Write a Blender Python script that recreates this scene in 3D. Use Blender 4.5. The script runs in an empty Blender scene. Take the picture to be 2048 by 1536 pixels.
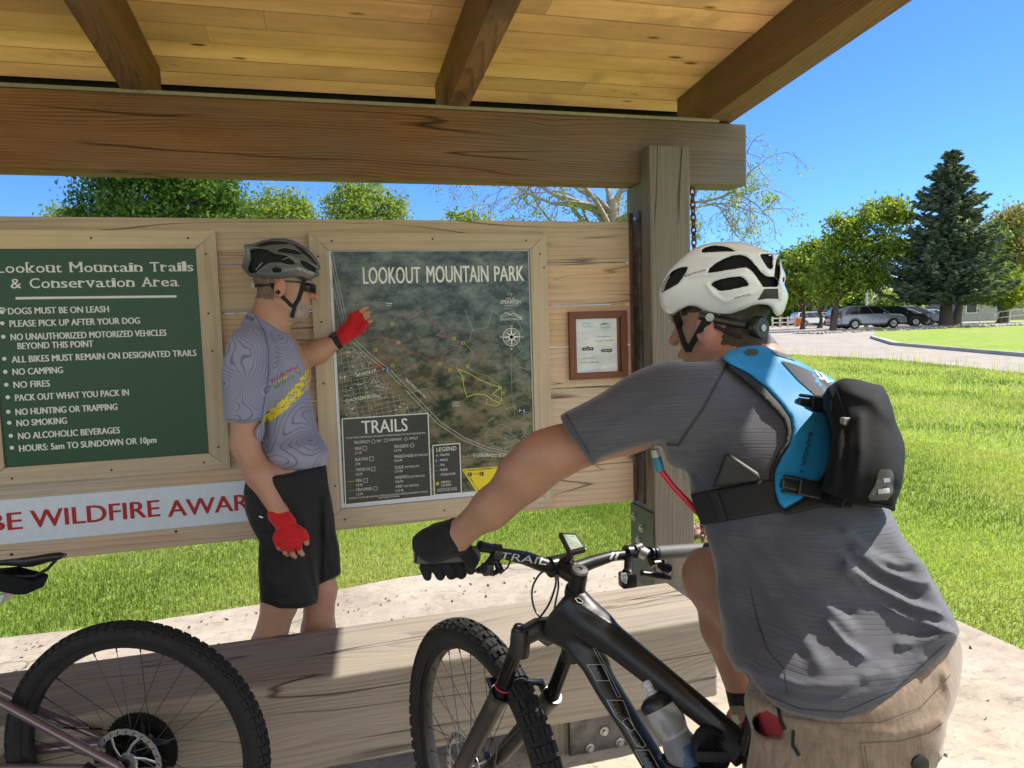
import bpy, bmesh, math, random
import numpy as np
from mathutils import Vector, Matrix
from mathutils.bvhtree import BVHTree
from mathutils.geometry import tessellate_polygon
random.seed(7); RNG = np.random.default_rng(7)
SC = bpy.context.scene
COL = SC.collection
rad = math.radians

# ------------------------------------------------------------------ camera
YAW, PITCH, ROLL, FPX = rad(15.06), rad(4.41), rad(-1.83), 1420.0
CAMLOC = np.array([0.0, 0.0, 1.5])
_cy, _sy, _cp, _sp = math.cos(YAW), math.sin(YAW), math.cos(PITCH), math.sin(PITCH)
FWD = np.array([_sy * _cp, _cy * _cp, -_sp])
_r = np.array([_cy, -_sy, 0.0]); _u = np.cross(_r, FWD)
_c, _s = math.cos(ROLL), math.sin(ROLL)
RT, UP = _c * _r + _s * _u, -_s * _r + _c * _u
cam = bpy.data.cameras.new('camera'); camo = bpy.data.objects.new('camera', cam); COL.objects.link(camo)
camo.matrix_world = Matrix(((RT[0], UP[0], -FWD[0], 0), (RT[1], UP[1], -FWD[1], 0), (RT[2], UP[2], -FWD[2], 1.5), (0, 0, 0, 1)))
cam.sensor_fit = 'HORIZONTAL'; cam.sensor_width = 36.0; cam.lens = FPX / 2048 * 36.0
cam.clip_start = 0.05; cam.clip_end = 3000
SC.camera = camo
# ------------------------------------------------------------------ light
SUN_AZ, SUN_EL = rad(85), rad(47)          # azimuth from +Y towards +X
SC.view_settings.view_transform = 'Standard'; SC.view_settings.look = 'None'
SC.view_settings.gamma = 1.0; SC.view_settings.exposure = 0.88
SC.view_settings.use_curve_mapping = False
w = bpy.data.worlds.new('World'); SC.world = w; w.use_nodes = True
nt = w.node_tree; bgn = nt.nodes['Background']; sky = nt.nodes.new('ShaderNodeTexSky')
sky.sky_type = 'NISHITA'; sky.sun_disc = False; sky.sun_elevation = SUN_EL; sky.sun_rotation = SUN_AZ
sky.altitude = 1100; sky.air_density = 1.0; sky.dust_density = 0.15; sky.ozone_density = 2.2
def _wn(t, **k):
    x = nt.nodes.new('ShaderNode' + t)
    for q, v_ in k.items(): setattr(x, q, v_)
    return x
tint = _wn('Mix', data_type='RGBA', blend_type='MULTIPLY'); tint.inputs[0].default_value = 1.0; tint.inputs[7].default_value = (0.285, 0.485, 0.84, 1)   # deep clear high-plains blue
nt.links.new(sky.outputs[0], tint.inputs[6])
# bright white cloud bank behind the camera, unseen, added as front fill light
tcn = _wn('TexCoord'); sep = _wn('SeparateXYZ'); nt.links.new(tcn.outputs['Generated'], sep.inputs[0])
cn = _wn('TexNoise'); nt.links.new(tcn.outputs['Generated'], cn.inputs['Vector']); cn.inputs['Scale'].default_value = 2.2; cn.inputs['Detail'].default_value = 6
dn_ = _wn('Math', operation='MULTIPLY_ADD'); nt.links.new(cn.outputs[0], dn_.inputs[0]); dn_.inputs[1].default_value = 0.7; dn_.inputs[2].default_value = -0.35
yy = _wn('Math', operation='ADD'); nt.links.new(sep.outputs[1], yy.inputs[0]); nt.links.new(dn_.outputs[0], yy.inputs[1])
mr = _wn('MapRange', interpolation_type='SMOOTHSTEP'); nt.links.new(yy.outputs[0], mr.inputs[0]); mr.inputs[1].default_value = -0.10; mr.inputs[2].default_value = -0.55; mr.inputs[3].default_value = 0.0; mr.inputs[4].default_value = 1.0
cl = _wn('Mix', data_type='RGBA'); nt.links.new(mr.outputs[0], cl.inputs[0]); nt.links.new(tint.outputs[2], cl.inputs[6]); cl.inputs[7].default_value = (5.9, 6.3, 6.8, 1)
nt.links.new(cl.outputs[2], bgn.inputs[0]); bgn.inputs[1].default_value = 0.15
sl = bpy.data.lights.new('sun', 'SUN'); sl.energy = 5.0; sl.angle = rad(0.53); sl.color = (1.0, 0.94, 0.84)
so = bpy.data.objects.new('sun', sl); COL.objects.link(so); so.location = (30, 8, 30)
SUNV = Vector((math.sin(SUN_AZ) * math.cos(SUN_EL), math.cos(SUN_AZ) * math.cos(SUN_EL), math.sin(SUN_EL)))
so.rotation_euler = SUNV.to_track_quat('Z', 'Y').to_euler()
try:
    SC.cycles.max_bounces = 8; SC.cycles.transparent_max_bounces = 12
except Exception: pass

# ------------------------------------------------------------------ photo pixel -> world helpers
def ray(px, py): return FWD + RT * ((px - 1024) / FPX) - UP * ((py - 768) / FPX)
def P(px, py, d): return CAMLOC + ray(px, py) * d                       # at depth d along the view axis
def PX(px, py, v, ax):
    r = ray(px, py); return CAMLOC + r * ((v - CAMLOC[ax]) / r[ax])
def PY(px, py, Y): return PX(px, py, Y, 1)
def PZ(px, py, Z): return PX(px, py, Z, 2)
def proj(A):
    D = np.asarray(A, float) - CAMLOC; z = D @ FWD
    return 1024 + FPX * (D @ RT) / z, 768 - FPX * (D @ UP) / z, z
def terr(x, y):
    d = np.sqrt(np.asarray(x, float) ** 2 + np.asarray(y, float) ** 2)
    t = np.clip((d - 14) / 40.0, 0, 1); return 0.72 * t * t * (3 - 2 * t)
def PG(px, py):
    q = PZ(px, py, 0.0)
    for _ in range(12): q = PZ(px, py, float(terr(q[0], q[1])))
    return q
V3 = lambda a: Vector((float(a[0]), float(a[1]), float(a[2])))

# ------------------------------------------------------------------ objects
def tag(o, label=None, cat=None, group=None, kind=None):
    if label: o['label'] = label
    if cat: o['category'] = cat
    if group: o['group'] = group
    if kind: o['kind'] = kind
    return o
ORG = {}
def thing(name, loc, label, cat, group=None):
    o = bpy.data.objects.new(name, None); COL.objects.link(o); o.location = V3(loc); o.empty_display_size = 0.1
    ORG[o] = V3(loc); tag(o, label, cat, group); return o
def org(o): return ORG.get(o, Vector((0, 0, 0))) if o is not None else Vector((0, 0, 0))
def link(name, me, mats, parent=None, loc=None):
    """mesh in WORLD coordinates -> object; children are stored relative to their thing"""
    o = bpy.data.objects.new(name, me); COL.objects.link(o)
    if parent is not None:
        base = org(parent); me.transform(Matrix.Translation(-base)); o.parent = parent; ORG[o] = base
    elif loc is not None:
        me.transform(Matrix.Translation(-V3(loc))); o.location = V3(loc); ORG[o] = V3(loc)
    for m in (mats if isinstance(mats, (list, tuple)) else [mats]): me.materials.append(m)
    return o
def smooth(me, ang=None):
    me.polygons.foreach_set('use_smooth', [True] * len(me.polygons))
    if ang is not None:
        try: me.set_sharp_from_angle(angle=rad(ang))
        except Exception: pass

class MB:
    def __init__(self): self.v = []; self.f = []; self.m = []; self.r = []
    def add(self, vs, fs, mi=0, r=None):
        n = len(self.v); self.v += [tuple(map(float, p)) for p in vs]
        r = random.random() if r is None else r
        for f in fs: self.f.append(tuple(n + i for i in f)); self.m.append(mi); self.r.append(r)
        return self
    def box(self, lo, hi, b=0.0, mi=0, r=None, M=None):
        x0, y0, z0 = lo; x1, y1, z1 = hi
        if b <= 0:
            vs = [(x, y, z) for x in (x0, x1) for y in (y0, y1) for z in (z0, z1)]
            fs = [(0, 1, 3, 2), (4, 6, 7, 5), (0, 4, 5, 1), (2, 3, 7, 6), (0, 2, 6, 4), (1, 5, 7, 3)]
        else:
            bm = bmesh.new(); bmesh.ops.create_cube(bm, size=1)
            for q in bm.verts: q.co = Vector(((x0 + x1) / 2 + q.co.x * (x1 - x0), (y0 + y1) / 2 + q.co.y * (y1 - y0), (z0 + z1) / 2 + q.co.z * (z1 - z0)))
            bmesh.ops.bevel(bm, geom=bm.edges[:], offset=b, segments=2, affect='EDGES', profile=0.6)
            bm.verts.ensure_lookup_table(); vs = [q.co.copy() for q in bm.verts]; fs = [[q.index for q in f.verts] for f in bm.faces]; bm.free()
        if M is not None: vs = [M @ Vector(p) for p in vs]
        return self.add(vs, fs, mi, r)
    def tube(self, pts, radii, seg=12, mi=0, caps=True, flat=None, r=None, close=False):
        """swept tube; flat=(dirvector, factor) squeezes the section along a direction"""
        pts = [V3(p) for p in pts]; n = len(pts)
        if not isinstance(radii, (list, tuple, np.ndarray)): radii = [radii] * n
        vs = []; up = None
        for i in range(n):
            if close: t = pts[(i + 1) % n] - pts[i - 1]
            else: t = pts[min(i + 1, n - 1)] - pts[max(i - 1, 0)]
            t.normalize()
            if up is None:
                up = t.orthogonal().normalized()
            up = (up - t * up.dot(t)).normalized(); s = t.cross(up)
            for k in range(seg):
                a = 2 * math.pi * k / seg; o = (up * math.cos(a) + s * math.sin(a)) * float(radii[i])
                if flat is not None:
                    d = V3(flat[0]); d = (d - t * d.dot(t)); 
                    if d.length > 1e-6: d.normalize(); o = o + d * (o.dot(d) * (flat[1] - 1))
                vs.append(pts[i] + o)
        fs = []
        for i in range(n if close else n - 1):
            j = (i + 1) % n
            for k in range(seg): fs.append((i * seg + k, i * seg + (k + 1) % seg, j * seg + (k + 1) % seg, j * seg + k))
        if caps and not close: fs.append(tuple(range(seg))[::-1]); fs.append(tuple((n - 1) * seg + k for k in range(seg)))
        return self.add(vs, fs, mi, r)
    def lathe(self, org_, axis, prof, seg=32, mi=0, r=None, ring=False):
        """prof: (radius, along-axis) pairs"""
        o = V3(org_); a = V3(axis).normalized(); u = a.orthogonal().normalized(); w_ = a.cross(u); vs = []; n = len(prof)
        for (rr, h) in prof:
            for k in range(seg):
                t = 2 * math.pi * k / seg; vs.append(o + a * h + (u * math.cos(t) + w_ * math.sin(t)) * rr)
        fs = []
        for i in range(n if ring else n - 1):
            j = (i + 1) % n
            for k in range(seg): fs.append((i * seg + k, i * seg + (k + 1) % seg, j * seg + (k + 1) % seg, j * seg + k))
        return self.add(vs, fs, mi, r)
    def prism(self, poly, off, mi=0, r=None):
        """planar polygon of 3-D points extruded by vector off"""
        n = len(poly); p = [V3(q) for q in poly]; o = V3(off)
        fs = [tuple(range(n))[::-1], tuple(range(n, 2 * n))] + [(i, (i + 1) % n, n + (i + 1) % n, n + i) for i in range(n)]
        return self.add(p + [q + o for q in p], fs, mi, r)
    def mesh(self, name, sm=None):
        me = bpy.data.meshes.new(name); me.from_pydata(self.v, [], self.f)
        me.polygons.foreach_set('material_index', self.m)
        at = me.attributes.new('rnd', 'FLOAT', 'FACE'); at.data.foreach_set('value', self.r)
        bm = bmesh.new(); bm.from_mesh(me); bmesh.ops.recalc_face_normals(bm, faces=bm.faces); bm.to_mesh(me); bm.free()
        if sm is not None: smooth(me, sm)
        return me
    def build(self, name, mats, parent=None, loc=None, sm=None):
        if parent is None and loc is None:
            a = np.array(self.v); lo, hi = a.min(0), a.max(0); loc = ((lo[0] + hi[0]) / 2, (lo[1] + hi[1]) / 2, lo[2])
        return link(name, self.mesh(name, sm), mats, parent, loc)

def np_mesh(name, v, f, rnd=None):
    me = bpy.data.meshes.new(name); v = np.asarray(v, np.float32); f = np.asarray(f, np.int32); k = f.shape[1]
    me.vertices.add(len(v)); me.vertices.foreach_set('co', v.ravel())
    me.loops.add(f.size); me.loops.foreach_set('vertex_index', f.ravel())
    me.polygons.add(len(f)); me.polygons.foreach_set('loop_start', np.arange(0, f.size, k, dtype=np.int32))
    try: me.polygons.foreach_set('loop_total', np.full(len(f), k, np.int32))
    except Exception: pass
    me.update(calc_edges=True)
    if rnd is not None:
        at = me.attributes.new('rnd', 'FLOAT', 'FACE'); at.data.foreach_set('value', np.asarray(rnd, np.float32))
    return me

# ------------------------------------------------------------------ materials
class NT:
    def __init__(self, name):
        self.m = bpy.data.materials.new(name); self.m.use_nodes = True; self.t = self.m.node_tree
        self.b = self.t.nodes['Principled BSDF']; self.out = self.t.nodes['Material Output']
    def n(self, typ, **kw):
        x = self.t.nodes.new('ShaderNode' + typ)
        for k, val in kw.items(): setattr(x, k, val)
        return x
    def l(self, a, b): self.t.links.new(a, b)
    def put(self, sock, val):
        if hasattr(val, 'is_output') or isinstance(val, bpy.types.NodeSocket): self.l(val, sock)
        else: sock.default_value = val
    def math(self, op, a, b=0.0, c=None, clamp=False):
        x = self.n('Math', operation=op, use_clamp=clamp); self.put(x.inputs[0], a); self.put(x.inputs[1], b)
        if c is not None: self.put(x.inputs[2], c)
        return x.outputs[0]
    def vmath(self, op, a, b=None):
        x = self.n('VectorMath', operation=op); self.put(x.inputs[0], a)
        if b is not None: self.put(x.inputs[3] if op == 'SCALE' else x.inputs[1], b)
        return x.outputs[1] if op in ('LENGTH', 'DOT_PRODUCT', 'DISTANCE') else x.outputs[0]
    def noise(self, vec, scale, detail=3, rough=0.55, dist=0.0):
        x = self.n('TexNoise'); 
        if vec is not None: self.l(vec, x.inputs['Vector'])
        x.inputs['Scale'].default_value = scale; x.inputs['Detail'].default_value = detail
        x.inputs['Roughness'].default_value = rough; x.inputs['Distortion'].default_value = dist
        return x.outputs[0]
    def ramp(self, fac, stops, mode='LINEAR'):
        x = self.n('ValToRGB'); self.l(fac, x.inputs[0]); cr = x.color_ramp; cr.interpolation = mode
        while len(cr.elements) < len(stops): cr.elements.new(0.5)
        for e, (p, c) in zip(cr.elements, stops):
            e.position = p; e.color = (c, c, c, 1) if isinstance(c, (int, float)) else (*c, 1)
        return x.outputs[0]
    def mix(self, fac, a, b, mode='MIX'):
        x = self.n('Mix', data_type='RGBA', blend_type=mode)
        self.put(x.inputs[0], fac); self.put(x.inputs[6], (*a, 1) if isinstance(a, tuple) else a); self.put(x.inputs[7], (*b, 1) if isinstance(b, tuple) else b)
        return x.outputs[2]
    def obj(self): return self.n('TexCoord').outputs['Object']
    def map(self, vec, scale=(1, 1, 1), loc=(0, 0, 0), rot=(0, 0, 0)):
        x = self.n('Mapping'); self.l(vec, x.inputs[0]); x.inputs[1].default_value = loc; x.inputs[2].default_value = rot; x.inputs[3].default_value = scale
        return x.outputs[0]
    def rnd(self): return self.n('Attribute', attribute_name='rnd').outputs['Fac']
    def bump(self, h, strength=0.3, dist=0.01):
        x = self.n('Bump'); x.inputs['Strength'].default_value = strength; x.inputs['Distance'].default_value = dist
        self.l(h, x.inputs['Height']); self.l(x.outputs[0], self.b.inputs['Normal'])
    def base(self, c): self.put(self.b.inputs['Base Color'], (*c, 1) if isinstance(c, tuple) else c)
    def set(self, **kw):
        for k, val in kw.items(): self.put(self.b.inputs[k.replace('_', ' ').title().replace('Ior', 'IOR')], val)
        return self

MATS = {}
def plain(name, col, rough=0.5, metal=0.0, var=0.12, scale=30, bump=0.0, coat=0.0, bscale=None, spec=0.5):
    """solid colour with slight procedural wear"""
    if name in MATS: return MATS[name]
    n = NT(name); o = n.obj(); f = n.noise(o, scale, 4)
    dark = tuple(c * (1 - var) for c in col); lite = tuple(min(1, c * (1 + var)) for c in col)
    n.base(n.ramp(f, [(0.3, dark), (0.7, lite)])); n.b.inputs['Roughness'].default_value = rough; n.b.inputs['Metallic'].default_value = metal
    n.l(n.math('ADD', n.math('MULTIPLY', n.noise(o, scale * 2.3, 3), 0.16), max(rough - 0.08, 0.02)), n.b.inputs['Roughness'])
    n.b.inputs['Coat Weight'].default_value = coat; n.b.inputs['Specular IOR Level'].default_value = spec
    if bump: n.bump(n.noise(o, bscale or scale * 6, 3), bump, 0.002)
    MATS[name] = n.m; return n.m

def wood(name, light, dark, ax=0, ring=70.0, grey=None, greyamt=0.4, knots=1.0, contrast=0.6, bump=0.25, crack=0.0, stain=None, grad=None, kdark=(0.06, 0.035, 0.018), ks=(1.7, 5.2, 5.2), kth=0.55, wa=0.16):
    """sawn timber: tilted growth rings, knots, fibres and weathering along local axis ax"""
    n = NT(name); co = n.obj(); r = n.rnd()
    off = n.n('CombineXYZ'); n.l(n.math('MULTIPLY', r, 37.0), off.inputs[0]); n.l(n.math('MULTIPLY', r, 11.3), off.inputs[1]); n.l(n.math('MULTIPLY', r, 23.7), off.inputs[2])
    v = n.vmath('ADD', co, off.outputs[0]); s = n.n('SeparateXYZ'); n.l(v, s.inputs[0])
    so_ = n.n('SeparateXYZ'); n.l(co, so_.inputs[0])
    order = {0: (0, 1, 2), 1: (1, 0, 2), 2: (2, 0, 1)}[ax]
    L, A, B = [s.outputs[i] for i in order]; Lo, Ao, Bo = [so_.outputs[i] for i in order]
    cb = n.n('CombineXYZ'); n.l(L, cb.inputs[0]); n.l(A, cb.inputs[1]); n.l(B, cb.inputs[2]); v = cb.outputs[0]
    wob = n.noise(n.map(v, (0.55, 3.2, 3.2)), 1.0, 2)
    wob2 = n.noise(n.map(v, (2.6, 13, 13)), 1.0, 2)
    vo = n.n('TexVoronoi'); n.l(n.map(v, ks), vo.inputs['Vector']); vo.inputs['Scale'].default_value = 1.0
    kd = vo.outputs['Distance']; kr = n.n('SeparateColor'); n.l(vo.outputs['Color'], kr.inputs[0])
    kon = n.math('MULTIPLY', n.math('GREATER_THAN', kr.outputs[0], kth), knots)
    kn = n.math('MULTIPLY', n.math('POWER', 2.718, n.math('MULTIPLY', kd, -9.0)), kon)
    c0 = n.math('MULTIPLY_ADD', r, 0.30, -0.15)
    a_ = n.math('ADD', n.math('ADD', Ao, c0), n.math('MULTIPLY_ADD', wob, wa, -wa / 2))
    b_ = n.math('ADD', n.math('ADD', Bo, n.math('MULTIPLY', Lo, n.math('MULTIPLY_ADD', r, 0.05, -0.025))), n.math('MULTIPLY_ADD', wob, -0.13, 0.02))
    rr = n.math('SQRT', n.math('ADD', n.math('MULTIPLY', a_, a_), n.math('MULTIPLY', b_, b_)))
    rr = n.math('ADD', rr, n.math('MULTIPLY', wob2, 0.012)); rr = n.math('ADD', rr, n.math('MULTIPLY', kn, 0.055))
    fr = n.math('FRACT', n.math('MULTIPLY', rr, ring))
    late = n.ramp(fr, [(0.0, 0.0), (0.62, 0.35), (0.86, 1.0), (0.97, 0.75), (1.0, 0.0)])
    late = n.math('MULTIPLY', late, n.ramp(n.noise(n.map(v, (1.1, 16, 16), loc=(1, 4, 9)), 1.0, 3, 0.6), [(0.32, 0.15), (0.66, 1.0)]))
    fib = n.noise(n.map(v, (2.5, 160, 160)), 1.0, 3, 0.65)
    blot = n.noise(n.map(v, (1.3, 5, 5)), 1.0, 5, 0.65)
    col = n.mix(n.math('MULTIPLY', late, contrast), light, dark)
    col = n.mix(n.math('MULTIPLY', n.ramp(fib, [(0.35, 0.0), (0.75, 1.0)]), 0.35), col, dark)
    tone = n.math('MULTIPLY_ADD', n.math('FRACT', n.math('MULTIPLY', r, 7.31)), 0.34, 0.82); tc = n.n('CombineColor')
    tone2 = n.math('MULTIPLY', tone, n.math('MULTIPLY_ADD', blot, 0.95, 0.52))
    for i in range(3): n.l(tone2, tc.inputs[i])
    col = n.mix(1.0, col, tc.outputs[0], 'MULTIPLY')
    if grey is not None:
        g = n.ramp(n.noise(n.map(v, (0.7, 2.2, 2.2)), 1.0, 4), [(0.5 - greyamt * 0.45, 0.0), (0.95 - greyamt * 0.5, 1.0)])
        if grad: g = n.math('MAXIMUM', g, n.n('MapRange').outputs[0]) if False else n.math('ADD', g, n.math('MULTIPLY', n.math('MULTIPLY_ADD', Lo, 1.0 / (grad[1] - grad[0]), -grad[0] / (grad[1] - grad[0]), clamp=True), n.math('MULTIPLY_ADD', blot, 1.2, 0.35)), clamp=True)
        gc = n.mix(n.math('MULTIPLY', late, 0.55), grey, tuple(c * 0.5 for c in grey))
        gc = n.mix(n.math('MULTIPLY', n.ramp(fib, [(0.35, 0.0), (0.75, 1.0)]), 0.45), gc, tuple(c * 0.35 for c in grey))
        col = n.mix(g, col, gc)
    if stain is not None:
        st = n.ramp(n.noise(n.map(v, (1.3, 1.6, 1.6), loc=(5, 2, 1)), 1.0, 4, 0.6, 0.4), [(0.56, 0.0), (0.66, 1.0)])
        col = n.mix(n.math('MULTIPLY', st, 0.8), col, stain)
    km = n.math('MULTIPLY', n.ramp(kd, [(0.055, 1.0), (0.085, 0.45), (0.13, 0.0)]), kon)
    col = n.mix(km, col, kdark)
    h = n.math('ADD', n.math('MULTIPLY', late, 0.6), n.math('MULTIPLY', fib, 0.7))
    if crack > 0:
        ck = n.noise(n.map(v, (0.55, 9, 9), loc=(3, 7, 2)), 1.0, 2, 0.4, 0.3)
        cm = n.ramp(n.math('ABSOLUTE', n.math('SUBTRACT', ck, 0.5)), [(0.0, 1.0), (crack, 0.0)])
        cm = n.math('MULTIPLY', cm, n.ramp(n.noise(n.map(v, (1.1, 3, 3)), 1.0, 1), [(0.45, 0.0), (0.55, 1.0)]))
        col = n.mix(n.math('MULTIPLY', cm, 0.85), col, tuple(c * 0.12 for c in dark)); h = n.math('SUBTRACT', h, n.math('MULTIPLY', cm, 2.5))
    n.base(col); n.b.inputs['Roughness'].default_value = 0.78; n.b.inputs['Specular IOR Level'].default_value = 0.25
    n.bump(h, bump, 0.004); return n.m
# ================================================================== ground, road, pad
def lawn_mat():
    n = NT('lawn_turf'); o = n.obj(); f = n.noise(o, 0.35, 4); g = n.noise(o, 60, 3); h = n.noise(o, 2.2, 4)
    c = n.ramp(n.math('ADD', n.math('MULTIPLY', g, 0.6), n.math('MULTIPLY', h, 0.4)), [(0.3, (0.13, 0.20, 0.03)), (0.55, (0.25, 0.36, 0.055)), (0.75, (0.30, 0.38, 0.07))])
    c = n.mix(n.ramp(f, [(0.4, 0.0), (0.75, 0.7)]), c, (0.34, 0.33, 0.12)); n.base(c); n.b.inputs['Roughness'].default_value = 0.9
    n.b.inputs['Specular IOR Level'].default_value = 0.1
    n.bump(g, 0.8, 0.03); return n.m
M_LAWN = lawn_mat()
def concrete(name, c0, c1, crack=True, sc=1.0, vein=(0.10, 0.085, 0.07)):
    n = NT(name); o = n.obj(); a = n.noise(n.map(o, (sc, sc, sc)), 1.4, 6, 0.62, 0.6); b = n.noise(o, 9 * sc, 5, 0.7, 1.2); d = n.noise(o, 90, 3)
    c = n.ramp(n.math('ADD', n.math('MULTIPLY', a, 0.6), n.math('MULTIPLY', b, 0.4)), [(0.32, c0), (0.62, c1)])
    c = n.mix(n.ramp(n.noise(n.map(o, (14 * sc, 34 * sc, 20), rot=(0, 0, 0.5)), 1.0, 4, 0.7, 1.0), [(0.55, 0.0), (0.68, 0.55)]), c, vein)
    h = n.math('ADD', n.math('MULTIPLY', b, 0.8), n.math('MULTIPLY', d, 0.25))
    if crack:
        vo = n.n('TexVoronoi', feature='DISTANCE_TO_EDGE'); dn = n.n('TexNoise'); n.l(o, dn.inputs[0]); dn.inputs['Scale'].default_value = 2.5; dn.inputs['Detail'].default_value = 4
        n.l(n.vmath('ADD', o, n.vmath('SCALE', dn.outputs[1], 0.35)), vo.inputs['Vector']); vo.inputs['Scale'].default_value = 0.62
        k = n.ramp(vo.outputs[0], [(0.001, 1.0), (0.006, 0.0)]); c = n.mix(n.math('MULTIPLY', k, 0.7), c, vein); h = n.math('SUBTRACT', h, k)
    n.base(c); n.b.inputs['Roughness'].default_value = 0.85; n.b.inputs['Specular IOR Level'].default_value = 0.25; n.bump(h, 0.35, 0.012); return n.m
M_PAD = concrete('stamped_concrete', (0.26, 0.215, 0.16), (0.47, 0.41, 0.315), vein=(0.15, 0.12, 0.095))
M_ROAD = concrete('asphalt_road', (0.25, 0.22, 0.185), (0.36, 0.32, 0.27), True, 0.6, vein=(0.14, 0.12, 0.11))
M_KERB = concrete('kerb_concrete', (0.33, 0.31, 0.28), (0.46, 0.43, 0.39), False)

# one sheet of lawn to the horizon
gx = np.concatenate([-np.geomspace(900, 3, 40), np.linspace(-2.5, 2.5, 11), np.geomspace(3, 900, 40)])
X, Y = np.meshgrid(gx, gx, indexing='ij'); Z = terr(X, Y) - 0.004; nn = len(gx)
vi = np.arange(nn * nn).reshape(nn, nn)
gme = np_mesh('ground', np.stack([X, Y, Z], -1).reshape(-1, 3), np.stack([vi[:-1, :-1], vi[1:, :-1], vi[1:, 1:], vi[:-1, 1:]], -1).reshape(-1, 4))
smooth(gme); tag(link('ground', gme, M_LAWN), kind='structure')

def draped(name, poly, z, mat, kerb=None, step=2.5):
    """flat polygon (list of x,y) cut into a fine mesh that follows the terrain"""
    bm = bmesh.new(); vs = [bm.verts.new((x, y, 0)) for x, y in poly]; bm.faces.new(vs)
    lo = np.min(poly, 0); hi = np.max(poly, 0)
    for ax in (0, 1):
        for c in np.arange(lo[ax] + step * 0.37, hi[ax], step):
            co = [0, 0, 0]; no = [0, 0, 0]; co[ax] = c; no[ax] = 1
            bmesh.ops.bisect_plane(bm, geom=bm.verts[:] + bm.edges[:] + bm.faces[:], plane_co=co, plane_no=no)
    for v_ in bm.verts: v_.co.z = float(terr(v_.co.x, v_.co.y)) + z
    bmesh.ops.recalc_face_normals(bm, faces=bm.faces)
    for f in bm.faces:
        if f.normal.z < 0: f.normal_flip()
    me = bpy.data.meshes.new(name); bm.to_mesh(me); bm.free(); return tag(link(name, me, mat), kind='structure')
# stamped concrete pad under the shelter
pad = MB(); edge = [(-6, -5), (2.94, -5), (2.94, 3.2), (2.86, 3.75), (2.45, 4.05), (1.8, 4.08), (1.2, 4.27), (0.4, 4.27), (-0.3, 4.12), (-1.0, 4.06), (-1.8, 4.1), (-3, 4.05), (-6, 4.1)]
pad.prism([(x, y, -0.12) for x, y in edge], (0, 0, 0.132)); tag(pad.build('paved_pad', M_PAD, loc=(0, 0, 0)), kind='structure')
# road and car park beyond the lawn
rn = [PG(x, y)[:2] for x, y in ((1240, 716), (1400, 712), (1530, 707), (1620, 712), (1760, 718), (1900, 731), (2048, 747), (2240, 772))]
rf = [PG(x, y)[:2] for x, y in ((2240, 728), (2048, 713), (1900, 700), (1790, 691), (1745, 682))]
park = [(PG(1750, 668)[:2]), (38, 44), (60, 44), (66, 52), (66, 92), (-2, 92), (4, 30)]
draped('road', [tuple(q) for q in rn] + [tuple(q) for q in rf] + [tuple(q) for q in park], 0.004, M_ROAD)
def kerb(name, pts, wid=0.22, h=0.11):
    m = MB(); pts = [np.array(q[:2]) for q in pts]; dense = []
    for a, b in zip(pts[:-1], pts[1:]):
        for t in np.linspace(0, 1, 6)[:-1]: dense.append(a + (b - a) * t)
    dense.append(pts[-1]); n = len(dense); vs = []
    for i, q in enumerate(dense):
        t = dense[min(i + 1, n - 1)] - dense[max(i - 1, 0)]; t /= np.linalg.norm(t); s = np.array([-t[1], t[0]]); z = float(terr(*q))
        for o, hh in ((-wid * 2.2, 0.006), (-wid * 0.5, 0.012), (-wid * 0.35, h), (wid * 0.5, h + 0.01), (wid * 0.5, -0.1)): vs.append((*(q + s * o), z + hh))
    fs = [(i * 5 + k, i * 5 + k + 1, (i + 1) * 5 + k + 1, (i + 1) * 5 + k) for i in range(n - 1) for k in range(4)]
    m.add(vs, fs); return tag(m.build(name, M_KERB), kind='structure')
kerb('kerb', list(reversed(rf)) if False else rf)

# ================================================================== shelter
M_BEAM = wood('beam_timber', (0.33, 0.155, 0.068), (0.085, 0.032, 0.013), 0, 78, wa=0.34, grey=(0.18, 0.16, 0.135), greyamt=0.10, contrast=0.85, crack=0.012, kth=0.4, bump=0.45, grad=(0.1, 1.55), kdark=(0.05, 0.025, 0.012))
M_POST = wood('post_timber', (0.24, 0.19, 0.14), (0.085, 0.064, 0.046), 2, 60, grey=(0.215, 0.19, 0.16), greyamt=0.75, knots=0.4, contrast=0.8, bump=0.45, crack=0.02)
M_RAFT = wood('rafter_timber', (0.32, 0.155, 0.062), (0.10, 0.042, 0.017), 1, 80, wa=0.26, grey=(0.20, 0.155, 0.11), greyamt=0.35, contrast=0.75, bump=0.3, stain=(0.09, 0.045, 0.03))
M_CEIL = wood('ceiling_pine', (0.98, 0.62, 0.29), (0.76, 0.37, 0.14), 0, 30, contrast=0.5, ks=(3.0, 9.0, 1.5), kth=0.25, bump=0.08, knots=1.0, kdark=(0.22, 0.09, 0.03), stain=(0.62, 0.38, 0.20))
M_PLANK = wood('wall_plank_wood', (0.64, 0.455, 0.30), (0.35, 0.205, 0.11), 0, 40, wa=0.26, grey=(0.52, 0.465, 0.39), greyamt=0.32, contrast=0.55, bump=0.18, kth=0.42, ks=(1.5, 4.6, 3.0), crack=0.008)
M_FRAME = wood('frame_wood', (0.60, 0.47, 0.32), (0.42, 0.30, 0.18), 0, 30, grey=(0.52, 0.45, 0.36), greyamt=0.4, contrast=0.4, bump=0.1, knots=0.6)
M_FRAMEV = wood('frame_wood_upright', (0.60, 0.47, 0.32), (0.42, 0.30, 0.18), 2, 30, grey=(0.52, 0.45, 0.36), greyamt=0.4, contrast=0.4, bump=0.1, knots=0.6)
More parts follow.
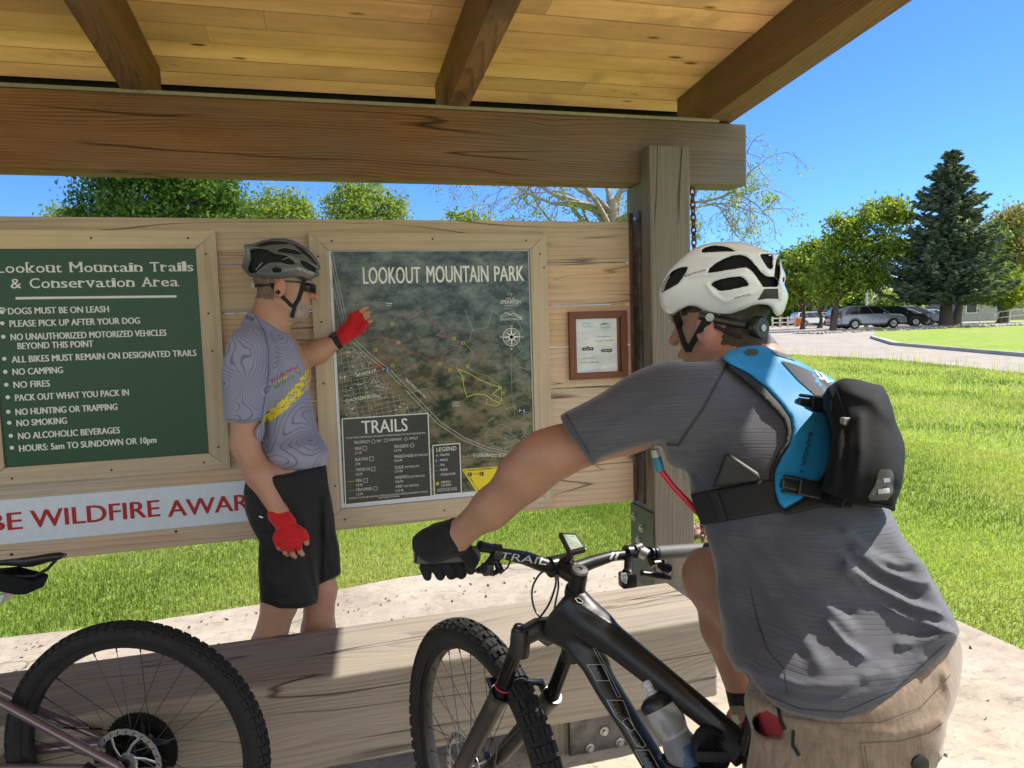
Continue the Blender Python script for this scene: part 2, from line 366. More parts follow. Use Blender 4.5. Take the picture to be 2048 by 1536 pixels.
M_BENCH = wood('bench_timber', (0.44, 0.355, 0.255), (0.13, 0.098, 0.066), 0, 70, wa=0.30, grey=(0.30, 0.27, 0.23), greyamt=0.7, contrast=0.75, bump=0.5, crack=0.012, kdark=(0.12, 0.075, 0.045))
M_STEEL = plain('dark_steel', (0.11, 0.108, 0.108), 0.5, 0.7, 0.5, 18, 0.2)
M_RUST = plain('rusty_steel', (0.13, 0.06, 0.035), 0.7, 0.3, 0.6, 14, 0.3)
M_GREENSTEEL = plain('green_painted_steel', (0.06, 0.072, 0.045), 0.5, 0.2, 0.15, 12)
M_ZINC = plain('zinc_bolt', (0.42, 0.42, 0.40), 0.45, 0.8, 0.2, 80)
M_BLACK = plain('black_metal', (0.014, 0.014, 0.015), 0.45, 0.4, 0.2, 40)
M_SCREW = plain('screw_head', (0.06, 0.045, 0.035), 0.6, 0.6, 0.3, 90)

WY = 3.0                                        # front face of the plank wall
shel = thing('picnic_shelter', (0.3, 3.05, 0), 'timber trailhead shelter with pine ceiling, dark beam and square grey post', 'shelter')
S5 = math.tan(rad(5.0)); rz = lambda y: 2.408 + S5 * (3.02 - y); cz = lambda y: 2.582 + S5 * (3.38 - y)
# beam
m = MB(); m.box((-4.0, 2.935, 2.128), (1.943, 3.075, 2.404), 0.006, r=0.31)
m.build('beam', M_BEAM, shel)
m = MB(); m.box((-4, 2.93, 2.405), (1.80, 2.99, 2.418)); m.build('flashing_strip', plain('aged_trim', (0.30, 0.27, 0.19), 0.6), shel)
# post: front and a deeper back part, notched round the beam
m = MB(); m.box((1.405, 2.84, 0.36), (1.598, 2.933, 2.268), 0.005, r=0.6); m.box((1.405, 2.9335, 0.36), (1.598, 3.077, 2.126), 0.004, r=0.6)
m.build('post', M_POST, shel)
m = MB(); m.box((1.395, 2.86, 0.012), (1.61, 3.06, 0.355), 0.004); m.build('post_base', plain('grey_base_steel', (0.17, 0.15, 0.135), 0.6, 0.3, 0.2, 9), shel)
kp = MB(); kp.box((1.393, 2.852, 0.30), (1.4035, 3.075, 0.66), 0.001); kpo = kp.build('knife_plate', M_GREENSTEEL, shel)
for (y, z) in ((3.035, 0.60), (2.955, 0.565), (2.99, 0.50)):
    b = MB(); b.lathe((1.3935, y, z), (-1, 0, 0), [(0.0, 0.011), (0.012, 0.011), (0.013, 0.006), (0.013, 0.003), (0.019, 0.003), (0.019, 0.0)], 14); b.build('bolt', M_ZINC, kpo, sm=35)
m = MB(); m.box((1.391, 2.93, 0.685), (1.4045, 2.994, 2.005), 0.001); m.box((1.378, 2.9945, 0.685), (1.4045, 2.999, 2.005), 0.001, mi=1); an = m.build('steel_angle', [M_STEEL, M_RUST], shel)
b = MB(); b.lathe((1.3905, 2.96, 1.975), (-1, 0, 0), [(0, .006), (.008, .006), (.009, 0)], 12); b.build('bolt', M_ZINC, an, sm=35)
# rafters and ceiling boards
for xc, wd in ((-1.82, .085), (-0.606, .085), (0.598, .085), (1.812, .13)):
    m = MB(); x0, x1 = xc - wd / 2, xc + wd / 2; ya, yb = -2.2, 3.22
    pr = [(x0, ya, rz(ya)), (x0, yb, rz(yb) + (0.0)), (x0, yb, cz(yb) - .002), (x0, ya, cz(ya) - .002)]
    m.prism(pr, (wd, 0, 0), r=0.2 + 0.17 * (xc + 2)); m.build('rafter', M_RAFT, shel)
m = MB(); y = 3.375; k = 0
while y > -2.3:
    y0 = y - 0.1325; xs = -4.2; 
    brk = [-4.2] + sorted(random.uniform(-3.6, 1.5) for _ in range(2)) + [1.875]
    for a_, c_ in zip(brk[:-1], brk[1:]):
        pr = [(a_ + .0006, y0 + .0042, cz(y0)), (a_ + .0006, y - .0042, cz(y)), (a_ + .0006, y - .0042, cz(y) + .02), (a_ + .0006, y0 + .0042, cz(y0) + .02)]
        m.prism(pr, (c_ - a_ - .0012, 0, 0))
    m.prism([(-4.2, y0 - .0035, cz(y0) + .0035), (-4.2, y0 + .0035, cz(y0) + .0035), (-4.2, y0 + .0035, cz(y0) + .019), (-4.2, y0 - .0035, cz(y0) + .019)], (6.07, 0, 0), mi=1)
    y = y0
m.build('ceiling', [M_CEIL, plain('joint_shade', (.06, .03, .012), .9)], shel)  # second material: shade of the board joints painted as dark strips
m = MB(); yb, ya = 3.42, -2.35
m.prism([(-4.3, ya, cz(ya) + .022), (-4.3, yb, cz(yb) + .022), (-4.3, yb, cz(yb) + .06), (-4.3, ya, cz(ya) + .06)], (6.23, 0, 0)); m.build('roof', M_BLACK, shel)
m = MB(); m.box((-4.3, 3.40, 2.56), (1.90, 3.415, cz(3.4) + .02)); m.box((-4.3, 3.42, 2.40), (0.05, 3.435, 2.558)); m.box((0.05, 3.42, 2.40), (1.90, 3.435, 2.537)); m.build('fascia', M_BLACK, shel)
# plank wall
tops = [1.967, 1.7835, 1.5975, 1.4115, 1.2285, 1.045, 0.8685]; bots = [1.787, 1.5995, 1.4145, 1.2325, 1.0485, 0.8705, 0.687]
for i, (t_, b_) in enumerate(zip(tops, bots)):
    m = MB(); m.box((-4.0, WY, b_), (1.376, WY + .038, t_), 0.003, r=0.07 + i * 0.137); m.build('plank', M_PLANK, shel)
m = MB(); m.box((-1.75, 3.04, .70), (-1.66, 3.13, 2.126), r=.4); m.build('back_post', M_POST, shel)
# rain chain off the beam end
ch = thing('rain_chain', (1.755, 3.0, 0.05), 'dark twisted rain chain hanging from the beam end beside the post', 'chain')
m = MB(); z = 2.126; i = 0
while z > 0.1:
    a_ = i * 1.57; u_ = Vector((math.cos(a_), math.sin(a_), 0)); c_ = Vector((1.70 + (2.126 - z) * 0.02, 3.0, z - .02))
    ring = [c_ + u_ * (0.011 * math.cos(t)) + Vector((0, 0, 0.021 * math.sin(t))) for t in np.linspace(0, 2 * math.pi, 10)[:-1]]
    m.tube(ring, 0.0045, 5, close=True); z -= 0.029; i += 1
m.build('chain', M_RUST, ch)

# ================================================================== bench
bench = thing('bench', (0, 2.42, 0), 'long weathered timber bench beam behind the bicycles', 'bench')
m = MB(); bm_y0, bm_y1 = 2.225, 2.60
m.prism([(-1.44, 2.215, .145), (1.335, 2.215, .145), (1.335, 2.215, .44), (-1.44, 2.215, .44)], (0, .385, 0), r=.43)
bo = m.build('seat', M_BENCH, bench)
bv = bo.modifiers.new('b', 'BEVEL'); bv.width = 0.012; bv.segments = 3; bv.limit_method = 'ANGLE'
lx = PY(1110, 1440, 2.25)[0]; lx1 = PY(1255, 1440, 2.25)[0]
for x0 in (lx, -1.15):
    x1 = x0 + (lx1 - lx)
    m = MB(); m.box((x0 - .03, 2.262, .012), (x0 + .05, 2.55, .144), r=.5); m.build('leg', M_POST, bench)
    m = MB(); m.box((x0 + .0505, 2.24, .012), (x1 + .02, 2.26, .1445), .002); pl = m.build('leg_plate', M_STEEL, bench)
    for (px, py) in ((1208, 1462), (1240, 1500), (1180, 1515)):
        q = PY(px, py, 2.24); b = MB(); b.lathe((q[0] + x0 - lx, 2.2395, max(q[2], .03)), (0, -1, 0), [(0, .014), (.009, .014), (.0095, .005), (.016, .004), (.017, 0)], 14); b.build('bolt', M_ZINC, pl, sm=35)
# ================================================================== lettering
_tc = {}
def text_geo(s, bold=0.0, slant=0.0):
    """built-in font -> 2-D vertices/triangles normalised so that cap height = 1 and the left edge is at 0"""
    key = (s, bold, slant)
    if key in _tc: return _tc[key]
    cu = bpy.data.curves.new('t', 'FONT'); cu.body = s; cu.size = 1.0; cu.offset = bold; cu.resolution_u = 3; cu.fill_mode = 'BOTH'
    o = bpy.data.objects.new('t', cu); COL.objects.link(o); dg = bpy.context.evaluated_depsgraph_get(); me = o.evaluated_get(dg).to_mesh()
    me.calc_loop_triangles(); v = np.array([q.co[:2] for q in me.vertices]); t = np.array([list(x.vertices) for x in me.loop_triangles])
    o.evaluated_get(dg).to_mesh_clear(); bpy.data.objects.remove(o); bpy.data.curves.remove(cu)
    cap = 0.729; v = v / cap; v[:, 0] += v[:, 1] * slant; v[:, 0] -= v[:, 0].min(); _tc[key] = (v, t, v[:, 0].max()); return _tc[key]
class Sheet:
    """flat lettering and marks in the wall's own X-Z plane at depth Y (each layer a hair further out)"""
    def __init__(self, Y): self.Y = Y; self.mb = {}
    def b(self, part): return self.mb.setdefault(part, MB())
    def text(self, part, s, p0, p1, cap, bold=0.0, slant=0.0, dy=0.0, rise=True):
        a = PY(*p0, self.Y); b = PY(*p1, self.Y); mid = PY((p0[0] + p1[0]) / 2, (p0[1] + p1[1]) / 2 - cap, self.Y); h = abs(mid[2] - PY((p0[0] + p1[0]) / 2, (p0[1] + p1[1]) / 2, self.Y)[2])
        v, t, wd = text_geo(s, 0.0, slant); sx = (b[0] - a[0]) / wd; z0 = (a[2] + b[2]) / 2; sl = 0.0
        if not rise: sl = (b[2] - a[2]) / (b[0] - a[0]); z0 = a[2]
        for k, ox in enumerate((0.0,) if bold <= 0 else (-bold, 0.0, bold)):
            self.b(part).add([(a[0] + q[0] * sx + ox * h * 1.3, self.Y - dy - k * .00015, z0 + q[1] * h * (1 - bold * .0) + sl * q[0] * sx) for q in v], [tuple(x) for x in t])
    def quad(self, part, pts, dy=0.0):
        self.b(part).add([(lambda q: (q[0], self.Y - dy, q[2]))(PY(*p, self.Y)) for p in pts], [tuple(range(len(pts)))])
    def line(self, part, pts, wd, dy=0.0, close=False, world=False):
        q = [np.array(p) if world else PY(*p, self.Y)[[0, 2]] for p in pts]
        if close: q.append(q[0])
        for a, c in zip(q[:-1], q[1:]):
            d = c - a; L = np.linalg.norm(d)
            if L < 1e-6: continue
            d /= L; s = np.array([-d[1], d[0]]) * wd / 2; a2, c2 = a - d * wd * .3, c + d * wd * .3
            self.b(part).add([(x, self.Y - dy, z) for x, z in (a2 - s, c2 - s, c2 + s, a2 + s)], [(0, 1, 2, 3)])
    def disc(self, part, p, r, dy=0.0, n=16, inner=0.0):
        c = PY(*p, self.Y); ang = np.linspace(0, 2 * math.pi, n + 1)[:-1]
        if inner <= 0: self.b(part).add([(c[0] + r * math.cos(t), self.Y - dy, c[2] + r * math.sin(t)) for t in ang], [tuple(range(n))])
        else:
            vs = [(c[0] + k * math.cos(t), self.Y - dy, c[2] + k * math.sin(t)) for k in (inner, r) for t in ang]
            self.b(part).add(vs, [(i, (i + 1) % n, n + (i + 1) % n, n + i) for i in range(n)])
    def build(self, mats, parent):
        for part, m in self.mb.items():
            o = m.build(part, mats[part], parent)
            for p_ in o.data.polygons: pass
def paint(name, col, rough=0.45): return plain(name, col, rough, 0, 0.05, 40)
M_WHITE = paint('white_print', (0.72, 0.74, 0.74)); M_SIGNGREEN = paint('green_sign_paint', (0.004, 0.058, 0.027), 0.4)

def frame(par, ol, il, Y0, Y1, mats):
    """mitred frame from outer and inner rectangles (x0,z0,x1,z1)"""
    (a, b, c, d), (e, f, g, h) = ol, il
    for nm, q, mt in (('frame', [(a, d), (c, d), (g, h), (e, h)], mats[0]), ('frame', [(a, b), (e, f), (g, f), (c, b)], mats[0]),
                      ('frame', [(a, b), (a, d), (e, h), (e, f)], mats[1]), ('frame', [(c, d), (c, b), (g, f), (g, h)], mats[1])):
        cx, cz_ = sum(p[0] for p in q) / 4, sum(p[1] for p in q) / 4; L = max(abs(q[0][0] - q[1][0]), abs(q[0][1] - q[1][1])); k = 0.0007
        q = [(x + (cx - x) * 0.0008 / max(abs(cx - x), .02) * 1.0, z + (cz_ - z) * 0.0008 / max(abs(cz_ - z), .02)) for x, z in q]
        m = MB(); m.prism([(x, Y0, z) for x, z in q], (0, Y1 - Y0, 0)); o = m.build(nm, mt, par)
def screws(par, pts, Y):
    m = MB()
    for p in pts:
        q = PY(*p, Y); m.lathe((q[0], Y + .001, q[2]), (0, -1, 0), [(0, .002), (.004, .002), (.0045, 0)], 10)
    m.build('screw', M_SCREW, par)

# ---------------------------------------------------------------- green rules sign
YF = 2.975
gs = thing('rules_sign', (-.75, 2.98, .93), 'large green trail rules sign with white lettering in a pale wood frame', 'sign')
c1 = PY(432, 461, YF); c2 = PY(460, 934, YF); i1 = PY(392, 498, YF + .008); i2 = PY(418, 906, YF + .008)
ox1, oz1, oz0 = (c1[0] + c2[0]) / 2, c1[2], c2[2] - .006; ix1, iz1, iz0 = (i1[0] + i2[0]) / 2, i1[2], i2[2]
ix0 = PY(4, 880, YF)[0]; ox0 = ix0 - .085
frame(gs, (ox0, oz0, ox1, oz1), (ix0, iz0, ix1, iz1), YF, WY - .001, (M_FRAME, M_FRAMEV))
m = MB(); r_ = .018; pts = []
for cx, cz_, a0 in ((ix1 - r_, iz1 - r_, 0), (ix0 + r_, iz1 - r_, 90), (ix0 + r_, iz0 + r_, 180), (ix1 - r_, iz0 + r_, 270)):
    for t in range(0, 91, 15): pts.append((cx + r_ * math.cos(rad(a0 + t)), YF + .008, cz_ + r_ * math.sin(rad(a0 + t))))
m.prism([(p[0], p[1], p[2]) for p in pts], (0, .004, 0)); m.build('panel', M_SIGNGREEN, gs)
S = Sheet(YF + .0068)
L = [("DOGS MUST BE ON LEASH", (17, 628), (218, 625), 13.5), ("PLEASE PICK UP AFTER YOUR DOG", (20, 653), (280, 648), 13.5), ("NO UNAUTHORIZED MOTORIZED VEHICLES", (22, 680), (333, 672), 13.5),
     ("BEYOND THIS POINT", (36, 698), (187, 694), 13.5), ("ALL BIKES MUST REMAIN ON DESIGNATED TRAILS", (24, 724), (393, 713), 13.5), ("NO CAMPING", (26, 750), (126, 746), 13.5), ("NO FIRES", (28, 776), (100, 773), 13.5),
     ("PACK OUT WHAT YOU PACK IN", (31, 801), (258, 792), 13.5), ("NO HUNTING OR TRAPPING", (32, 830), (235, 820), 13.5), ("NO SMOKING", (34, 852), (134, 848), 13.5),
     ("NO ALCOHOLIC BEVERAGES", (37, 878), (240, 867), 13.5), ("HOURS: 5am TO SUNDOWN OR 10pm", (39, 902), (313, 887), 13.5)]
for s, a, b, h in L:
    S.text('lettering', s, a, b, h, 0.03)
    if not s.startswith('BEY') and not s.startswith('DOGS'): S.disc('lettering', (a[0] - 15.5, a[1] - 6.5), .0072)
for dx, dy_, r_ in ((0, 2, .0075), (-6, -2, .0035), (-2.5, -5.5, .0035), (2.5, -5.5, .0035), (6, -2, .0035)): S.disc('lettering', (4 + dx, 622 + dy_), r_)
S.quad('lettering', [(31, 599), (353, 595), (353, 590.5), (31, 594)])
# heading in a wide slab serif: built-in letters with slab feet added
def slab(s, p0, p1, cap):
    Y = S.Y; a, b = PY(*p0, Y), PY(*p1, Y); h = abs(PY(p0[0], p0[1] - cap, Y)[2] - a[2]); z0 = (a[2] + b[2]) / 2
    W = {'l': .42, 'i': .42, 't': .55, 'r': .66, 's': .62, ' ': .52, 'M': 1.22, '&': 1.0, 'L': .86, 'T': .95, 'C': .95, 'A': 1.02}
    tot = sum(W.get(c, .80) for c in s); u = (b[0] - a[0]) / tot; x = a[0]; sw = .17
    feet = {'L': [(.2, 0), (.2, 1)], 'k': [(.2, 0), (.2, 1), (.8, 0), (.78, .68)], 't': [], 'M': [(.12, 0), (.12, 1), (.88, 0), (.88, 1)], 'n': [(.2, 0), (.2, .68), (.8, 0)], 'u': [(.2, .7), (.74, .7), (.9, 0)],
            'i': [(.5, 0), (.4, .68)], 'T': [(.5, 0)], 'r': [(.25, 0), (.2, .68)], 'l': [(.5, 0), (.4, 1)], 'A': [(.1, 0), (.9, 0)], 'v': [(.15, .68), (.85, .68)], 'a': [(.93, 0)]}
    for ch in s:
        w = W.get(ch, .80)
        if ch != ' ':
            v, t, wd = text_geo(ch); g = w * u * .84
            for kk, ox in enumerate((-.016, .016)): S.b('lettering').add([(x + .08 * w * u + q[0] * g / wd + ox * h, Y - kk * .0001, z0 + q[1] * h) for q in v], [tuple(k) for k in t])
            for fx, fz in feet.get(ch, []):
                cx = x + .08 * w * u + fx * g; hw = .155 * u * (1.15 if ch in 'li' else 1); hh = h * .085; zc = z0 + fz * h + (hh / 2 if fz == 0 else -hh / 2)
                S.b('lettering').add([(cx - hw, Y - .0003, zc - hh / 2), (cx + hw, Y - .0003, zc - hh / 2), (cx + hw, Y - .0003, zc + hh / 2), (cx - hw, Y - .0003, zc + hh / 2)], [(0, 1, 2, 3)])
        x += w * u
slab("Lookout Mountain Trails", (-12, 545), (388, 543), 21); slab("& Conservation Area", (20, 576), (358, 573), 21)
S.build({'lettering': M_WHITE}, gs)
screws(gs, [(182, 476), (376, 476), (412, 508), (417, 627), (425, 702), (437, 894), (408, 925), (223, 940), (24, 957)], YF)

# ---------------------------------------------------------------- wildfire banner
yb = 2.994
ban = thing('banner', (-.8, yb, .75), 'long white banner with red capitals nailed along the bottom plank', 'banner')
zt = (PY(0, 999, yb)[2] + PY(478, 964, yb)[2]) / 2; zb = (PY(0, 1087, yb)[2] + PY(490, 1045, yb)[2]) / 2; xr = PY(545, 1040, yb)[0]
m = MB(); m.box((-1.45, yb, zb), (xr, yb + .004, zt), r=.5); m.build('panel', paint('white_banner', (0.60, 0.68, 0.80)), ban)
S = Sheet(yb - .0008); red = paint('red_print', (0.36, 0.004, 0.012))
S.text('lettering', 'BE', (-24, 1063), (45, 1059), 37, 0.025); S.text('lettering', 'WILDFIRE', (63, 1052), (320, 1036), 36, 0.025); S.text('lettering', 'AWARE', (337, 1033), (523, 1018), 34, 0.025)
S.build({'lettering': red}, ban)
m = MB()
for p in ((23, 1109), (352, 1063)):
    q = PY(*p, 2.9985); m.lathe((q[0], 2.9995, q[2]), (0, -1, 0), [(0, .003), (.005, .003), (.0055, 0)], 10)
m.build('nail', M_SCREW, ban)

# ---------------------------------------------------------------- map
ms = thing('map_board', (.47, 2.98, .7), 'framed aerial park map with white title and dark legend boxes', 'map')
p1, p2, p3, p4 = PY(616, 465, YF), PY(1093, 466, YF), PY(1108, 1009, YF), PY(655, 500, YF)
ox0, ox1, oz1, oz0 = p1[0], (p2[0] + p3[0]) / 2, (p1[2] + p2[2]) / 2, p3[2] - .005
ix0 = (PY(654, 500, YF)[0] + PY(685, 1022, YF)[0]) / 2; ix1 = (PY(1058, 500, YF)[0] + PY(1075, 978, YF)[0]) / 2; iz1 = PY(850, 500, YF)[2]; iz0 = (PY(685, 1022, YF)[2] + PY(1075, 978, YF)[2]) / 2
frame(ms, (ox0, oz0, ox1, oz1), (ix0, iz0, ix1, iz1), YF, WY - .001, (M_FRAME, M_FRAMEV))
m = MB(); m.box((ix0 + .0008, YF + .009, iz0 + .0008), (ix1 - .0008, YF + .015, iz1 - .0008)); m.build('backing', paint('white_board', (0.62, 0.68, 0.78)), ms)
sx0, sx1, sz1, sz0 = ix0 + .012, ix1 - .006, iz1 - .004, iz0 + .022
def aerial():
    n = NT('aerial_photo'); o = n.obj(); mp = n.map(o, (1, 1, 1)); big = n.noise(mp, 3.2, 6, 0.6, 0.2); mid = n.noise(n.map(o, (1, 1, 1.7), rot=(0, .5, 0)), 9, 12, 0.72, 0.12); fine = n.noise(o, 90, 4, .7)
    s = n.n('SeparateXYZ'); n.l(o, s.inputs[0]); zz = n.math('MULTIPLY_ADD', s.outputs[2], 1.0, n.math('MULTIPLY', s.outputs[0], 0.35))
    c = n.ramp(mid, [(0.42, (0.014, 0.032, 0.016)), (0.47, (0.085, 0.11, 0.06)), (0.53, (0.21, 0.195, 0.12)), (0.66, (0.38, 0.31, 0.23))])
    c2 = n.ramp(mid, [(0.42, (0.020, 0.045, 0.058)), (0.49, (0.085, 0.135, 0.155)), (0.56, (0.155, 0.21, 0.225)), (0.68, (0.32, 0.37, 0.37))])
    top = n.ramp(zz, [(0.60, 0.0), (0.95, 1.0)]); c = n.mix(top, c, c2)
    br = n.ramp(big, [(0.50, 0.0), (0.66, 0.65)]); c = n.mix(n.math('MULTIPLY', br, n.math('SUBTRACT', 1.0, top)), c, (0.27, 0.185, 0.11))
    c = n.mix(0.40, c, n.ramp(fine, [(0.3, (0.01, 0.016, 0.011)), (0.6, (0.08, 0.085, 0.065)), (0.8, (0.22, 0.21, 0.18))]), 'OVERLAY')
    n.base(c); n.b.inputs['Roughness'].default_value = 0.32; return n.m
m = MB(); m.box((sx0, YF + .0082, sz0), (sx1, YF + .0089, sz1)); mso = m.build('map_sheet', aerial(), ms)
S = Sheet(YF + .0078)
rn_ = random.Random(3)
wl = lambda x, y: PY(x, y, S.Y)[[0, 2]]
def inside(px, py, poly):
    c = False; j = len(poly) - 1
    for i in range(len(poly)):
        if (poly[i][1] > py) != (poly[j][1] > py) and px < (poly[j][0] - poly[i][0]) * (py - poly[i][1]) / (poly[j][1] - poly[i][1]) + poly[i][0]: c = not c
        j = i
    return c
town = [(672, 700), (703, 684), (760, 745), (800, 790), (855, 822), (857, 828), (690, 838), (684, 800)]
for i in range(22):                                 # street grid
    a, b = (676, 690 + i * 9.4), (860, 655 + i * 9.4 + 4); run = []
    for t in np.linspace(0, 1, 60):
        q = (a[0] + (b[0] - a[0]) * t, a[1] + (b[1] - a[1]) * t)
        if inside(*q, town): run.append(q)
        else:
            if len(run) > 1: S.line('street_marking', run[::6] + [run[-1]], .0016)
            run = []
    if len(run) > 1: S.line('street_marking', run[::6] + [run[-1]], .0016)
for i in range(16):
    a, b = (660 + i * 13, 660), (690 + i * 13, 840); run = []
    for t in np.linspace(0, 1, 60):
        q = (a[0] + (b[0] - a[0]) * t, a[1] + (b[1] - a[1]) * t)
        if inside(*q, town): run.append(q)
        elif run: 
            if len(run) > 1: S.line('street_marking', [run[0], run[-1]], .0016)
            run = []
for k in range(520):
    x, y = rn_.uniform(672, 858), rn_.uniform(684, 838)
    if not inside(x, y, town): continue
    w_, h_ = rn_.uniform(.8, 4.5), rn_.uniform(.8, 3.0)
    S.quad(rn_.choice(['roof_marking', 'tree_marking', 'tree_marking', 'street_marking']), [(x, y), (x + w_, y - w_ * .16), (x + w_ + h_ * .15, y + h_), (x + h_ * .15, y + h_)], .0002)
for a0 in range(26):                                # suburb at lower right
    x, y = rn_.uniform(962, 1066), rn_.uniform(820, 905); 
    if y < 835 + abs(x - 1010) * .1 : continue
    pts = [(x, y)]
    for _ in range(3): pts.append((pts[-1][0] + rn_.uniform(-14, 14), pts[-1][1] + rn_.uniform(-9, 9)))
    pts = [(min(1070, max(955, p[0])), min(912, max(815, p[1]))) for p in pts]
    S.line('street_marking', pts, .0018)
for (dx, dy_) in ((0, 0), (5, -4)):                 # interstate
    S.line('highway_marking', [(661 + dx * .8, 505), (668 + dx, 548 - dy_ * 0), (688 + dx, 640 + dy_ * .5), (702 + dx, 680 + dy_), (740 + dx, 716 + dy_), (780 + dx, 748 + dy_), (830 + dx, 800 + dy_), (876 + dx, 848 + dy_), (925 + dx, 880 + dy_), (975 + dx, 900 + dy_), (1035 + dx, 912 + dy_), (1068, 918 + dy_)], .0032)
S.line('highway_marking', [(662, 560), (683, 640), (690, 668)], .0022); S.line('street_marking', [(800, 770), (820, 787), (857, 775)], .0022); S.line('street_marking', [(925, 913), (985, 909), (1068, 905)], .0022)
S.line('street_marking', [(938, 684), (945, 660), (975, 655), (985, 620), (1000, 632), (1025, 622), (1036, 640), (1044, 662)], .002); S.line('street_marking', [(930, 620), (942, 650), (948, 662)], .002); S.line('street_marking', [(1046, 700), (1030, 715), (1040, 735), (1060, 740)], .0018); S.line('street_marking', [(1022, 710), (1024, 790), (1030, 830)], .0015)
S.line('pink_trail_marking', [(788, 640), (792, 632), (805, 628), (818, 637), (830, 632), (842, 622), (856, 626), (862, 640), (872, 646), (868, 656), (880, 652), (884, 664), (872, 670), (890, 674), (905, 676), (925, 686)], .0022)
S.line('pink_trail_marking', [(925, 686), (918, 700), (905, 698), (890, 706), (882, 714), (886, 724), (880, 730)], .0018)
S.line('red_trail_marking', [(742, 675), (760, 674), (788, 682), (808, 694), (822, 706), (845, 712), (862, 722), (880, 730), (900, 740), (916, 735)], .0022); S.line('red_trail_marking', [(752, 700), (770, 715), (785, 730)], .0016)
S.line('blue_trail_marking', [(760, 655), (785, 650), (800, 660), (806, 676), (796, 684)], .0018)
S.line('black_trail_marking', [(785, 731), (800, 734), (805, 750), (840, 762), (862, 790), (880, 812), (900, 812), (905, 806)], .0022)
S.line('yellow_trail_marking', [(913, 735), (925, 752), (928, 775), (934, 794), (950, 788), (972, 790), (985, 800), (1000, 806), (1003, 798), (985, 788), (1002, 774), (985, 770), (960, 760), (940, 748), (918, 738)], .0024); S.line('yellow_trail_marking', [(975, 798), (972, 808), (992, 812), (1002, 806)], .002)
S.line('olive_trail_marking', [(928, 686), (944, 700), (945, 715), (934, 732), (950, 745), (975, 752), (1002, 772), (1004, 800), (1012, 818), (1030, 812), (1036, 826)], .002)
for p in ((785, 648), (797, 685), (751, 700), (785, 731), (880, 728), (926, 686), (908, 677), (935, 733), (926, 757), (1000, 776), (1006, 787), (900, 740)):
    x, y = p; S.line('yellow_trail_marking', [(x - 2.5, y - 2.5), (x + 2.5, y - 2.5), (x + 2.5, y + 2.5), (x - 2.5, y + 2.5)], .0018, .0003, close=True)
for x, y in ((768, 738), (1041, 821)):
    S.quad('black_marking', [(x - 5, y - 5), (x + 4, y - 5), (x + 4, y + 5), (x - 5, y + 5)], .0003); S.line('lettering', [(x - 2, y - 3), (x - 2, y + 3)], .0022, .0006); S.line('lettering', [(x - 2, y), (x + 2, y)], .0022, .0006)
    S.disc('blue_marking', (x + 8, y + 1), .0085, .0003); S.line('lettering', [(x + 7, y - 2), (x + 7, y + 4)], .002, .0006)
S.disc('red_marking', (758, 733), .010, .0003); S.quad('red_marking', [(755, 735), (761, 735), (758, 744)], .0003)
tx = lambda s, a, b, c, bold=.0, sl=0., rise=True: S.text('lettering', s, a, b, c, bold, sl, .0005, rise)
tx("LOOKOUT", (727, 568), (841, 566), 35, .012); tx("MOUNTAIN", (854, 566), (977, 563), 35, .012); tx("PARK", (989, 563), (1048, 561), 32, .012)
tx("CITY OF", (1012, 600), (1030, 600), 5); tx("SPEARFISH", (1001, 608), (1041, 607), 8, .0); S.line('lettering', [(1008, 611), (1036, 610)], .0012); S.line('green_marking', [(1014, 590), (1018, 586), (1025, 588), (1020, 592)], .003, .0005)
S.line('lettering', [(1001, 634), (1012, 625), (1020, 629), (1028, 626), (1044, 636)], .0025); S.line('lettering', [(1002, 636), (1015, 630), (1030, 631), (1043, 637)], .0015); tx("BLACKHILLSTRAILS.ORG", (1001, 641), (1045, 640), 5)
S.disc('lettering', (1023, 674), .039, .0005, 36, .0365); S.disc('lettering', (1023, 674), .030, .0005, 36, .0288)
cc = wl(1023, 674)
for k in range(8):
    a = k * math.pi / 4; r1 = .046 if k % 2 == 0 else .033; d = np.array([math.cos(a), math.sin(a)]); s_ = np.array([-d[1], d[0]]) * .0055
    S.b('lettering').add([(x, S.Y - .0007, z) for x, z in (cc - s_, cc + d * r1, cc + s_)], [(0, 1, 2)])
tx("N", (1021, 654), (1025, 654), 4); tx("S", (1021, 700), (1025, 700), 4); tx("E", (1044, 676), (1047, 676), 4); tx("W", (1000, 676), (1004, 676), 4)
tx("NEVADA ST", (712, 754), (752, 745), 7, .0, .2, False); tx("E JACKSON BLVD", (691, 805), (753, 794), 7, .0, .2, False); tx("INTERSTATE 90", (812, 762), (851, 798), 7, 0, .2, False); tx("E COLORADO BLVD", (947, 913), (1014, 914), 7, 0, .2, False); tx("10TH ST", (746, 758), (758, 778), 5, 0, 0, False)
for y in (804, 808, 812): S.line('lettering', [(905, y), (919, y - .5)], .0016, .0005)
S.line('lettering', [(773, 607), (784, 607)], .003, .0005); S.line('lettering', [(773, 611), (782, 611)], .0016, .0005)
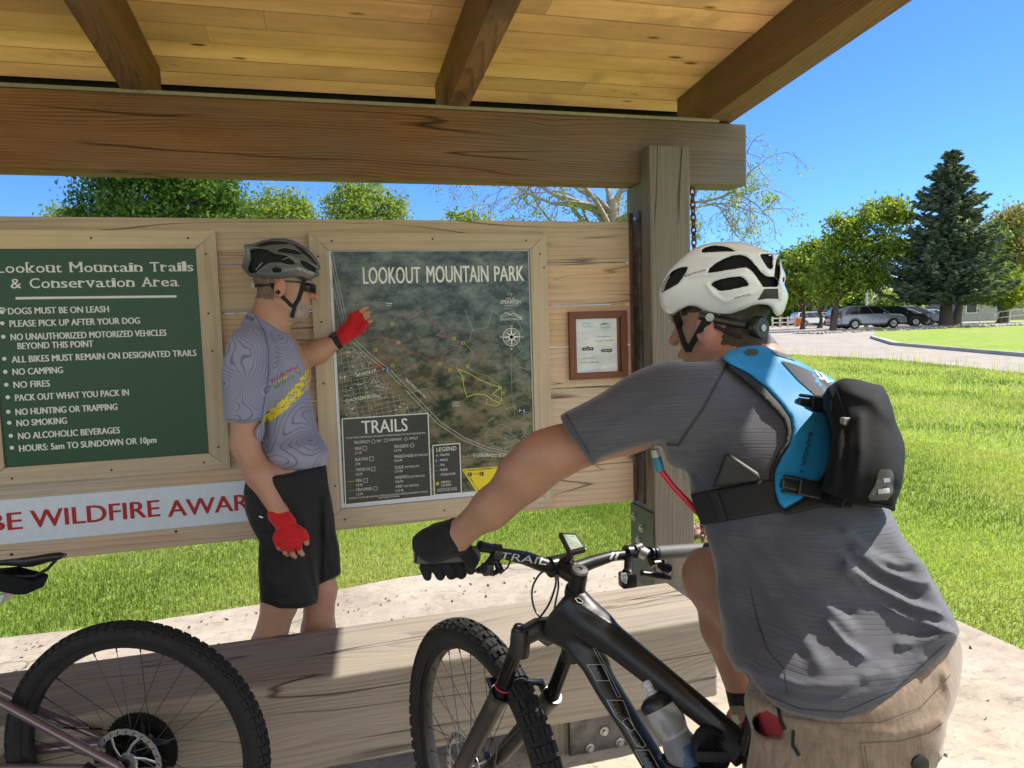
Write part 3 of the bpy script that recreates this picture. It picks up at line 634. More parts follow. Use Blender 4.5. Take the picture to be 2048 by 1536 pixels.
# legend boxes
def legend(q):
    S.quad('legend_panel', q, .0006); S.line('legend_border_marking', q, .0042, .0009, close=True)
Zs = lambda x, y: (660 + x * 340 / 2048, 800 + y * 240 / 1446)
legend([Zs(145, 228), Zs(1180, 160), Zs(1218, 1158), Zs(190, 1260)]); legend([Zs(1238, 548), Zs(1562, 522), Zs(1583, 1118), Zs(1258, 1145)])
lt = lambda s, a, b, c, bold=.0: S.text('lettering', s, Zs(*a), Zs(*b), c, bold, 0, .0012)
lt("TRAILS", (385, 405), (935, 372), 27, .012)
lt("TWO WAY TRAFFIC IS PERMITTED ON ALL TRAILS. BICYCLISTS TRAVELING DOWNHILL SHOULD YIELD TO BIKES HEADED UPHILL.", (195, 470), (1155, 403), 3.4)
lt("TRAIL DIFFICULTY:", (290, 528), (482, 515), 6); lt("- EASY", (550, 508), (620, 502), 5); lt("- INTERMEDIATE", (698, 495), (862, 484), 5); lt("- DIFFICULT", (945, 477), (1060, 470), 5)
for s, mi_, a, b in (("RIDGE", "2.1 MI", (302, 602), (378, 597)), ("BLUE STAKE", "2 MI", (305, 735), (458, 722)), ("TWISTED FUN", "2.6 MI", (312, 858), (480, 846)), ("MESA", "1.8 MI", (315, 988), (388, 983)), ("PONY EXPRESS", "1.2 MI", (320, 1098), (508, 1085))):
    lt(s, a, b, 6.0); lt(mi_, (a[0], a[1] + 52), (a[0] + 22 + 9 * len(mi_), a[1] + 48), 5.4)
    if s != "PONY EXPRESS":
        bx, by = b[0] + 40, b[1] - 15; S.line('lettering', [Zs(bx - 22, by - 22), Zs(bx + 22, by - 24), Zs(bx + 23, by + 22), Zs(bx - 21, by + 24)], .0014, .0012, close=True)
    else: S.disc('lettering', Zs(b[0] + 40, b[1] - 20), .0092, .0012, 18, .0078)
for s, f_, mi_, a, b in (("TECH ESSENCE", "", "1.5 MI", (772, 578), (945, 567)), ("MINNESOTA RIDGE", "(FOOT TRAFFIC ONLY)", "0.44 MI", (775, 700), (1000, 683)), ("OC BLUE*", "(FOOT TRAFFIC ONLY)", "1.74 MI", (780, 830), (892, 822)), ("HOMESTRETCH", "(FOOT TRAFFIC ONLY)", "0.26 MI", (785, 952), (960, 938)), ("A-WAY*", "(FOOT TRAFFIC ONLY)", "0.12 MI", (790, 1060), (885, 1052))):
    lt(s, a, b, 6.0); lt(mi_, (a[0] + 2, a[1] + 46), (a[0] + 30 + 9 * len(mi_), a[1] + 42), 5.2)
    if f_: lt(f_, (b[0] + 12, b[1] - 3), (b[0] + 182, b[1] - 16), 4.2); S.line('dash_marking', [Zs(a[0] - 100, a[1] - 5), Zs(a[0] - 28, a[1] - 10)], .0014, .0012)
    else: S.line('dash_marking', [Zs(662, 575), Zs(745, 570)], .003, .0012); S.line('lettering', [Zs(988, 518), Zs(1016, 546), Zs(990, 575), Zs(962, 549)], .0014, .0012, close=True)
S.disc('lettering', Zs(522, 500), .0082, .0012, 18, .007); S.line('lettering', [Zs(652, 470), Zs(690, 467), Zs(691, 502), Zs(653, 505)], .0012, .0012, close=True); S.line('lettering', [Zs(912, 446), Zs(936, 468), Zs(913, 492), Zs(890, 470)], .0012, .0012, close=True)
for c_, y in (('red_trail_marking', 598), ('blue_trail_marking', 728), ('red_trail_marking', 858), ('yellow_trail_marking', 985), ('olive_trail_marking', 1095)): S.line(c_, [Zs(205 + (y - 598) * .02, y), Zs(290 + (y - 598) * .02, y - 8)], .0016, .0012)
lt("* PORTIONS OF THIS TRAIL ARE UNMAINTAINED. THE TRAIL MAY BE OVERGROWN, UNMARKED, AND/OR DIFFICULT TO FOLLOW.", (222, 1198), (1182, 1110), 3.4); lt("PLEASE PROCEED WITH CAUTION.", (585, 1190), (840, 1165), 3.2)
lt("LEGEND", (1283, 620), (1523, 605), 8.5, .008)
for s, a, b in (("- TRAILHEAD", (1310, 676), (1440, 668)), ("- PARKING", (1312, 738), (1418, 732)), ("- TRAIL", (1314, 796), (1385, 792)), ("- MILEAGE", (1316, 856), (1416, 849)), ("- POTABLE WATER", (1325, 912), (1512, 900)), ("EMERGENCY", (1338, 1004), (1455, 996)), ("LOCATIONS*", (1340, 1044), (1462, 1034)), ("*IN CASE OF EMERGENCY DIAL 911 AND USE THE", (1295, 1083), (1525, 1064), ), ("EMERGENCY LOCATION NEAREST YOUR POSITION", (1290, 1103), (1530, 1084))):
    lt(s, a, b, 2.6 if len(s) > 25 else 4.8)
S.disc('blue_marking', Zs(1283, 732), .0075, .001, 14); S.line('lettering', [Zs(1280, 720), Zs(1280, 745)], .0018, .0013); S.quad('black_marking', [Zs(1268, 652), Zs(1300, 650), Zs(1301, 684), Zs(1269, 686)], .0009); S.line('lettering', [Zs(1290, 656), Zs(1291, 682)], .002, .0013); S.line('lettering', [Zs(1275, 670), Zs(1290, 668)], .002, .0013)
S.quad('yellow_marking', [Zs(1277, 992), Zs(1312, 989), Zs(1313, 1022), Zs(1278, 1025)], .001); S.line('black_marking', [Zs(1287, 1000), Zs(1304, 998), Zs(1304, 1014), Zs(1288, 1016)], .0012, .0013, close=True)
S.line('blue_marking', [Zs(1268, 905), Zs(1290, 895), Zs(1312, 900), Zs(1318, 912)], .003, .0012); S.line('green_marking', [Zs(1270, 850), Zs(1272, 860)], .002, .0012); S.line('green_marking', [Zs(1296, 848), Zs(1297, 858)], .002, .0012); S.line('olive_trail_marking', [Zs(1265, 795), Zs(1302, 791)], .0014, .0012)
# yellow trail courtesy triangle
S.quad('yellow_marking', [Zs(1592, 842), Zs(1606, 830), Zs(2030, 800), Zs(2056, 826), Zs(1850, 1180), Zs(1806, 1172)], .0006)
S.line('black_marking', [Zs(1612, 846), Zs(2030, 816), Zs(1832, 1150)], .0016, .0009, close=True); S.text('black_marking', "TRAIL COURTESY", Zs(1650, 860), Zs(1960, 836), 4, .0, 0, .001)
for a, b in ((1658, 875), (1800, 868)): S.quad('black_marking', [Zs(a, b), Zs(a + 48, b - 3), Zs(a + 50, b + 44), Zs(a + 2, b + 47)], .001); S.disc('yellow_marking', Zs(a + 22, b + 10), .0024, .0013, 8); S.line('yellow_marking', [Zs(a + 22, b + 15), Zs(a + 18, b + 28), Zs(a + 30, b + 40)], .002, .0013); S.line('yellow_marking', [Zs(a + 18, b + 28), Zs(a + 10, b + 40)], .002, .0013)
S.line('black_marking', [Zs(1716, 893), Zs(1785, 888)], .002, .001); S.quad('black_marking', [Zs(1775, 880), Zs(1792, 887), Zs(1776, 897)], .001); S.line('black_marking', [Zs(1690, 935), Zs(1720, 985)], .0022, .001)
S.build({'lettering': M_WHITE, 'street_marking': paint('pale_street_print', (.30, .31, .29)), 'highway_marking': paint('highway_print', (.33, .35, .34)), 'roof_marking': paint('roof_print', (.55, .56, .55)), 'tree_marking': paint('tree_print', (.018, .028, .018)),
         'pink_trail_marking': paint('pink_print', (.42, .12, .30)), 'red_trail_marking': paint('red_trail_print', (.36, .06, .07)), 'blue_trail_marking': paint('blue_trail_print', (.03, .06, .22)), 'black_trail_marking': paint('black_print', (.012, .012, .012)), 'yellow_trail_marking': paint('yellow_trail_print', (.62, .62, .08)), 'olive_trail_marking': paint('olive_print', (.26, .38, .14)),
         'black_marking': paint('black_print', (.012, .012, .012)), 'blue_marking': paint('blue_print', (.03, .07, .30)), 'red_marking': paint('red_mark_print', (.5, .05, .05)), 'green_marking': paint('green_print', (.2, .5, .3)), 'yellow_marking': paint('yellow_print', (.72, .60, .02)), 'legend_panel': paint('legend_print', (.042, .046, .050), .3), 'legend_border_marking': M_WHITE, 'dash_marking': paint('black_print', (.012, .012, .012))}, ms)
screws(ms, [(663, 482), (865, 478), (1052, 481), (1080, 508), (1088, 535), (636, 513), (643, 644), (647, 767), (670, 972), (690, 1039), (889, 1021), (1069, 998)], YF)

# ---------------------------------------------------------------- small notice
Yn = 2.978
ns = thing('notice_frame', (1.12, 2.98, 1.25), 'small laminated notice in a reddish brown frame right of the map', 'notice')
k = 160 / 1536; Q = lambda x, y: (1120 + x * k, 610 + y * k)
a, b, c, d = PY(*Q(175, 130), Yn), PY(*Q(1303, 95), Yn), PY(*Q(1308, 1370), Yn), PY(*Q(205, 1465), Yn)
e, f, g, h = PY(*Q(310, 270), Yn), PY(*Q(1180, 240), Yn), PY(*Q(1180, 1275), Yn), PY(*Q(330, 1310), Yn)
ol = ((a[0] + d[0]) / 2, (c[2] + d[2]) / 2, (b[0] + c[0]) / 2, (a[2] + b[2]) / 2); il = ((e[0] + h[0]) / 2, (g[2] + h[2]) / 2, (f[0] + g[0]) / 2, (e[2] + f[2]) / 2)
M_BRN = wood('brown_frame_wood', (0.19, 0.082, 0.055), (0.12, 0.05, 0.033), 0, 30, contrast=.3, bump=.08, knots=0); M_BRNV = wood('brown_frame_wood_upright', (0.19, 0.082, 0.055), (0.12, 0.05, 0.033), 2, 30, contrast=.3, bump=.08, knots=0)
frame(ns, ol, il, Yn, WY - .001, (M_BRN, M_BRNV))
n_ = NT('laminated_paper'); o_ = n_.obj(); n_.base(n_.ramp(n_.noise(o_, 14, 4), [(.35, (.50, .56, .62)), (.65, (.66, .68, .70))])); n_.b.inputs['Roughness'].default_value = .18; n_.bump(n_.noise(n_.map(o_, (1, 1, 3)), 7, 2), .5, .02)
m = MB(); m.box((il[0] + .0008, Yn + .013, il[1] + .0008), (il[2] - .016, Yn + .0145, il[3] - .0008)); m.build('paper', n_.m, ns)
m = MB(); m.box((il[2] - .0155, Yn + .016, il[1] + .0008), (il[2] - .0008, Yn + .0175, il[3] - .0008)); m.build('backing', M_BRN, ns)
S = Sheet(Yn + .0122); nt_ = lambda s, a, b, c: S.text('lettering', s, Q(*a), Q(*b), c, .0)
nt_("Link to Lookout", (705, 620), (975, 612), 2.9); nt_("Mountain Trail Map", (672, 700), (1020, 690), 2.9); nt_("Link to Lookout", (425, 1038), (700, 1028), 2.9); nt_("Mountain Webpage", (393, 1118), (748, 1104), 2.9)
S.quad('label_box_marking', [Q(425, 820), Q(640, 810), Q(642, 868), Q(428, 878)]); S.quad('label_box_marking', [Q(788, 850), Q(1000, 840), Q(1002, 898), Q(790, 906)]); S.quad('label_box_marking', [Q(510, 815), Q(535, 788), Q(560, 812)]); S.quad('label_box_marking', [Q(930, 900), Q(965, 898), Q(948, 922)])
S.text('small_lettering', "SCAN ME", Q(455, 858), Q(612, 850), 2.4, 0, 0, .0004); S.text('small_lettering', "SCAN ME", Q(818, 888), Q(970, 880), 2.4, 0, 0, .0004)
S.quad('logo_marking', [Q(762, 388), Q(800, 352), Q(860, 338), Q(915, 352), Q(958, 380), Q(880, 372)]); S.text('logo_marking', "SPEARFISH", Q(770, 440), Q(950, 434), 2.6); S.line('logo_marking', [Q(790, 458), Q(930, 450)], .0008)
S.line('logo_marking', [Q(415, 410), Q(440, 380), Q(470, 430), Q(520, 400), Q(560, 402), Q(595, 432)], .0012); S.text('logo_marking', "BLACK HILLS", Q(440, 366), Q(580, 356), 2.0)
S.build({'lettering': paint('grey_ink', (.09, .10, .12)), 'label_box_marking': paint('dark_ink', (.02, .03, .035)), 'small_lettering': M_WHITE, 'logo_marking': paint('teal_ink', (.10, .20, .22))}, ns)
# ================================================================== vegetation
def leaf_mat(name, dark, mid, lite, trans=0.45, rough=0.55):
    n = NT(name); r = n.rnd(); f = n.noise(n.obj(), 0.9, 3)
    c = n.ramp(n.math('ADD', n.math('MULTIPLY', r, 0.75), n.math('MULTIPLY', f, 0.25)), [(0.12, dark), (0.5, mid), (0.9, lite)])
    n.base(c); n.b.inputs['Roughness'].default_value = rough; n.b.inputs['Specular IOR Level'].default_value = 0.3
    tr = n.n('BsdfTranslucent'); hs = n.mix(1.0, c, (1.7, 1.55, 0.55), 'MULTIPLY'); n.l(hs, tr.inputs[0]); mx = n.n('MixShader'); mx.inputs[0].default_value = trans
    n.l(n.b.outputs[0], mx.inputs[1]); n.l(tr.outputs[0], mx.inputs[2]); n.l(mx.outputs[0], n.out.inputs[0]); return n.m
M_LEAF_DK = leaf_mat('maple_leaves', (.030, .07, .014), (.065, .135, .026), (.14, .22, .045), .42)
M_LEAF_MD = leaf_mat('ash_leaves', (.06, .11, .018), (.15, .23, .035), (.29, .33, .06), .5)
M_LEAF_LT = leaf_mat('poplar_leaves', (.08, .14, .03), (.17, .25, .06), (.28, .34, .10), .5)
M_LEAF_RD = leaf_mat('turning_leaves', (.11, .14, .04), (.19, .19, .07), (.26, .26, .11), .4)
M_NEEDLE = leaf_mat('spruce_needles', (.06, .092, .072), (.12, .165, .13), (.24, .29, .24), .28)
M_BARK = plain('bark', (.085, .062, .048), .9, 0, .4, 9, .6, bscale=30)
M_DEADW = plain('dead_wood', (.23, .20, .17), .9, 0, .35, 14, .4)

def rand_unit(n):
    v = RNG.normal(size=(n, 3)); return v / np.linalg.norm(v, axis=1, keepdims=True)
def leaves_mesh(name, cen, size, droop=0.3, aspect=0.5):
    """one small folded leaf (two triangles... a kite) per centre"""
    n = len(cen); d = rand_unit(n); d[:, 2] -= droop; d /= np.linalg.norm(d, axis=1, keepdims=True)
    s = np.cross(d, rand_unit(n)); s /= np.linalg.norm(s, axis=1, keepdims=True); nn_ = np.cross(d, s); sz = (size * RNG.uniform(.6, 1.3, n))[:, None]
    a = cen - d * sz * .5; b = cen + s * sz * aspect * .5 + nn_ * sz * .10; c = cen + d * sz * .5; e = cen - s * sz * aspect * .5 + nn_ * sz * .10
    v = np.stack([a, b, c, e], 1).reshape(-1, 3); f = np.arange(4 * n).reshape(-1, 4)
    return np_mesh(name, v, f, RNG.beta(2, 2, n))
def clumps(blobs, per, leaf_n, spread):
    """leaf centres: blobs (centre, radius) -> clump points near the shell -> leaves"""
    out = []
    for c, r in blobs:
        k = max(4, int(per)); u = rand_unit(k); rr = r * RNG.uniform(.25, 1.0, k) ** .45; q = np.asarray(c) + u * rr[:, None] * np.array([1, 1, .85])
        for p in q:
            m = int(leaf_n * RNG.uniform(.5, 1.5)); out.append(p + RNG.normal(size=(m, 3)) * spread * RNG.uniform(.6, 1.3) * np.array([1, 1, .7]))
    return np.concatenate(out)
def trunk_mb(base, top, r0, limbs, seg=8):
    m = MB(); b, t = np.asarray(base, float), np.asarray(top, float); pts = [b + (t - b) * k + np.array([math.sin(k * 5) * r0 * .5, math.cos(k * 4) * r0 * .4, 0]) for k in np.linspace(0, 1, 6)]
    m.tube(pts, [r0 * (1.35 if i == 0 else 1 - .13 * i) for i in range(6)], seg)
    for l in limbs:
        l = np.asarray(l, float); h = float(RNG.uniform(.35, .9)); s = b + (t - b) * h; mid = (s + l) / 2 + np.array([0, 0, -.08]) * np.linalg.norm(l - s)
        m.tube([s, mid, l], [r0 * .5, r0 * .32, r0 * .08], 6)
    return m
def broad_tree(base, label, blobs_px, mat, d, per=26, leaf_n=26, leaf=.2, spread=.3, r0=.2, depthj=1.6, droop=.35, bark=None, kind='tree', group=None, htop=.6):
    """blobs_px: (px, py, radius px) of foliage masses at depth d"""
    blobs = []; mpp = d / FPX
    for (x, y, r) in blobs_px:
        for dz in ((0,) if r * mpp < .8 else (-.55, 0, .55)):
            blobs.append((P(x + RNG.uniform(-.12, .12) * r, y + RNG.uniform(-.12, .12) * r, d + dz * r * mpp * depthj + RNG.uniform(-.2, .2)), r * mpp * (1 if dz == 0 else .82)))
    b = np.array([base[0], base[1], float(terr(base[0], base[1])) - .05]); t = thing(kind, b, label, 'tree', group)
    cen = np.mean([q[0] for q in blobs], 0); zt = max(q[0][2] for q in blobs)
    top = np.array([b[0] + (cen[0] - b[0]) * .2, b[1] + (cen[1] - b[1]) * .2, b[2] + (zt - b[2]) * htop])
    tm = trunk_mb(b, top, r0, [q[0] for q in blobs[::2]]); tm.build('trunk', bark or M_BARK, t, sm=60)
    link('crown', leaves_mesh('crown', clumps(blobs, per, leaf_n, spread), leaf, droop), mat, t); return t
G = lambda px, d: (P(px, 640, d)[0], P(px, 640, d)[1])

# ---- trees seen over the plank wall
broad_tree(G(335, 24), 'dense dark green maple rising behind the left end of the plank wall', [(190, 400, 46), (240, 350, 60), (300, 320, 75), (370, 330, 70), (430, 385, 52), (330, 420, 70), (460, 425, 30), (250, 440, 60), (420, 460, 60), (165, 440, 26), (320, 250, 70), (390, 270, 50), (200, 480, 60), (330, 500, 80)], M_LEAF_DK, 24, 44, 26, .17, .26, .22, htop=.7)
broad_tree(G(120, 34), 'small pale green treetop peeking over the wall left of the dark maple', [(125, 428, 20), (145, 440, 20), (110, 445, 16), (130, 470, 25)], M_LEAF_LT, 34, 16, 20, .2, .3, .12, htop=.7)
broad_tree(G(545, 40), 'pale grey green tree right of the dark maple above the standing man', [(500, 412, 24), (545, 402, 26), (585, 400, 26), (565, 430, 40), (610, 430, 18), (520, 440, 34), (560, 470, 50)], M_LEAF_LT, 40, 22, 22, .22, .36, .2, htop=.8)
broad_tree(G(730, 38), 'light green poplar standing above the map board', [(670, 405, 22), (700, 385, 22), (735, 378, 20), (765, 410, 24), (790, 415, 22), (725, 415, 36), (690, 435, 34), (780, 440, 34), (730, 465, 50)], M_LEAF_LT, 38, 22, 22, .22, .34, .2, htop=.8)
broad_tree(G(930, 52), 'low distant treetop between the poplar and the half dead tree', [(905, 440, 14), (935, 434, 14), (960, 440, 14), (930, 455, 26)], M_LEAF_MD, 52, 14, 18, .3, .4, .16, htop=.8)

def bare_tree():
    d = 21.0; gx_, gy_ = G(1235, d); b = np.array([gx_, gy_, float(terr(gx_, gy_)) - .05])
    t = thing('half_dead_tree', b, 'half dead tree with tangled bare grey branches behind the top of the post', 'tree'); m = MB(); tips = []
    def grow(p, dr, L, r, lev):
        pts = [p]; dd = dr.copy(); k = 4
        for i in range(k):
            dd = dd + RNG.normal(size=3) * .16 + np.array([0, 0, (-.10 if lev >= 3 else .03)]); dd /= np.linalg.norm(dd); pts.append(pts[-1] + dd * L / k)
        m.tube(pts, list(np.linspace(r, r * .55, k + 1)), 7 if lev < 2 else 4, caps=False)
        if lev >= 3: tips.append((pts[-1], lev)); tips.append((pts[2], lev))
        if lev < 5:
            for j in range(3 if lev < 3 else int(RNG.integers(3, 5))):
                i = int(RNG.integers(2, k + 1)) if j else k
                nd = dd + rand_unit(1)[0] * (.75 if lev < 3 else .95); nd /= np.linalg.norm(nd); grow(pts[i], nd, L * RNG.uniform(.58, .82), max(r * .55, .006), lev + 1)
    top = P(1225, 400, d)
    m.tube([b, b + (top - b) * .35 + np.array([.1, 0, 0]), b + (top - b) * .7, top], [.30, .24, .20, .13], 10)
    for px, py, L in ((1010, 345, 1.6), (1060, 300, 1.6), (1120, 290, 1.7), (1180, 270, 1.8), (1250, 300, 1.6), (1330, 350, 1.7), (1420, 395, 1.5), (1470, 400, 1.4), (1000, 385, 1.4), (1100, 340, 1.4), (1205, 320, 1.4), (1270, 350, 1.3), (1030, 410, 1.2), (1290, 380, 1.4), (1400, 420, 1.6), (1130, 380, 1.3), (1060, 380, 1.2), (1450, 410, 1.5), (1160, 350, 1.2)):
        s = b + (top - b) * RNG.uniform(.6, .97); e = P(px, py, d + RNG.uniform(-1.5, 1.5)); dr = e - s; dist = np.linalg.norm(dr); dr /= dist
        mid = s + dr * dist * .55; m.tube([s, s + dr * dist * .3 + np.array([0, 0, .12]), mid], [.10, .075, .05], 6); grow(mid, dr, dist * .5, .045, 2)
    m.build('trunk', M_DEADW, t, sm=60)
    cen = []
    for p, lev in tips:
        if lev >= 4 and RNG.random() < .17: cen.append(p + RNG.normal(size=(16, 3)) * .13)
    for px, py, r, k in ((1515, 385, 26, 16), (1470, 395, 20, 8), (1535, 400, 18, 8), (1500, 360, 26, 14), (1465, 445, 14, 6), (1410, 385, 25, 9), (1395, 470, 16, 6), (1080, 420, 34, 14), (1030, 440, 22, 9), (1180, 430, 40, 14), (1260, 410, 24, 9), (1140, 405, 26, 8), (1430, 350, 30, 10), (1395, 440, 12, 6)):
        for _ in range(k):
            q = P(px + RNG.normal() * r * .6, py + RNG.normal() * r * .5, d + RNG.uniform(-.6, .6)); cen.append(q + RNG.normal(size=(18, 3)) * np.array([.11, .11, .09]))
    link('crown', leaves_mesh('crown', np.concatenate(cen), .12, .5, .32), M_LEAF_LT, t)
bare_tree()

# ---- trees beyond the lawn
def plume_tree(base_px, d, label, blobs, **k): return broad_tree(G(base_px, d), label, [(x, y - (12 if y > 560 else 0), r * .88) for x, y, r in blobs if y < 606], M_LEAF_MD, d, **k)
plume_tree(1667, 50, 'yellow green ash tree with a slim dark trunk beside the grey hatchback', [(1672, 440, 16), (1700, 455, 26), (1740, 432, 34), (1775, 420, 30), (1800, 440, 28), (1680, 480, 30), (1720, 490, 40), (1770, 480, 40), (1660, 520, 34), (1700, 540, 40), (1750, 535, 44), (1640, 560, 30), (1690, 575, 36), (1740, 570, 34), (1660, 600, 24), (1800, 500, 34)],
           per=11, leaf_n=30, leaf=.30, spread=.36, r0=.20, droop=.6, htop=.62)
plume_tree(1606, 58, 'rounder yellow green ash left of the slim dark trunk', [(1618, 490, 16), (1600, 520, 26), (1580, 545, 24), (1625, 530, 30), (1590, 575, 32), (1630, 580, 34), (1575, 605, 24), (1612, 612, 30), (1650, 610, 24), (1640, 500, 14)], per=11, leaf_n=28, leaf=.32, spread=.40, r0=.18, droop=.6, htop=.5)
plume_tree(1640, 64, 'small ash behind the two roadside ash trees', [(1640, 590, 26), (1660, 600, 24), (1625, 605, 20), (1700, 610, 22)], per=14, leaf_n=24, leaf=.36, spread=.5, r0=.2, droop=.5, htop=.5)
def spruce(px, d, top_py, rad_m, label, whorls=44):
    gx_, gy_ = G(px, d); b = np.array([gx_, gy_, float(terr(gx_, gy_)) - .05]); H = P(px + 20, top_py, d)[2] - b[2]
    t = thing('spruce_tree', b, label, 'tree'); m = MB(); m.tube([b, b + [0, 0, H * .12], b + [0.1, 0, H * .5], b + [.25, 0, H * .99]], [.46, .36, .22, .03], 12); cen = []; ax = []; 
    for i in range(whorls):
        h = .185 + .815 * (i / whorls) ** 1.05; R_ = rad_m * (1 - h) ** .72 * (1.0 if h > .2 else .82) * RNG.uniform(.62, 1.16) + .12; nb = int(9 + 5 * (1 - h))
        for j in range(nb):
            a = RNG.uniform(0, 2 * math.pi); R2 = R_ * RNG.uniform(.62, 1.12); z0 = b[2] + H * h; o = np.array([b[0] + .25 * h, b[1], z0]); dr = np.array([math.cos(a), math.sin(a), 0]); side = np.array([-dr[1], dr[0], 0])
            f = lambda s: o + dr * R2 * s + np.array([0, 0, R2 * (-.20 * s + (.26 * s * s))]) - np.array([0, 0, .10 * R2 * math.sin(s * 3.1)])
            m.tube([f(0), f(.5), f(1)], [.035 * (1 - h) + .012, .02, .006], 4, caps=False)
            for s in np.linspace(.22, 1.0, max(5, int(R2 * 5))):
                for _ in range(4):
                    c = f(s) + side * RNG.normal() * .26 * (1.12 - s) * R2 * .6 + np.array([0, 0, -abs(RNG.normal()) * .10]); cen.append(c); ax.append(dr * .8 + side * RNG.normal() * .7 + np.array([0, 0, RNG.normal() * .25 - .05]))
    m.build('trunk', M_BARK, t, sm=60); cen = np.array(cen); ax = np.array(ax); ax /= np.linalg.norm(ax, axis=1, keepdims=True); n = len(cen)
    s = np.cross(ax, rand_unit(n)); s /= np.linalg.norm(s, axis=1, keepdims=True); L = RNG.uniform(.28, .6, n)[:, None]; W = .10
    v = np.stack([cen - ax * L * .4, cen + s * W, cen + ax * L * .6, cen - s * W], 1).reshape(-1, 3); s2 = np.cross(ax, s); v2 = np.stack([cen - ax * L * .4, cen + s2 * W, cen + ax * L * .6, cen - s2 * W], 1).reshape(-1, 3)
    r_ = RNG.beta(2, 2.5, n); link('crown', np_mesh('crown', np.concatenate([v, v2]), np.arange(8 * n).reshape(-1, 4), np.concatenate([r_, r_])), M_NEEDLE, t)
spruce(1892, 48, 302, 4.7, 'tall dark blue green spruce standing on a stone ring beyond the road')
broad_tree(G(1912, 53), 'dark trunked tree tucked close behind the spruce', [(1935, 550, 34), (1960, 525, 30), (1975, 470, 22), (1955, 580, 26)], M_LEAF_DK, 53, 14, 26, .36, .45, .34, htop=.6)
broad_tree(G(2010, 62), 'reddish turning maple at the right edge beyond the spruce', [(2010, 450, 28), (2035, 440, 30), (2025, 490, 34), (2055, 500, 40), (2000, 500, 26), (2040, 540, 36)], M_LEAF_RD, 62, 20, 26, .36, .5, .3, htop=.6)
broad_tree(G(2000, 58), 'leafy green tree over the white railing', [(1990, 555, 30), (2025, 560, 32), (1985, 585, 22), (2015, 590, 24), (2050, 585, 32)], M_LEAF_MD, 58, 14, 24, .34, .45, .2, htop=.5)
broad_tree(G(1775, 76), 'small rounded tree in front of the low grey building', [(1770, 600, 18), (1785, 606, 16), (1800, 598, 16), (1815, 610, 16), (1765, 615, 14)], M_LEAF_LT, 76, 14, 22, .4, .5, .14, htop=.5)
broad_tree(G(1700, 80), 'dark tree in the gap left of the low grey building', [(1690, 590, 22), (1705, 605, 24), (1680, 610, 22), (1715, 585, 16)], M_LEAF_DK, 80, 14, 22, .45, .6, .2, htop=.5)
broad_tree(G(1560, 95), 'distant grey green tree behind the white helmet', [(1575, 520, 18), (1590, 515, 16), (1560, 540, 26), (1600, 545, 22), (1540, 560, 26)], M_LEAF_DK, 95, 16, 22, .5, .7, .3, htop=.6)

# distant wood closing the horizon
def treeline():
    cen = []
    for a in np.linspace(rad(-75), rad(88), 330):
        D = 150 + 25 * math.sin(a * 7) + RNG.uniform(-8, 8); h = 4.2 + 1.6 * math.sin(a * 11) + 1.2 * math.sin(a * 29) + RNG.uniform(0, 1.5); x, y = math.sin(a) * D, math.cos(a) * D
        for _ in range(9): cen.append(np.array([x, y, .7 + RNG.uniform(.2, 1) * h]) + RNG.normal(size=(16, 3)) * np.array([1.5, 1.5, .7]))
    tag(link('distant_wood', leaves_mesh('distant_wood', np.concatenate(cen), 1.3, 0, .8), M_LEAF_DK, loc=(0, 150, 0)), 'low dark line of far trees along the horizon', 'wood', kind='stuff')
treeline()

# ================================================================== grass
def blades(name, pts, h, wd, lean=.5):
    n = len(pts); a = RNG.uniform(0, 2 * math.pi, n); d = np.stack([np.cos(a), np.sin(a), np.zeros(n)], 1); s = np.stack([-d[:, 1], d[:, 0], np.zeros(n)], 1)
    hh = (h * RNG.uniform(.45, 1.35, n))[:, None]; ww = (wd * RNG.uniform(.6, 1.3, n))[:, None]; ln = (RNG.uniform(.1, 1.0, n) * lean)[:, None]; up = np.array([0, 0, 1.0])
    p0 = pts - s * ww * .5; p1 = pts + s * ww * .5; m0 = pts + up * hh * .6 + d * hh * ln * .4; p2 = m0 + s * ww * .4; p3 = m0 - s * ww * .4; tip = pts + up * hh * (1 - ln * .25) + d * hh * ln
    t0 = tip + s * ww * .06; t1 = tip - s * ww * .06
    v = np.stack([p0, p1, p2, p3, t0, t1], 1).reshape(-1, 3); k = np.arange(n)[:, None] * 6
    f = np.concatenate([k + [0, 1, 2, 3], k + [3, 2, 4, 5]]); r = np.clip(RNG.beta(2.2, 2.2, n) * .8 + .2 * np.sin(pts[:, 0] * 2.1 + np.sin(pts[:, 1] * 1.7)) , 0, 1)
    return np_mesh(name, v, f, np.concatenate([r, r]))
n_ = NT('grass_blades'); r_ = n_.rnd(); pt = n_.noise(n_.obj(), .5, 3)
c_ = n_.ramp(r_, [(0.05, (.07, .13, .016)), (0.40, (.21, .295, .06)), (0.75, (.35, .41, .115)), (0.95, (.46, .45, .19))]); c_ = n_.mix(n_.ramp(pt, [(.45, 0.0), (.72, .6)]), c_, (.44, .42, .19)); n_.base(c_); n_.b.inputs['Roughness'].default_value = .45; n_.b.inputs['Specular IOR Level'].default_value = .4
tr = n_.n('BsdfTranslucent'); n_.l(n_.mix(1.0, c_, (1.5, 1.45, .6), 'MULTIPLY'), tr.inputs[0]); mx = n_.n('MixShader'); mx.inputs[0].default_value = .45; n_.l(n_.b.outputs[0], mx.inputs[1]); n_.l(tr.outputs[0], mx.inputs[2]); n_.l(mx.outputs[0], n_.out.inputs[0]); M_GRASS = n_.m
def scatter(n, x0, x1, y0, y1): return np.stack([RNG.uniform(x0, x1, n), RNG.uniform(y0, y1, n)], 1)
padx = [q[0] for q in edge[4:]][::-1]; pady = [q[1] for q in edge[4:]][::-1]
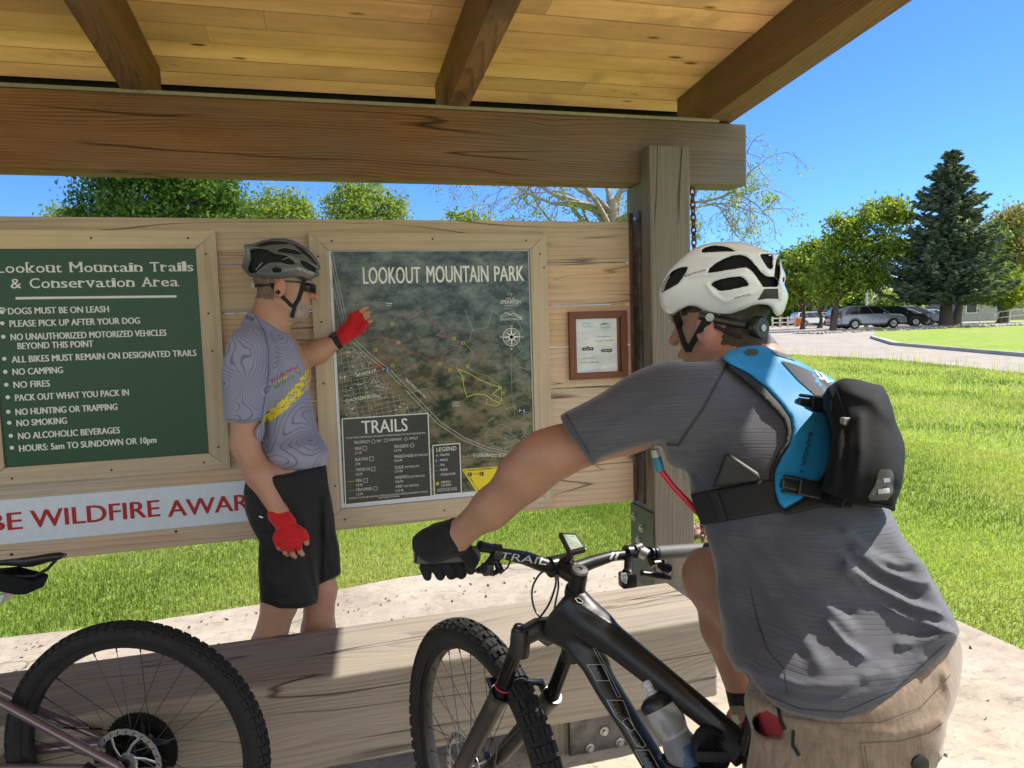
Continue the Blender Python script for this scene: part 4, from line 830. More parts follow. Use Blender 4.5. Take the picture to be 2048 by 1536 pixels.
def off_pad(p):
    back = p[:, 1] > np.interp(p[:, 0], padx, pady) + .01; right = p[:, 0] > 2.95
    corner = (p[:, 0] > 2.42) & (p[:, 1] > 3.2 + (2.96 - p[:, 0]) * 1.5); return back | right | corner
rnp = np.array([q[:2] for q in rn])
def lawn_zone(dens, region, h, wd, road=False):
    x0, x1, y0, y1 = region; p = scatter(int(dens * (x1 - x0) * (y1 - y0)), *region); p = p[off_pad(p)]; A = np.concatenate([p, np.zeros((len(p), 1))], 1); px, py, z = proj(A)
    ok = (z > .3) & (px > -500) & (px < 2650) & (py < 2000)
    ok &= ~((px < 1180) & (py < 930))
    if road:
        D = np.hypot(p[:, 0], p[:, 1]); ang = np.arctan2(p[:, 0], p[:, 1]); ra = np.arctan2(rnp[:, 0], rnp[:, 1]); rd = np.hypot(rnp[:, 0], rnp[:, 1]); ok &= D < np.interp(ang, ra, rd, left=12) - .1
    p = p[ok]; return np.concatenate([p, terr(p[:, 0], p[:, 1])[:, None] - .006], 1), h, wd
parts = []
for z in ((9000, (-3.2, 2.6, 4.0, 6.6), .030, .0042), (6500, (2.0, 4.2, 1.2, 6.5), .028, .0045), (3600, (4.2, 7, 1.5, 9), .036, .006), (2600, (1.6, 4.2, 6.5, 11), .036, .006), (700, (4.2, 12, 9, 15), .055, .010), (700, (7, 12, 3, 9), .055, .010), (260, (4, 22, 15, 24), .07, .016), (260, (12, 20, 6, 15), .07, .016)):
    p, h, wd = lawn_zone(*z, road=True); parts.append(blades('b', p, h, wd))
vs, fs, rs, k = [], [], [], 0
for me in parts:
    nv = len(me.vertices); a = np.empty(nv * 3, np.float32); me.vertices.foreach_get('co', a); f = np.empty(len(me.loops), np.int32); me.loops.foreach_get('vertex_index', f); r = np.empty(len(me.polygons), np.float32); me.attributes['rnd'].data.foreach_get('value', r)
    vs.append(a.reshape(-1, 3)); fs.append(f.reshape(-1, 4) + k); rs.append(r); k += nv; bpy.data.meshes.remove(me)
# tall seed heads along the road edge and a shaggy fringe along the pad
tall = []
for a, b in zip(rnp[:-1], rnp[1:]):
    m_ = int(np.linalg.norm(b - a) * 26); t = RNG.random((m_, 1)); tall.append(a + (b - a) * t + RNG.normal(size=(m_, 2)) * .18 - np.array([.15, .25]))
tall = np.concatenate(tall); tall = np.concatenate([tall, terr(tall[:, 0], tall[:, 1])[:, None]], 1)
ta = blades('b', tall, .30, .012, .35); nv = len(ta.vertices); a = np.empty(nv * 3, np.float32); ta.vertices.foreach_get('co', a); f = np.empty(len(ta.loops), np.int32); ta.loops.foreach_get('vertex_index', f)
vs.append(a.reshape(-1, 3)); fs.append(f.reshape(-1, 4) + k); rs.append(np.full(len(ta.polygons), .85)); bpy.data.meshes.remove(ta)
tag(link('grass', np_mesh('grass', np.concatenate(vs), np.concatenate(fs), np.concatenate(rs)), M_GRASS, loc=(0, 5, 0)), 'short sunlit lawn grass around the paved pad', 'grass', kind='stuff')

# gravel ring at the spruce and red stones by the post
def stones(name, pts, size, mats, label, flat=.6):
    vs, fs, rs = [], [], []; ico = bmesh.new(); bmesh.ops.create_icosphere(ico, subdivisions=1, radius=1); base = np.array([q.co[:] for q in ico.verts]); tri = np.array([[q.index for q in f.verts] for f in ico.faces]); ico.free()
    for i, p in enumerate(pts):
        s = size * RNG.uniform(.5, 1.4); q = base * RNG.uniform(.7, 1.3, (len(base), 1)) * s * np.array([1, RNG.uniform(.6, 1), flat]); vs.append(q + p); fs.append(tri + i * len(base)); rs.append(np.full(len(tri), RNG.random()))
    tag(link(name, np_mesh(name, np.concatenate(vs), np.concatenate(fs), np.concatenate(rs)), mats, loc=tuple(np.mean(pts, 0))), label, 'stones', kind='stuff')
n_ = NT('river_stone'); n_.base(n_.ramp(n_.rnd(), [(0, (.20, .16, .13)), (1, (.46, .42, .38))])); n_.b.inputs['Roughness'].default_value = .8; M_STONE = n_.m
n_ = NT('red_stone'); n_.base(n_.ramp(n_.rnd(), [(0, (.16, .07, .05)), (1, (.36, .20, .16))])); n_.b.inputs['Roughness'].default_value = .8; M_RSTONE = n_.m
sp = np.array(G(1892, 48)); pp = []
for _ in range(900):
    a = RNG.uniform(0, 6.28); r = 4.6 * math.sqrt(RNG.random()); x, y = sp[0] + .8 + r * math.cos(a), sp[1] - .6 + r * .75 * math.sin(a); pp.append((x, y, float(terr(x, y)) + .02))
stones('gravel', pp, .12, M_STONE, 'pale river stones in a ring round the spruce trunk')
q0 = PG(1412, 1068); pp = [(q0[0] + RNG.uniform(-.12, .30), q0[1] + RNG.uniform(-.10, .16), .015) for _ in range(120)]
stones('mulch', pp, .035, M_RSTONE, 'reddish stones at the lawn edge right of the post')
ip = PG(1690, 664); pp = [(ip[0] + RNG.uniform(-3.2, 9), ip[1] + RNG.normal() * .7, float(terr(ip[0], ip[1])) + .02) for _ in range(500)]
stones('road_gravel', pp, .10, M_STONE, 'loose stones on the island below the slim dark trunk')

lv = []
for _ in range(420):
    x, y = RNG.uniform(-3, 2.9), RNG.uniform(.9, 4.05)
    if RNG.random() < .35: y = 4.0 - abs(RNG.normal()) * .12
    lv.append((x, y, .016))
lm = leaves_mesh('leaf_litter', np.array(lv), .022, 0, .6); tag(link('leaf_litter', lm, [plain('dry_litter', (.16, .11, .06), .9, 0, .4, 9)], loc=(0, 2.5, .012)), 'dry leaf scraps and clippings scattered on the paving', 'leaf litter', kind='stuff')
# ================================================================== cars
M_GLASS = plain('car_glass', (.012, .016, .02), .06, 0, .1, 3); M_TYRE = plain('tyre_rubber', (.012, .012, .013), .8, 0, .2, 40); M_RIM = plain('alloy_rim', (.45, .46, .48), .35, .7, .1, 30)
M_LAMP = plain('car_lamp', (.55, .56, .58), .12, .2, .1, 20); M_TAIL = plain('tail_lamp', (.35, .02, .02), .2, 0, .1, 20); M_TRIM = plain('car_trim', (.02, .02, .022), .6, 0, .1, 20)
def car_parts(profile, roofp, wid, L, wheel_r, wx):
    """profile: lower body side outline; roofp: greenhouse outline (x along length, front = +)"""
    parts = {}
    bm = bmesh.new()
    def slab(pl, w0, w1, zmid=None):
        vsA = []
        for sgn in (-1, 1):
            row = []
            for x, z in pl: 
                k = w0 if zmid is None or z < zmid else w1; row.append(bm.verts.new((x, sgn * k / 2, z)))
            vsA.append(row)
        n = len(pl); bm.faces.new(vsA[0]); bm.faces.new(vsA[1][::-1])
        for i in range(n): bm.faces.new((vsA[0][i], vsA[1][i], vsA[1][(i + 1) % n], vsA[0][(i + 1) % n]))
    slab(profile, wid, wid * .95, .82); bmesh.ops.recalc_face_normals(bm, faces=bm.faces); bmesh.ops.bevel(bm, geom=[e for e in bm.edges if e.calc_face_angle(0) > .5], offset=.07, segments=3, affect='EDGES'); 
    b2 = bmesh.new(); zb = min(z for x, z in roofp); zt = max(z for x, z in roofp); rows = []
    for sgn in (-1, 1): rows.append([b2.verts.new((x, sgn * wid / 2 * (.93 - .20 * (z - zb) / (zt - zb)), z)) for x, z in roofp])
    n = len(roofp); b2.faces.new(rows[0]); b2.faces.new(rows[1][::-1])
    for i in range(n): b2.faces.new((rows[0][i], rows[1][i], rows[1][(i + 1) % n], rows[0][(i + 1) % n]))
    bmesh.ops.recalc_face_normals(b2, faces=b2.faces); bmesh.ops.bevel(b2, geom=[e for e in b2.edges if e.calc_face_angle(0) > .4], offset=.05, segments=2, affect='EDGES')
    me = bpy.data.meshes.new('body'); tmp = bpy.data.meshes.new('x'); b2.to_mesh(tmp); bm.from_mesh(tmp); bm.to_mesh(me); bm.free(); b2.free(); smooth(me, 30); parts['body'] = me
    # side windows and screens, proud of the greenhouse
    m = MB(); zs0, zs1 = zb + .06, zt - .09
    def xat(z, front):
        s = sorted(roofp, key=lambda q: q[0]); pts = [q for q in roofp]; best = []
        for (xa, za), (xb, zb_) in zip(pts, pts[1:] + pts[:1]):
            if (za - z) * (zb_ - z) <= 0 and abs(za - zb_) > 1e-6: best.append(xa + (xb - xa) * (z - za) / (zb_ - za))
        return max(best) if front else min(best)
    wy = lambda z: wid / 2 * (.93 - .20 * (z - zb) / (zt - zb)) + .008
    f0, f1, r0, r1 = xat(zs0, True) - .14, xat(zs1, True) - .10, xat(zs0, False) + .16, xat(zs1, False) + .14
    cuts = [0, .33, .66, 1.0]
    for a, b in zip(cuts[:-1], cuts[1:]):
        for sgn in (-1, 1):
            g = .025; x00, x01 = r0 + (f0 - r0) * a + g, r0 + (f0 - r0) * b - g; x10, x11 = r1 + (f1 - r1) * a + g, r1 + (f1 - r1) * b - g
            m.prism([(x00, sgn * wy(zs0), zs0), (x01, sgn * wy(zs0), zs0), (x11, sgn * wy(zs1), zs1), (x10, sgn * wy(zs1), zs1)], (0, sgn * .004, 0))
    for fr in (True, False):
        s = .012 if fr else -.012; x0, x1 = xat(zs0, fr) + s, xat(zs1, fr) + s; m.prism([(x0, -wy(zs0) + .1, zs0), (x0, wy(zs0) - .1, zs0), (x1, wy(zs1) - .12, zs1), (x1, -wy(zs1) + .12, zs1)], (s * .4, 0, .002))
    parts['window'] = m.mesh('window')
    m = MB()
    for sgn in (-1, 1): m.tube([(L / 2 - .16, sgn * (wid / 2 - .20), .74), (L / 2 - .03, sgn * (wid / 2 - .24), .70)], [.10, .09], 10, flat=((0, 0, 1), .7))
    parts['headlight'] = m.mesh('headlight', 40); m = MB()
    for sgn in (-1, 1): m.box((-L / 2 - .012, sgn * (wid / 2 - .16) - .09, .78), (-L / 2 + .14, sgn * (wid / 2 - .16) + .09, 1.02), .02)
    parts['tail_light'] = m.mesh('tail_light'); m = MB(); m.box((-L / 2 + .05, -wid / 2 + .02, .24), (L / 2 - .05, wid / 2 - .02, .33), .02); m.box((L / 2 - .03, -wid * .3, .40), (L / 2 + .004, wid * .3, .56), .015); parts['trim'] = m.mesh('trim')
    m = MB()
    for sgn in (-1, 1): m.box((.62, sgn * (wid / 2 + .10) - .09, zb + .03), (.74, sgn * (wid / 2 + .10) + .09, zb + .17), .03)
    parts['mirror'] = m.mesh('mirror'); ty = MB(); ty.lathe((0, 0, 0), (0, 1, 0), [(wheel_r * .62, -.10), (wheel_r * .94, -.11), (wheel_r, -.07), (wheel_r, .07), (wheel_r * .94, .11), (wheel_r * .62, .10)], 24, ring=True); parts['tyre'] = ty.mesh('tyre', 40)
    rm = MB(); rm.lathe((0, 0, 0), (0, 1, 0), [(0, -.07), (wheel_r * .63, -.09), (wheel_r * .63, .09), (0, .07)], 24)
    for k in range(5):
        for sg in (-1, 1):
            a = k * 1.2566; rm.tube([(0, sg * .085, 0), (math.cos(a) * wheel_r * .58, sg * .095, math.sin(a) * wheel_r * .58)], [.05, .035], 6)
    parts['rim'] = rm.mesh('rim', 40); return parts, wx, wheel_r, wid
def place_car(kit, name, px, d, col, label, ang, group='cars in the car park', rough=.25):
    parts, wx, wr, wid = kit; x, y = G(px, d); r = thing(name, (x, y, float(terr(x, y)) + .004), label, 'car', group); r.rotation_euler = (0, 0, ang)
    paint_ = plain('car_paint_' + name + str(px), col, rough, .35, .04, 5, coat=.6)
    for k, mt in (('body', paint_), ('window', M_GLASS), ('headlight', M_LAMP), ('tail_light', M_TAIL), ('trim', M_TRIM), ('mirror', paint_)):
        o = bpy.data.objects.new(k, parts[k]); COL.objects.link(o); o.parent = r
        if len(parts[k].materials) == 0: parts[k].materials.append(mt)
        o.material_slots[0].link = 'OBJECT'; o.material_slots[0].material = mt
    for sx in wx:
        for sg in (-1, 1):
            o = bpy.data.objects.new('tyre', parts['tyre']); COL.objects.link(o); o.parent = r; o.location = (sx, sg * (wid / 2 - .10), wr)
            if not parts['tyre'].materials: parts['tyre'].materials.append(M_TYRE); parts['rim'].materials.append(M_RIM)
            q = bpy.data.objects.new('rim', parts['rim']); COL.objects.link(q); q.parent = o
    return r
def body_prof(L, hood, belt, wx, wr, nose=.55):
    h = L / 2; out = [(-h, .42), (-h + .02, belt - .05), (-h + .12, belt), (h - 1.25, belt), (h - .35, hood), (h - .06, hood - .14), (h, nose), (h - .03, .30)]
    bot = []
    for cx in sorted(wx, reverse=True):
        for a in np.linspace(0, math.pi, 7): bot.append((cx + math.cos(a) * (wr + .07), max(.28, wr + math.sin(a) * (wr + .06) - .02)))
    return out + bot + [(-h + .06, .30)]
suv = car_parts(body_prof(4.55, .98, 1.05, (1.36, -1.30), .35), [(-2.22, 1.0), (-2.12, 1.30), (-1.75, 1.60), (-1.2, 1.67), (.1, 1.66), (.45, 1.58), (1.30, 1.0)], 1.80, 4.55, .35, (1.36, -1.30))
van = car_parts(body_prof(4.9, .98, 1.02, (1.52, -1.40), .34), [(-2.40, .98), (-2.34, 1.45), (-2.1, 1.70), (-1.4, 1.76), (.3, 1.74), (.75, 1.62), (1.75, .98)], 1.90, 4.9, .34, (1.52, -1.40))
sed = car_parts(body_prof(4.6, .88, .93, (1.40, -1.32), .33), [(-1.75, .90), (-1.05, 1.36), (-.5, 1.44), (.25, 1.42), (1.20, .90)], 1.78, 4.6, .33, (1.40, -1.32))
ca = -YAW
place_car(suv, 'parked_car', 1738, 52, (.21, .235, .285), 'grey compact hatchback parked side on beside the slim dark trunk', ca - .10)
place_car(van, 'parked_car', 1722, 56, (.10, .012, .018), 'dark maroon van right behind the grey hatchback', ca - .22)
place_car(suv, 'parked_car', 1790, 58, (.012, .013, .016), 'black car third in the parking row, nose towards the spruce', ca - .35)
place_car(sed, 'parked_car', 1815, 61.5, (.30, .33, .35), 'silver saloon just past the black car in the row', ca - .38)
place_car(van, 'parked_car', 1822, 65, (.16, .22, .32), 'pale blue tall car behind the silver saloon', ca - .40)
place_car(sed, 'parked_car', 1845, 69, (.42, .44, .46), 'light grey saloon half way along the row near the spruce', ca - .42)
place_car(sed, 'parked_car', 1866, 73, (.70, .71, .72), 'white saloon at the far end of the row beside the spruce trunk', ca - .42)
place_car(sed, 'parked_car', 1692, 80, (.30, .02, .025), 'bright red car far behind, under the dark tree', ca + .4)
place_car(van, 'parked_car', 1622, 88, (.65, .66, .66), 'white van far away between the ash trunks', ca + .2)
place_car(suv, 'parked_car', 1660, 92, (.5, .5, .5), 'pale car far away right of the white van', ca + .1)

# ---- low building, lamp pole, railing, barrier
M_WALLG = plain('grey_siding', (.30, .29, .27), .85, 0, .1, 2); M_ROOFG = plain('shingle_roof', (.30, .26, .24), .9, 0, .15, 6); M_WHITEP = plain('white_metal_paint', (.68, .69, .70), .5, 0, .06, 8)
def building(px0, px1, d, h, rh, label):
    a, b = np.array(G(px0, d)), np.array(G(px1, d)); ux = (b - a); L = np.linalg.norm(ux); ux /= L; z = float(terr(*a)); t = thing('building', (a[0], a[1], z), label, 'building'); th = math.atan2(ux[1], ux[0]); t.rotation_euler = (0, 0, th); m = MB(); ORG[t] = Vector((0, 0, 0))
    m.box((0, 0, 0), (L, 12, h)); m.build('wall', M_WALLG, t); m = MB(); m.prism([(-.6, -.7, h), (-.6, 12.7, h), (-.6, 6, h + rh)], (L + 1.2, 0, 0)); m.build('roof', M_ROOFG, t)
    m = MB(); m.box((-.62, -.76, h - .18), (L + .62, -.70, h + .06)); m.build('gutter', M_WHITEP, t)
    k = int(L // 4)
    for i in range(k):
        m = MB(); x = 1.6 + i * (L - 3) / max(1, k - 1) - .6; m.box((x, -.05, 1.0), (x + 1.2, -.005, 2.2)); w_ = m.build('window', M_GLASS, t); f = MB()
        for lo, hi in (((x - .08, -.08, .92), (x + 1.28, -.0, .998)), ((x - .08, -.08, 2.202), (x + 1.28, 0, 2.28)), ((x - .08, -.08, 1.0), (x - .002, 0, 2.2)), ((x + 1.202, -.08, 1.0), (x + 1.28, 0, 2.2))): f.box(lo, hi)
        o = f.build('frame', M_WHITEP, w_)
building(1702, 1905, 92, 2.9, 2.2, 'low grey building with shingle roof behind the parked cars')
building(1915, 2080, 84, 2.8, 2.0, 'second low grey building behind the white railing at the right edge')
q = G(1733, 60); z = float(terr(*q)); lp = thing('lamp_post', (*q, z), 'tall white lamp post rising behind the grey hatchback', 'lamp post')
m = MB(); m.tube([(*q, z), (*q, z + 4.2)], [.10, .08], 12); m.build('pole', M_WHITEP, lp, sm=50); m = MB(); m.lathe((*q, z - .0), (0, 0, 1), [(0, .34), (.17, .34), (.2, .3), (.2, 0)], 14); m.build('base', M_KERB, lp, sm=50)
m = MB(); m.box((q[0] - .5, q[1] - .12, z + 4.2), (q[0] + .5, q[1] + .12, z + 4.34), .04); m.build('lamp_head', M_WHITEP, lp)
rl = thing('railing', (*G(1990, 55), .7), 'white metal ramp railing on the right beyond the spruce', 'railing'); m = MB(); ps = [P(x, y, d_) for x, y, d_ in ((1925, 634, 58), (1960, 632, 57), (1990, 629, 56), (2020, 625, 55), (2060, 620, 54))]
for dz in (0, -.45): m.tube([p + np.array([0, 0, dz + .15]) for p in ps], .03, 6)
for p in ps: m.tube([p + np.array([0, 0, .15]), (p[0], p[1], float(terr(p[0], p[1])))], .03, 6)
m.build('rail', M_WHITEP, rl, sm=50)
bf = thing('rail_fence', (*G(1580, 82), .7), 'low pale rail fence with an orange panel behind the helmet', 'fence'); M_PALE = plain('pale_rail_wood', (.55, .50, .40), .8, 0, .15, 3); a, b = np.array(G(1545, 82)), np.array(G(1606, 82)); z = .72
for t in np.linspace(0, 1, 5): m = MB(); c = a + (b - a) * t; m.box((c[0] - .08, c[1] - .08, z - .05), (c[0] + .08, c[1] + .08, z + 1.25)); m.build('post', M_PALE, bf)
m = MB()
for h in (.55, 1.05): m.tube([(*a, z + h), (*b, z + h)], .07, 5)
m.build('rail', M_PALE, bf); c = a + (b - a) * .82; m = MB(); m.box((c[0] - .35, c[1] - .22, z + .2), (c[0] + .35, c[1] - .16, z + .95)); m.build('panel', plain('orange_panel', (.65, .13, .03), .6), bf)
# ================================================================== implicit-surface modeller (bodies, clothes, helmets, packs)
def cv(x, y, z): return RT * x + UP * y + FWD * z           # a direction given as right / up / away
def nrm(v): v = np.asarray(v, float); return v / np.linalg.norm(v)
def smin(a, b, k):
    if k <= 0: return np.minimum(a, b)
    h = np.maximum(k - np.abs(a - b), 0) / k; return np.minimum(a, b) - h * h * k * .25
def smax(a, b, k): return -smin(-a, -b, k)
class Prim:
    pass
def cone(a, b, ra, rb, k=.03, flat=None, sub=False):
    p = Prim(); p.t = 'c'; p.a, p.b, p.ra, p.rb, p.k, p.flat, p.sub = np.asarray(a, float), np.asarray(b, float), ra, rb, k, flat, sub
    R = max(ra, rb) * (max(1, flat[1]) if flat else 1); p.lo = np.minimum(p.a, p.b) - R; p.hi = np.maximum(p.a, p.b) + R; return p
def chain(pts, rs, k=.03, flat=None): return [cone(pts[i], pts[i + 1], rs[i], rs[i + 1], k, flat) for i in range(len(pts) - 1)]
def ell(c, radii, axes=None, k=.03, sub=False):
    p = Prim(); p.t = 'e'; p.c = np.asarray(c, float); p.r = np.asarray(radii, float); p.ax = np.eye(3) if axes is None else np.array([nrm(q) for q in axes]); p.k = k; p.sub = sub
    R = max(radii); p.lo = p.c - R; p.hi = p.c + R; return p
def pdist(p, X, Y, Z):
    if p.t == 'c':
        d = p.b - p.a; L2 = float(d @ d) + 1e-12; x, y, z = X - p.a[0], Y - p.a[1], Z - p.a[2]
        if p.flat is not None:
            n, f = nrm(p.flat[0]), p.flat[1]; n = n - d * (n @ d) / L2; n = nrm(n); s = (x * n[0] + y * n[1] + z * n[2]) * (1 / f - 1); x, y, z = x + s * n[0], y + s * n[1], z + s * n[2]
        t = np.clip((x * d[0] + y * d[1] + z * d[2]) / L2, 0, 1); q = np.sqrt((x - t * d[0]) ** 2 + (y - t * d[1]) ** 2 + (z - t * d[2]) ** 2) - (p.ra + (p.rb - p.ra) * t)
        return q * (min(1, p.flat[1]) ** .5 if p.flat is not None else 1)
    x, y, z = X - p.c[0], Y - p.c[1], Z - p.c[2]; u = [(x * a[0] + y * a[1] + z * a[2]) / r for a, r in zip(p.ax, p.r)]; u2 = [(x * a[0] + y * a[1] + z * a[2]) / (r * r) for a, r in zip(p.ax, p.r)]
    k0 = np.sqrt(u[0] ** 2 + u[1] ** 2 + u[2] ** 2); k1 = np.sqrt(u2[0] ** 2 + u2[1] ** 2 + u2[2] ** 2) + 1e-9; return k0 * (k0 - 1) / k1
class Body:
    def __init__(self, prims): self.p = [q for q in prims]
    def box(self, pad=.03):
        add = [q for q in self.p if not q.sub]; return np.min([q.lo for q in add], 0) - pad, np.max([q.hi for q in add], 0) + pad
    def ev(self, X, Y, Z, grow=0.0):
        """dense evaluation with per-primitive culling (X, Y, Z broadcastable open grids or full arrays)"""
        sh = np.broadcast(X, Y, Z).shape; F = np.full(sh, .25, np.float32)
        grid = X.ndim == 3 and X.shape[1] == 1 and X.shape[2] == 1
        for p in self.p:
            m = p.k + .02 + abs(grow)
            if grid:
                sl = tuple(slice(*np.searchsorted(c.ravel(), (p.lo[i] - m, p.hi[i] + m))) for i, c in enumerate((X, Y, Z)))
                if any(s.stop <= s.start for s in sl): continue
                d = pdist(p, X[sl[0]], Y[:, sl[1]], Z[:, :, sl[2]]).astype(np.float32); F[sl] = smax(F[sl], -d, p.k) if p.sub else smin(F[sl], d, p.k)
            else:
                d = pdist(p, X, Y, Z).astype(np.float32); F = smax(F, -d, p.k) if p.sub else smin(F, d, p.k)
        return F - grow
def poly_sd(px, py, poly):
    """signed distance (pixels) to a polygon, negative inside"""
    poly = np.asarray(poly, np.float32); d2 = np.full(px.shape, 1e12, np.float32); ins = np.zeros(px.shape, bool); n = len(poly)
    for i in range(n):
        a, b = poly[i], poly[(i + 1) % n]; ex, ey = b - a; wx, wy = px - a[0], py - a[1]; t = np.clip((wx * ex + wy * ey) / (ex * ex + ey * ey + 1e-9), 0, 1); d2 = np.minimum(d2, (wx - ex * t) ** 2 + (wy - ey * t) ** 2)
        if a[1] != b[1]: ins ^= ((a[1] > py) != (b[1] > py)) & (px < ex * (py - a[1]) / (b[1] - a[1]) + a[0])
    return np.where(ins, -1, 1) * np.sqrt(d2)
def line_d(px, py, pts):
    d2 = np.full(px.shape, 1e12, np.float32)
    for a, b in zip(pts[:-1], pts[1:]):
        ex, ey = b[0] - a[0], b[1] - a[1]; wx, wy = px - a[0], py - a[1]; t = np.clip((wx * ex + wy * ey) / (ex * ex + ey * ey), 0, 1); d2 = np.minimum(d2, (wx - ex * t) ** 2 + (wy - ey * t) ** 2)
    return np.sqrt(d2)
def nets(F, o, h):
    s = F < 0; nx, ny, nz = F.shape; cnt = np.zeros((nx - 1, ny - 1, nz - 1), np.int8)
    cor = [(i, j, k) for i in (0, 1) for j in (0, 1) for k in (0, 1)]
    for i, j, k in cor: cnt += s[i:nx - 1 + i, j:ny - 1 + j, k:nz - 1 + k]
    act = np.argwhere((cnt > 0) & (cnt < 8)); idx = np.full(cnt.shape, -1, np.int32); idx[tuple(act.T)] = np.arange(len(act))
    f = np.stack([F[act[:, 0] + i, act[:, 1] + j, act[:, 2] + k] for i, j, k in cor], 1); cc = np.array(cor, float); acc = np.zeros((len(act), 3)); w = np.zeros(len(act))
    for a in range(8):
        for b in range(a + 1, 8):
            if np.abs(cc[a] - cc[b]).sum() != 1: continue
            x = (f[:, a] < 0) != (f[:, b] < 0); t = np.where(x, f[:, a] / np.where(x, f[:, a] - f[:, b], 1), 0)[:, None]; acc += np.where(x[:, None], cc[a] + (cc[b] - cc[a]) * t, 0); w += x
    v = (act + acc / w[:, None]) * h + o; fs = []
    for ax in range(3):
        a0 = [slice(None)] * 3; a1 = [slice(None)] * 3; a0[ax] = slice(0, -1); a1[ax] = slice(1, None); A, B = s[tuple(a0)], s[tuple(a1)]; e = np.argwhere(A != B); o1, o2 = (ax + 1) % 3, (ax + 2) % 3
        e = e[(e[:, o1] > 0) & (e[:, o2] > 0) & (e[:, o1] < F.shape[o1] - 1) & (e[:, o2] < F.shape[o2] - 1)]; q = []
        for d1, d2 in ((0, 0), (-1, 0), (-1, -1), (0, -1)): c = e.copy(); c[:, o1] += d1; c[:, o2] += d2; q.append(idx[c[:, 0], c[:, 1], c[:, 2]])
        q = np.stack(q, 1); fl = A[tuple(e.T)]; q[~fl] = q[~fl][:, ::-1]; fs.append(q)
    fs = np.concatenate(fs); return v, fs[(fs >= 0).all(1)]
def solid(name, body, mats, parent=None, res=.006, grow=0.0, sil=None, silk=.012, extra=None, folds=(), zone=None, loc=None, pad=.03, box=None, relax=1):
    """body -> smooth mesh. sil: pixel outline the solid is trimmed to; folds: (pixel polyline, width px, height m); extra(F, X, Y, Z, px, py, z) edits the band near the surface"""
    lo, hi = box if box is not None else body.box(pad + max(0, grow)); n = np.ceil((hi - lo) / res).astype(int) + 1
    ax = [lo[i] + np.arange(n[i]) * res for i in range(3)]; X, Y, Z = ax[0][:, None, None], ax[1][None, :, None], ax[2][None, None, :]
    F = body.ev(X, Y, Z, grow)
    if sil is not None or folds or extra is not None:
        band = F < .06; I = np.argwhere(band); Q = np.stack([ax[0][I[:, 0]], ax[1][I[:, 1]], ax[2][I[:, 2]]], 1); f = F[band].astype(np.float64); px, py, z = proj(Q)
        for pl, wd, ht in folds: f = f - ht * np.exp(-(line_d(px, py, pl) / wd) ** 2)
        if sil is not None:
            for pg in (sil if isinstance(sil[0][0], (list, tuple)) else [sil]): f = smax(f, poly_sd(px, py, pg) * z / FPX, silk)
        if extra is not None: f = extra(f, Q, px, py, z)
        F[band] = f
    v, q = nets(F, lo, res)
    for _ in range(relax):       # one light smoothing pass takes the stair-steps off
        acc = np.zeros_like(v); c = np.zeros(len(v))
        for i in range(4): a, b = q[:, i], q[:, (i + 1) % 4]; np.add.at(acc, a, v[b]); np.add.at(acc, b, v[a]); np.add.at(c, a, 1); np.add.at(c, b, 1)
        v = v * .5 + acc / np.maximum(c, 1)[:, None] * .5
    me = np_mesh(name, v, q); smooth(me)
    if zone is not None:
        fc = v[q].mean(1); me.polygons.foreach_set('material_index', np.asarray(zone(fc, *proj(fc)), np.int32))
    o = link(name, me, mats, parent, loc); o.data.update(); BV[o] = (v, q); return o
BV = {}
def tree_of(*obs):
    vs, qs, k = [], [], 0
    for o in obs: v, q = BV[o]; vs.append(v); qs.append(q + k); k += len(v)
    return BVHTree.FromPolygons([tuple(p) for p in np.concatenate(vs)], [tuple(x) for x in np.concatenate(qs)])
def hit(bvh, px, py, off=.0015):
    d = ray(px, py); d = d / np.linalg.norm(d); h = bvh.ray_cast(V3(CAMLOC), V3(d))
    if h[0] is None: return None
    return np.array(h[0]) - d * off * .6 + np.array(h[1]) * (off * .4 if np.dot(h[1], d) < 0 else -off * .4)
def decal(name, geos, bvh, mat, parent, off=.0015, maxe=8.0):
    """flat artwork in photo pixels laid onto the surface below it. geos: list of (verts2d, faces)"""
    bm = bmesh.new()
    for v, f in geos:
        bv = [bm.verts.new((x, y, 0)) for x, y in v]
        for q in f:
            try: bm.faces.new([bv[i] for i in q])
            except Exception: pass
    bmesh.ops.triangulate(bm, faces=bm.faces)
    for _ in range(5):
        ed = [e for e in bm.edges if e.calc_length() > maxe]
        if not ed: break
        bmesh.ops.subdivide_edges(bm, edges=ed, cuts=1); bmesh.ops.triangulate(bm, faces=bm.faces)
    dead = []
    for v in bm.verts:
        h = hit(bvh, v.co.x, v.co.y, off)
        if h is None: dead.append(v)
        else: v.co = V3(h)
    bmesh.ops.delete(bm, geom=dead, context='VERTS'); me = bpy.data.meshes.new(name); bm.to_mesh(me); bm.free(); return link(name, me, mat, parent)
def g_text(s, p0, p1, cap, bold=0.0, slant=0.0):
    v, t, wd = text_geo(s, 0.0, slant); p0, p1 = np.array(p0, float), np.array(p1, float); ex = (p1 - p0) / wd; L = np.linalg.norm(p1 - p0); n = np.array([p1[1] - p0[1], -(p1[0] - p0[0])]) / L * cap
    return [([tuple(p0 + ex * (q[0] + o) + n * q[1]) for q in v], [tuple(x) for x in t]) for o in (0,)]
def g_poly(pts): return [(list(pts), [tuple(x) for x in tessellate_polygon([[Vector((p[0], p[1], 0)) for p in pts]])])]
